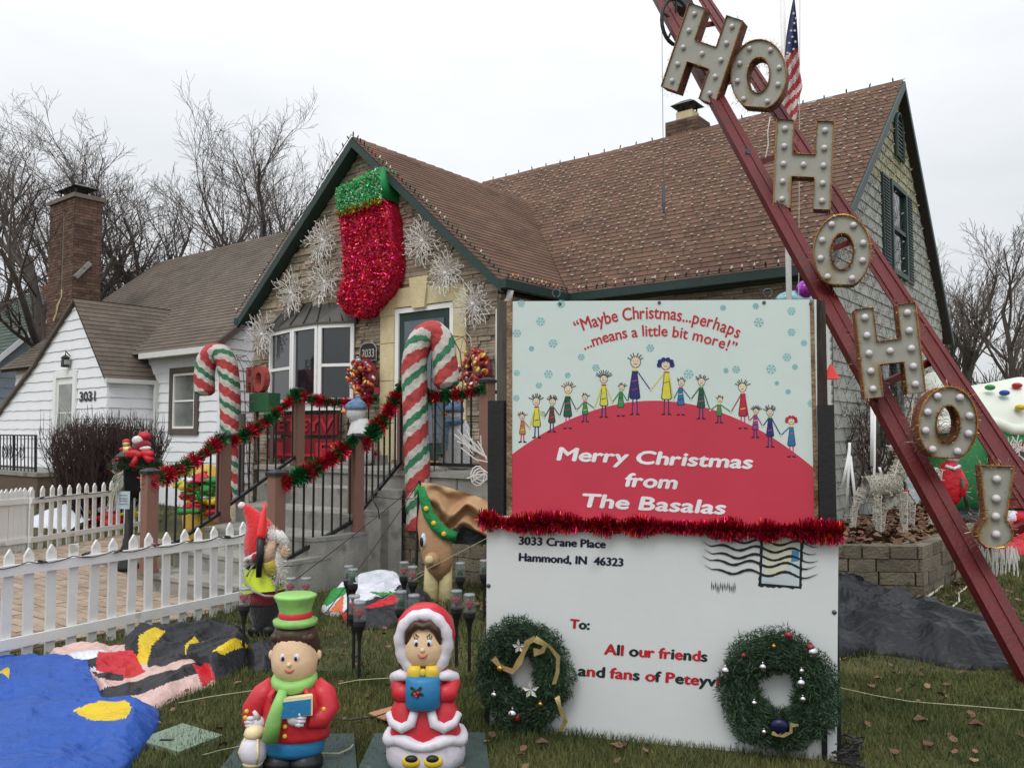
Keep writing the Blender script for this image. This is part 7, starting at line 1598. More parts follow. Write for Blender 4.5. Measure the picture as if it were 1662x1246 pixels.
# ============================================================ gnome
t = thing('plush_gnome', 'plush gnome in pointed red hat and yellow safety vest raising a red wand torch', 'figurine', Vector((atY(428, 700, 6.2).x, 6.2, 0)), 0); f = Fig(t, 6.2)
PL = lambda n, c, sc=30: mat('plush_'+n, S(*c), .95, .15, sc, .7, 60, sheen=.4)
f.loft('trousers', PL('black', (30, 30, 34)), [(428, 1024, 0, 14, 14), (428, 1000, 0, 22, 18), (430, 985, 0, 30, 22), (430, 968, 0, 33, 24)]); f.tube('boot', PBk, [(418, 1020, 4), (414, 1022, 16)], [10, 8], 10); f.tube('boot', PBk, [(438, 1020, 4), (438, 1022, 16)], [10, 8], 10)
f.loft('jacket', PL('crimson', (132, 22, 44)), [(428, 978, 0, 30, 24), (428, 968, 0, 35, 28), (428, 948, 0, 33, 27), (428, 925, 0, 28, 23), (428, 905, 0, 20, 18), (428, 898, 0, 10, 10)])
mv = mat('safety_yellow', S(206, 226, 60), .6, .08, 10, .2, 30); M_refl = mat('reflective_grey', S(150, 152, 148), .4)
vb = MB(); segs = 26
for i in range(segs+1):
    a = -.9+i*(math.pi+1.6)/segs
    for j, (y, r_) in enumerate(((908, 22), (925, 30.5), (945, 35), (966-16*abs(math.cos(a*.9-.6)), 36.5))): vb.v.append(f.p(430+r_*math.cos(a), y+4*math.sin(a*2), r_*.83*math.sin(a)))
for i in range(segs):
    for j in range(3): vb.f.append((i*4+j, (i+1)*4+j, (i+1)*4+j+1, i*4+j+1)); vb.m.append(0)
vt_ = emit(vb, 'vest', mv, t, True)
f.tube('reflective_strip', M_refl, [(398, 922, 18), (406, 938, 31), (422, 952, 35), (440, 960, 34), (455, 962, 26)], 2.0, 6); f.tube('reflective_strip', M_refl, [(424, 906, 22), (416, 918, 29), (410, 930, 30)], 1.6, 6); f.tube('reflective_strip', M_refl, [(452, 918, 20), (455, 940, 24), (456, 960, 24)], 1.8, 6)
f.tube('hat', PL('red', (206, 36, 40)), [(428, 904, 0), (427, 888, 0), (424, 868, 0), (419, 852, 0), (411, 838, 0), (402, 826, 0), (396, 819, 0)], [27, 30, 27, 20, 13, 8, 4], 16); f.ball('pompom', PL('white', (220, 216, 210)), 393, 820, 2, 6)
f.tube('hat_cuff', PL('white', (220, 216, 210)), [(404, 905, 14), (418, 900, 26), (436, 888, 26), (450, 872, 16)], [4, 5, 5, 5], 8); f.ball('face', PL('tan', (206, 172, 142)), 430, 898, 14, (16, 12, 13)); f.ball('nose', PL('crimson', (132, 22, 44)), 424, 900, 28, 7)
f.tube('sleeve', PL('mustard', (184, 164, 60)), [(450, 932, 14), (447, 918, 22), (444, 904, 26)], [9, 12, 11], 10); f.tube('arm', PL('tan', (206, 172, 142)), [(444, 906, 26), (445, 890, 27), (450, 874, 24)], [10, 8, 7], 10)
mb = MB(); f.ball('', None, 463, 892, 20, (7, 5, 9), mb)
for a, b in ((472, 884), (476, 889), (475, 895), (470, 901)): f.tube('', None, [(464, 892, 20), (a, b, 21)], [3.4, 2.2], 8, mb)
f.tube('', None, [(462, 888, 21), (462, 877, 23)], [3.4, 2.4], 8, mb); emit(mb, 'hand', PL('tan', (206, 172, 142)), t, True)
f.tube('torch_handle', PBk, [(431, 930, 36), (434, 862, 34)], [4.5, 6.5], 10); f.tube('torch_cone', mat('signal_red', S(236, 52, 56), .4, .05, coat=.3), [(434, 868, 34), (435, 862, 34), (438, 826, 32), (439, 824, 32), (439, 813, 32)], [7, 7.5, 4, 3, 2.8], 12)
hair_ = [f.p(x, y, d) for x, y, d in ((440, 862, 22), (458, 870, 18), (466, 878, 14), (458, 890, 16), (456, 910, 20), (457, 930, 18), (458, 948, 12))]
mb = MB(); mb.tube(hair_, [f.k*q for q in (8, 12, 9, 8, 9, 7, 2)], 10); emit(mb, 'beard', PL('white', (220, 216, 210)), t, True)
chips_along('beard_strands', hair_, .03, 1500, .05, .005, [PL('white', (220, 216, 210))], None, t, kind='stuff'); chips_along('beard_strands', [f.p(408, 903, 18), f.p(412, 914, 20)], .02, 250, .04, .005, [PL('white', (220, 216, 210))], None, t, kind='stuff')
f.tube('headphones', PBk, [(402, 906, 10), (404, 916, 14), (412, 920, 18), (422, 916, 20)], 3.4, 8)
# ============================================================ jar lights
M_jar = mat('jar_glass', S(150, 158, 160), .1, .05, 8, alpha=.22, spec=.9, coat=.8); M_lid = mat('jar_glass_rim', S(160, 168, 170), .2, .05, spec=.8, alpha=.6)
def jar(label, x, yt, kind='heart', proto=None):
    Y = 1.02*F/(yt-700+4); P = atY(x, yt, Y); P = Vector((P.x, Y, 0)); t = thing('jar_light', label, 'garden light', P, 0, 'mason jar lights on black stakes')
    A_ = (Vector((P.x, P.y, 0)), XA, YA, Z)
    emit(MB().loft([(0, 0, .365, .03, .03), (0, 0, .372, .039, .039), (0, 0, .45, .039, .039), (0, 0, .462, .034, .034), (0, 0, .472, .034, .034)], 16, 0, A_), 'jar', M_jar, t, True); emit(MB().loft([(0, 0, .468, .036, .036), (0, 0, .476, .037, .037), (0, 0, .484, .035, .035), (0, 0, .486, .02, .02)], 16, 0, A_), 'rim', M_lid, t, True)
    c = P+Z*.415; mb = MB()
    if kind == 'heart': mb.sphere(c+XA*.011+Z*.01+YA*.01, (.018, .014, .019), 8); mb.sphere(c-XA*.011+Z*.01+YA*.01, (.018, .014, .019), 8); mb.tube([c+Z*.004+YA*.01, c-Z*.032+YA*.01], [.026, .003], 8); emit(mb, 'heart', mat('heart_red', S(150, 16, 34), .35), t, True)
    else: mb.tube([c-Z*.03, c+Z*.0, c-Z*.005, c+Z*.034], [.028, .012, .02, .002], 8); emit(mb, 'tree', mat('jar_tree_green', S(40, 120, 74), .5), t, True)
    emit(MB().loft([(0, 0, .25, .012, .012), (0, 0, .30, .02, .02), (0, 0, .325, .03, .03), (0, 0, .34, .038, .038), (0, 0, .368, .038, .038)], 12, 0, A_), 'socket', M_blk, t); emit(MB().tube([P, P+Z*.26], .011, 6), 'stake', M_blk, t)
for lb_, x, yt, kd in (('jar light with a red heart left of the gnome boots by the fence end', 397, 946, 'heart'), ('jar light with a red heart just right of the gnome beard', 472, 930, 'heart'), ('jar light with a red heart second to the right of the gnome', 497, 930, 'heart'), ('jar light with a green tree standing against the stair wall', 573, 916, 'tree'), ('jar light behind the green tree jar at the stair wall', 566, 911, 'tree'),
    ('tall red heart jar light nearest the caroller boy hat, front of its pair', 584, 968, 'heart'), ('red heart jar light behind the nearest one beside the white cloth', 575, 958, 'heart'), ('red heart jar light left of the black pole', 656, 905, 'heart'), ('red heart jar light touching the black pole', 670, 912, 'heart'), ('green tree jar light in front of the white cloth', 651, 951, 'tree'), ('green tree jar light just behind the red hood', 672, 957, 'tree'),
    ('green tree jar light before the block wall right of the brown reindeer', 747, 906, 'tree'), ('red heart jar light at the left edge of the envelope, rear of its pair', 741, 950, 'heart'), ('red heart jar light at the left edge of the envelope, front of its pair', 762, 956, 'heart'), ('jar light almost hidden behind the envelope edge', 786, 902, 'tree')): jar(lb_, x, yt, kd)
# ============================================================ brown reindeer inflatable hanging from a pole
RY = 7.35; t = thing('hanging_reindeer', 'brown deflated reindeer inflatable hanging from a black pole with green scarf', 'inflatable', Vector((atY(700, 700, RY).x, RY, 0)), 0); f = Fig(t, RY)
M_bc = mat('brown_nylon', S(176, 138, 102), .6, .08, 5, .4, 16); M_cc = mat('cream_nylon', S(210, 196, 146), .65, .08, 6, .5, 18)
TOPP = [(684, 783), (705, 784), (735, 792), (765, 803), (795, 814), (850, 830)]; BOT = [(690, 800), (706, 835), (722, 862), (748, 852), (775, 862), (850, 900)]
mb = MB(); nx, ny = 60, 24
for i in range(nx+1):
    u_ = i/nx*5; a = int(min(4, u_)); fr = u_-a; tx = TOPP[a][0]*(1-fr)+TOPP[a+1][0]*fr; ty = TOPP[a][1]*(1-fr)+TOPP[a+1][1]*fr; bx = BOT[a][0]*(1-fr)+BOT[a+1][0]*fr; by = BOT[a][1]*(1-fr)+BOT[a+1][1]*fr
    for j in range(ny+1): s_ = j/ny; x = tx*(1-s_)+bx*s_; y = ty*(1-s_)+by*s_+5*math.sin(s_*3.1)*math.sin(i*.3); mb.v.append(f.p(x, y, 14*math.sin(s_*11+i*.09+math.sin(i*.2))*(i/nx+.15)+6*noise.noise(Vector((x*.06, y*.08, 1)))+10*math.sin(s_*math.pi)))
for i in range(nx):
    for j in range(ny): a = i*(ny+1)+j; mb.f.append((a, a+1, a+ny+2, a+ny+1)); mb.m.append(0)
emit(mb, 'body_cloth', M_bc, t, True)
mb = MB(); f.loft('', None, [(690, 806, 2, 6, 6), (693, 830, 4, 13, 10), (700, 855, 6, 21, 14), (708, 880, 8, 26, 18), (712, 905, 8, 25, 18), (712, 925, 6, 18, 14), (712, 938, 4, 8, 7)][::-1], mb)
for q in range(len(mb.v)): mb.v[q] += Vector((noise.noise(mb.v[q]*9), noise.noise(mb.v[q]*9+Vector((5, 5, 5))), 0))*.022
emit(mb, 'head', M_bc, t, True); f.ball('muzzle', M_bc, 704, 905, 22, (13, 12, 14)); f.ball('muzzle_patch', M_cc, 700, 903, 34, (7, 4, 7)); f.ball('eye', NW, 690, 873, 22, (5, 4, 11)); f.ball('eye_pupil', PBk, 687, 876, 25, (3, 3, 8))
f.tube('antler_leg', M_cc, [(701, 915, 0), (700, 945, 0), (699, 990, 0)], [11, 12, 13], 10); f.tube('antler_leg', M_cc, [(722, 918, 0), (723, 945, 0), (722, 990, 0)], [12, 11, 13], 10)
emit(heap([atY(x, 700, y).xy.to_3d() for x, y in ((735, 7.45), (790, 7.4), (830, 7.5), (830, 7.8), (740, 7.8))], .16, 51, rings=20, dens=6, z0=.5), 'dark_cloth', NK, t, True); f.ball('antler', mat('red_piping', S(190, 40, 44), .6), 682, 850, -6, (6, 5, 22))
gs_ = [f.p(x, y, 20) for x, y in ((686, 788), (691, 810), (698, 832), (710, 850), (724, 863), (742, 868))]; mb = MB(); mb.tube(gs_, [f.k*q for q in (5, 8, 9, 10, 10, 8)], 12)
for q in range(len(mb.v)): mb.v[q] += Vector((0, -1, 0))*abs(noise.noise(mb.v[q]*30))*.03
sc_ = emit(mb, 'scarf', mat('scarf_green', S(34, 130, 70), .7, .2, 20, .6, 40), t, True)
for x, y in ((695, 822), (707, 845), (723, 862)): emit(MB().sphere(f.p(x, y, 32), (.022, .014, .022), 8), 'scarf_dot', PYl, sc_)
emit(MB().tube([Vector((f.p(679, 0).x, RY+.05, 0)), f.p(680, 780, -6)], .014, 8), 'pole', M_black, t); f.tube('tie', NG, [(681, 786, 4), (677, 796, 8), (674, 806, 10)], [2, 4, 1], 6)
tip = f.p(680, 783, 0)
for lb_, a, b in (('black guy rope from the reindeer pole down past the stair rail', tip, G(398, 1000, .02)), ('black guy rope from the reindeer pole to the lawn beside the jars', tip, G(528, 995, .02)), ('black cord from the stair rail across to the reindeer pole', G(603, 804, .86), f.p(680, 808, 0))): cord(lb_, [a.lerp(b, i/8)-Z*.02*math.sin(i/8*math.pi) for i in range(9)], .004, M_wire, 'rope', 'guy_rope')
for lb_, a, b in (('pale string stretched over the white deflated cloth, upper', atY(800, 868, 7.2), G(545, 1000, .02)), ('pale string stretched over the white deflated cloth, lower', atY(690, 930, 7.2), G(560, 1010, .02))): cord(lb_, [a, b], .002, M_cordt, 'rope', 'string')
cord('short black plug lead dangling under the stair rail', [G(603, 806, .86), atY(608, 816, 7.6), atY(614, 826, 7.6), atY(616, 842, 7.6)], .007, M_wire)
# white wire antlers behind the envelope's left post
mb = MB(); R_ = random.Random(6); AYY = 7.8
for (x0, y0, x1, y1) in ((790, 742, 752, 705), (790, 742, 742, 716), (790, 742, 760, 720), (790, 742, 738, 705), (795, 750, 748, 726), (790, 746, 775, 715), (790, 765, 765, 782), (790, 770, 758, 776)): a, b = atY(x0, y0, AYY), atY(x1, y1, AYY); mb.tube([a, a.lerp(b, .5)+Vector((0, 0, R_.uniform(-.04, .04))), b], .008, 4); mb.tube([a.lerp(b, .6), b+Vector((.03, 0, .05))], .006, 4)
for k in range(3): mb.tube([atY(775+11*math.cos(a)+k*4, 772+(16-k*4)*math.sin(a), AYY) for a in np.linspace(0, 6.28, 12)[:-1]], .006, 4, closed=True)
o = emit(mb, 'wire_antlers', M_wl, base=atY(775, 745, AYY)); tag(o, 'white wire reindeer antlers poking out left of the black sign post', 'light decoration')
# ============================================================ lamp post with toys
LP = H(8.9, 4.5, 0); LYY = LP.y; LP = Vector((atY(213, 700, LYY).x, LYY, 0)); t = thing('lamp_post', 'squat black lamp post with a paper notice beside the lowest left post', 'lamp post', LP, 0)
A_ = (LP, XA, YA, Z); emit(MB().loft([(0, 0, 0, .12, .12), (0, 0, .05, .12, .12), (0, 0, .1, .09, .09), (0, 0, .22, .085, .085), (0, 0, .28, .06, .06), (0, 0, .34, .055, .055), (0, 0, .36, .045, .045), (0, 0, .8, .04, .04)], 16, 0, A_), 'pole', M_black, t, True)
emit(MB().loft([(0, 0, .78, .06, .06), (0, 0, .86, .12, .12), (0, 0, 1.2, .15, .15), (0, 0, 1.23, .17, .17), (0, 0, 1.34, .05, .05)], 4, 0, A_), 'lantern_housing', M_black, t)
f = Fig(t, LYY-.2); emit(MB().prism([f.p(190, 797), f.p(211, 797), f.p(210, 826), f.p(190, 825)], Vector((0, 1, 0)), .006), 'notice', mat('pale_notice', S(176, 190, 200), .5, .15, 14), t)
mb = MB(); f.Y -= .004
for y in (803, 808, 812, 817): mb.poly([f.p(193, y), f.p(207, y), f.p(207, y+1.2), f.p(193, y+1.2)])
emit(mb, 'notice_print', mat('grey_print', S(110, 124, 140)), t)
t = thing('plush_santa', 'small plush santa with big red bow seated on the lamp post', 'toy', atY(232, 745, LYY-.1), 0); f = Fig(t, LYY-.1)
f.ball('hat', NR, 234, 708, 0, (11, 8, 8)); f.ball('hat_brim', PL('white', (220, 216, 210)), 226, 714, 6, (9, 7, 7)); f.ball('head', PL('crimson', (132, 22, 44)), 231, 722, 2, (15, 10, 9)); f.ball('beard', PL('white', (220, 216, 210)), 238, 727, 6, (10, 6, 4))
mb = MB(); f.ball('', None, 222, 736, 10, (13, 5, 7), mb); f.ball('', None, 242, 736, 10, (13, 5, 7), mb); f.ball('', None, 232, 737, 13, (5, 5, 5), mb); f.tube('', None, [(228, 740, 12), (221, 756, 12)], [4, 7], 8, mb); f.tube('', None, [(240, 740, 12), (252, 748, 12)], [4, 7], 8, mb); emit(mb, 'bow', NR, t, True)
for lb_, x, y, cs in (('tiny plush toy in gold and red beside the santa', 206, 726, (M_gld, NR)), ('small plush toy in white and red at the left rim of the lamp post', 189, 757, (PL('white', (220, 216, 210)), NR)), ('small dark plush toy with red cap above the notice', 207, 750, (NK, NR))):
    t = thing('plush_toy', lb_, 'toy', atY(x, y, LYY-.12), 0); f = Fig(t, LYY-.12); f.ball('body', cs[0], x, y+4, 0, (8, 6, 8)); f.ball('head', cs[0], x, y-6, 2, (6, 5, 6)); f.ball('cap', cs[1], x, y-10, 2, (6, 5, 4)); f.ball('arm', cs[1], x-7, y+3, 3, (4, 3, 3)); f.ball('arm', cs[1], x+7, y+3, 3, (4, 3, 3))
gp = [atY(x, y, LYY-.15) for x, y in ((182, 762), (195, 748), (212, 752), (228, 752), (248, 752), (262, 760))]
o = chips_along('pine_sprig', gp, .07, 2600, .06, .004, [M_pine, M_pine2], lambda a, b: (b < .4).astype(np.int32), base=gp[2]); tag(o, 'dark pine garland draped over the top of the lamp post', 'garland')
mb = MB(); R_ = random.Random(2)
for s_, n_ in ((1, 70), (-1, 40)):
    for i in range(n_): a = atY(214+s_*14, 768+R_.uniform(-6, 22), LYY-.2); b = a+Vector((s_*R_.uniform(.02, .16), R_.uniform(-.08, .03), -R_.uniform(.1, .32))); mb.tube([a, a.lerp(b, .5)+Vector((s_*.03, 0, .03)), b], [.004, .003, .001], 3, cap=False)
o = emit(mb, 'frosted_grass', mat('frosted_straw', S(170, 172, 156), .8, island=.2), base=atY(225, 790, LYY-.2)); tag(o, 'frosted white straw spray hanging from both sides of the lamp post', 'decoration', None, 'stuff')
# ============================================================ right side: wire deer, pvc, inflatable, red figure
def wire_deer(label, limbs, Y, seed, n=900, base=None):
    t = thing('wire_deer', label, 'light decoration', Vector((atY(limbs[0][0][0], 700, Y).x, Y, .45)), 0, 'wire light deer on the leafy bed'); f = Fig(t, Y); R_ = random.Random(seed); mb = MB(); fr = MB(); bl = MB()
    tot = sum(((Vector(a[:2])-Vector(b[:2])).length+10)*(ra+rb) for a, b, ra, rb in limbs)
    for a, b, ra, rb in limbs:
        A, B = f.p(*a), f.p(*b); d = (B-A).normalized(); X_ = d.orthogonal().normalized(); Y_ = d.cross(X_); L_ = (B-A).length; m_ = int(n*((Vector(a[:2])-Vector(b[:2])).length+10)*(ra+rb)/tot)
        def sp_(s_, th): r_ = (ra+(rb-ra)*s_)*f.k; return A+d*L_*s_+(X_*math.cos(th)+Y_*math.sin(th))*r_
        for k in range(max(3, int(L_/.09))): fr.tube([sp_(k/max(3, int(L_/.09)), q) for q in np.linspace(0, 6.283, 9)[:-1]], .0035, 3, closed=True)
        for q in (0, 1.57, 3.14, 4.71): fr.tube([sp_(0, q), sp_(.5, q), sp_(1, q)], .004, 3)
        for i in range(m_):
            s0, t0 = R_.random(), R_.uniform(0, 6.283); s1, t1 = s0+R_.uniform(-.35, .35), t0+R_.uniform(.6, 2.2); mb.tube([sp_(min(1, max(0, s0+(s1-s0)*q)), t0+(t1-t0)*q) for q in (0, .5, 1)], .0032, 3, cap=False)
            if i % 9 == 0: p = sp_(s0, t0); q_ = (p-A.lerp(B, s0)).normalized(); bl.tube([p, p+q_*.03], [.006, .003], 4)
    emit(fr, 'frame', M_wl, t); emit(mb, 'lamp_wire', mat('clear_wire', S(196, 192, 178), .4, .2, 20), t, kind='stuff'); emit(bl, 'mini_bulbs', MATS['clear_wire'], t, kind='stuff'); return t
DY = 8.35
wire_deer('pale wire deer standing side on, head raised, behind the leafy wall', [((1406, 790, 0), (1458, 784, 0), 17, 16), ((1456, 778, 0), (1462, 748, 0), 13, 9), ((1462, 750, 0), (1465, 724, 0), 9, 8), ((1466, 723, 2), (1440, 727, 4), 8, 4), ((1403, 795, -4), (1388, 825, -4), 9, 5), ((1388, 825, -4), (1386, 856, -4), 5, 4), ((1420, 800, 5), (1424, 870, 5), 8, 4), ((1448, 800, -4), (1436, 832, -4), 7, 4), ((1436, 832, -4), (1432, 862, -4), 4, 3.5), ((1462, 798, 5), (1466, 868, 5), 8, 4), ((1472, 722, 0), (1479, 712, 0), 3, 1)], DY, 1, 2300)
wire_deer('second wire deer partly hidden by the red boom, with silver cloth on it', [((1478, 800, 0), (1515, 795, 0), 16, 16), ((1478, 800, 4), (1476, 870, 4), 7, 4), ((1515, 800, 0), (1512, 866, 0), 7, 4), ((1515, 790, 0), (1522, 760, 0), 10, 8)], 8.9, 4, 500)
mb = MB(); q = [(1470, 778), (1482, 770), (1496, 782), (1500, 800), (1488, 818), (1476, 800)]
o = emit(MB().prism([atY(x, y, 8.5) for x, y in q], Vector((0, 1, 0)), .03), 'silver_cloth', mat('silver_cloth', S(186, 196, 204), .3, .15, 12, .7, 18, metal=.2), base=atY(1485, 795, 8.5)); tag(o, 'crumpled silver plastic hung on the hidden wire deer', 'cloth')
emit(MB().sphere(atY(1471, 797, 8.4), (.035, .02, .02), 8), 'red_bow', NR, o)
for i, (lb_, pts, r_) in enumerate((('white pipe leaning left in the tripod by the block wall', ((1367, 792), (1378, 735)), 2.4), ('white pipe at the middle of the tripod by the block wall', ((1374, 832), (1379, 718)), 2.4), ('white pipe leaning right in the tripod by the block wall', ((1391, 838), (1380, 740)), 2.4), ('tall white pipe standing before the bare branches', ((1415, 756), (1415, 655)), 2.6), ('taller white pipe just right of the other upright one', ((1418, 860), (1420, 640)), 2.2), ('short white pipe behind the back of the wire deer', ((1431, 770), (1427, 758)), 2))):
    a, b = atY(*pts[0], 8.9), atY(*pts[1], 8.9); o = emit(MB().tube([a, b], r_*8.9/F, 8), 'white_pipe', M_vinyl, base=a, smooth=True); tag(o, lb_, 'pipe')
# inflatable cottage
IY = 13.2; IX = lambda px, Y=IY: atY(px, 700, Y).x; t = thing('inflatable_cottage', 'white roofed green inflatable cottage with coloured gumdrops', 'inflatable', Vector((IX(1600), IY, 0)), 0); f = Fig(t, IY)
M_inf = mat('white_nylon_roof', S(224, 228, 216), .6, .03, 2, .2, 10); M_ig = mat('green_nylon_wall', S(30, 116, 62), .6, .06, 4, .25, 12)
def grid(name, m, nx, ny, fn):
    mb = MB(); mb.v = [fn(i/nx, j/ny) for i in range(nx+1) for j in range(ny+1)]; mb.f = [(i*(ny+1)+j, i*(ny+1)+j+1, (i+1)*(ny+1)+j+1, (i+1)*(ny+1)+j) for i in range(nx) for j in range(ny)]; mb.m = [0]*len(mb.f); return emit(mb, name, m, t, True)
def roof_(a, b):
    x = 1462+a*290; top = float(np.interp(x, [1462, 1490, 1510, 1535, 1560, 1600, 1650, 1700, 1752], [672, 618, 604, 616, 628, 622, 612, 616, 660])); eave = float(np.interp(x, [1462, 1560, 1620, 1662, 1752], [692, 690, 702, 722, 730]))
    if b < .5: s_ = b*2; y = eave+(top-eave)*math.sin(s_*math.pi/2); d = 60*math.cos(s_*math.pi/2)*1.6
    else: s_ = (b-.5)*2; y = top+(eave-top)*(1-math.cos(s_*math.pi/2)); d = -130*math.sin(s_*math.pi/2)
    return f.p(x, y, d+8*math.sin(a*14)*math.sin(b*3.1))
grid('roof', M_inf, 60, 30, roof_)
f.tube('roof_roll', M_inf, [(x, float(np.interp(x, [1462, 1560, 1620, 1662, 1752], [692, 690, 702, 722, 730]))+3*math.sin(x*.12), 96) for x in range(1462, 1760, 12)], 9, 12); f.tube('roof_roll', M_inf, [(1660, 720, 98), (1656, 690, 80), (1664, 640, 45), (1672, 615, 10)], 10, 12)
mb = MB(); x0, x1 = IX(1470), IX(1745); mb.loft([((x0+x1)/2, -IY+.0, .3, (x1-x0)/2, 1.0, .45), ((x0+x1)/2, -IY, .8, (x1-x0)/2*1.02, 1.02, .45), ((x0+x1)/2, -IY, 1.55, (x1-x0)/2*.98, .98, .45)], 40, 0, (Vector((0, 0, 0)), XA, Vector((0, -1, 0)), Z)); emit(mb, 'wall', M_ig, t, True)
mb = MB(); mb.loft([((x0+x1)/2, -IY, -.0, (x1-x0)/2*1.0, 1.1, .45), ((x0+x1)/2, -IY, .05, (x1-x0)/2*1.06, 1.16, .45), ((x0+x1)/2, -IY, .25, (x1-x0)/2*1.06, 1.16, .45), ((x0+x1)/2, -IY, .36, (x1-x0)/2*.98, 1.05, .45)], 40, 0, (Vector((0, 0, 0)), XA, Vector((0, -1, 0)), Z)); emit(mb, 'base_roll', NK, t, True)
for x, y, m_, d in ((1613, 629, NR, 62), (1585, 641, NB, 76), (1597, 664, NY, 96), (1571, 632, NG, 62), (1650, 640, NG, 76)): f.ball('gumdrop', m_, x, y, d, (7.5, 8, 4.5))
emit(MB().box(f.p(1575, 765, 106), (.30, 0, 0), (0, .02, 0), (0, 0, .48)), 'window_panel', mat('dark_red_panel', S(120, 40, 44), .6, .2, 6), t); emit(MB().box(f.p(1573, 762, 109), (.2, 0, 0), (0, .02, 0), (0, 0, .36)), 'window_panel', mat('plum_panel', S(74, 60, 66), .6, .3, 6), t)
mb = MB(); a, b = f.p(1545, 826, 120), f.p(1760, 834, 120); n_ = 60
for i in range(n_+1):
    c = a.lerp(b, i/n_)
    for j in range(16): th = j/16*6.2832; mb.v.append(c+Vector((0, math.cos(th)*.1, math.sin(th)*.1)))
for i in range(n_):
    for j in range(16): mb.f.append((i*16+j, i*16+(j+1) % 16, (i+1)*16+(j+1) % 16, (i+1)*16+j)); mb.m.append(1 if ((i+j*.35) % 9) < 4 else 0)
emit(mb, 'striped_roll', [NW, NR], t, True)
mb = MB(); R_ = random.Random(5)
for i in range(26): c = atY(R_.uniform(1618, 1662), R_.uniform(712, 740), 11.9); mb.tube([c+Vector((R_.uniform(-.08, .08), 0, R_.uniform(-.1, .1))) for _ in range(4)], .01, 4)
o = emit(mb, 'light_bundle', M_wl, base=atY(1640, 726, 11.9)); tag(o, 'tangle of white cable at the green wall under the white roof', 'cable', None, 'stuff')
# red coated figure
SYY = 10.2; t = thing('red_coat_figure', 'figure in a red coat on a tan post under the lowest letter O', 'figurine', Vector((atY(1540, 700, SYY).x, SYY, 0)), 0); f = Fig(t, SYY)
f.loft('coat', NR, [(1540, 818, 0, 12, 10), (1541, 812, 0, 17, 14), (1541, 790, 0, 18, 14), (1540, 765, 0, 17, 13), (1541, 752, 0, 13, 10), (1542, 748, 0, 6, 6)]); f.ball('head', PWh, 1546, 742, 0, (12, 10, 9)); f.ball('cap', PBk, 1533, 738, 4, (6, 5, 4)); f.tube('collar', PWh, [(1530, 756, 8), (1541, 760, 14), (1553, 756, 8)], 3, 8)
f.tube('arm', NR, [(1556, 762, 0), (1562, 785, 6), (1556, 805, 10)], [5, 6, 5], 8); f.tube('scarf', mat('patch_green', S(70, 90, 70), .8, .4, 40), [(1555, 775, 8), (1561, 800, 10), (1566, 822, 8)], [3, 4, 3], 6); f.loft('post', mat('tan_timber', S(166, 116, 80), .8, .2, 8), [(1536, 870, 0, 9, 9), (1535, 845, 0, 8, 8), (1536, 815, 0, 7, 7)], n=4)
for lb_, o_, h, sd_, m_ in (('white cloth sheet on the ground left of the exclamation mark', ((1475, 868), (1500, 856), (1530, 845), (1560, 850), (1600, 862), (1640, 872), (1640, 884), (1560, 886), (1510, 878)), .1, 41, NW), ('red and white cloth on the ground at the right edge', ((1598, 876), (1630, 868), (1700, 866), (1720, 895), (1660, 900), (1615, 896)), .16, 44, NR), ('blue cloth on the ground behind the right rail', ((1640, 852), (1665, 838), (1710, 836), (1715, 868), (1660, 868)), .25, 46, NB)):
    p_ = gs(*o_); o = emit(heap(p_, h, sd_, rings=24, dens=6), 'cloth_sheet', m_, base=p_[0], smooth=True); tag(o, lb_, 'cloth')
mb = MB(); R_ = random.Random(8); ly = depth_at(890)
for i in range(60):
    x = R_.uniform(1588, 1652); y = 888+R_.uniform(-4, 4); a = atY(x, y, ly); b = a-Z*R_.uniform(.04, .16)+Vector((R_.uniform(-.02, .02), 0, 0)); mb.tube([a, b], .004, 4); mb.tube([b, b-Z*.02], [.007, .004], 5)
o = emit(mb, 'icicle_lights', M_wl, base=atY(1620, 890, ly)); tag(o, 'white icicle lights bunched below the exclamation mark', 'string lights')
for lb_, pts, m_, r_ in (('orange extension cord curling down the end of the block wall', [G(1541, 888, .46)+Vector((0, -.03, 0)), G(1552, 905, .36), G(1553, 925, .2), G(1545, 932, .1), G(1535, 942, .03)], M_cordo, .01), ('white knotted cord trailing from the orange one over the grass', [G(1548, 930, .04), G(1535, 940, .03), G(1525, 955, .03), G(1510, 965, .03), G(1488, 975, .04)], M_cordw, .014), ('thin white cord on the grass beside the red boom', [G(1578, 942, .03), G(1566, 955, .03), G(1556, 962, .03), G(1557, 975, .03), G(1545, 985, .03)], M_cordw, .008), ('pale hose of string lights lying straight across the right lawn', [G(x, y, .035) for x, y in ((1362, 1115), (1420, 1128), (1480, 1138), (1560, 1144), (1662, 1152))], M_cordt, .0022), ('white string of lights lying between the caroller figures', [G(x, y, .05) for x, y in ((549, 1109), (580, 1103), (610, 1101), (645, 1099))], M_cordt, .003), ('white cord looping behind the caroller boy feet', [G(x, y, .05) for x, y in ((520, 1222), (550, 1222), (568, 1214), (573, 1208))], M_cordt, .004), ('dark cable running across the lawn toward the caroller girl', [G(x, y, .05) for x, y in ((536, 1166), (570, 1168), (610, 1162), (640, 1152), (655, 1140))], M_wire, .0035), ('pale string lying on the grass by the green lid', [G(x, y, .04) for x, y in ((330, 1224), (360, 1216), (400, 1208))], M_cordt, .002), ('pale string on the grass right of the pink cloth', [G(x, y, .05) for x, y in ((290, 1140), (340, 1130), (410, 1120))], M_cordt, .0025)): cord(lb_, pts, r_, m_)
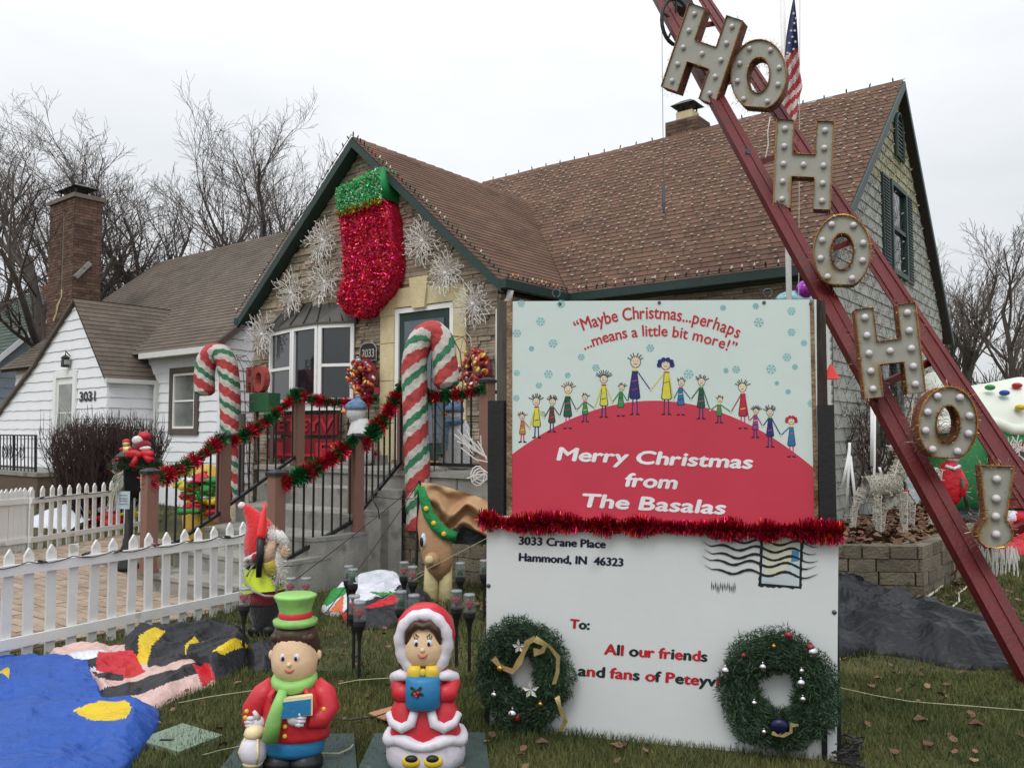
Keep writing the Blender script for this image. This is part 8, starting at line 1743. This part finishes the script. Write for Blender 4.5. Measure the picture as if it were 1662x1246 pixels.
mb = MB(); R_ = random.Random(12)
for i in range(22): c = G(R_.uniform(1362, 1392), R_.uniform(1200, 1246), .04); mb.tube([c+Vector((R_.uniform(-.05, .05), R_.uniform(-.04, .04), R_.uniform(0, .05))) for _ in range(4)], .005, 4)
o = emit(mb, 'cable_tangle', M_wire, base=G(1378, 1225)); tag(o, 'tangle of dark cable at the right foot of the envelope', 'cable', None, 'stuff')
o = emit(MB().prism([G(x, y, .03) for x, y in ((598, 1158), (640, 1146), (652, 1152), (640, 1172), (615, 1166))], Z, .006), 'cardboard_scrap', mat('brown_cardboard', S(170, 124, 92), .9), base=G(625, 1158)); tag(o, 'torn brown cardboard scrap on the grass between the carollers', 'cardboard')
o = emit(MB().sphere(onv(1306, 470, 8.9), .1, 14), 'hanging_bauble', mat('violet_bauble', S(170, 70, 190), .2, metal=.6), base=onv(1306, 470, 8.9), smooth=True); tag(o, 'violet bauble just above the top right corner of the sign', 'bauble')
o = emit(MB().sphere(onv(1291, 486, 8.9), (.22, .1, .1), 14), 'iridescent_cap', mat('iridescent', S(150, 196, 204), .25, .3, 6, metal=.4), base=onv(1291, 486, 8.9), smooth=True); tag(o, 'iridescent dome half hidden by the top edge of the sign', 'ornament')
mb = MB(); o_ = atY(1396, 592, 8.6); mb.tube([o_-Z*.08, o_+Z*.08], [.085, .01], 10); o = emit(mb, 'red_cone', mat('signal_red2', S(226, 60, 50), .5), base=atY(1357, 612, 8.6)) ; o.location = WM[o.name].translation+Vector((atY(1349, 603, 8.6)-atY(1396, 592, 8.6))) ; tag(o, 'red cone showing between the log post and the boom', 'cone')
cy0 = atY(820, 690, 9); 
for lb_, pts in (('thin utility wire sloping across the right trees', ((1500, 470), (1800, 860))), ('second thin utility wire running level across the right trees', ((1440, 597), (1800, 612)))):
    a, b = atY(*pts[0], 22), atY(*pts[1], 22); cord(lb_, [a.lerp(b, i/10)-Z*.3*math.sin(i/10*math.pi) for i in range(11)], .012, M_wire, 'wire', 'utility_wire')
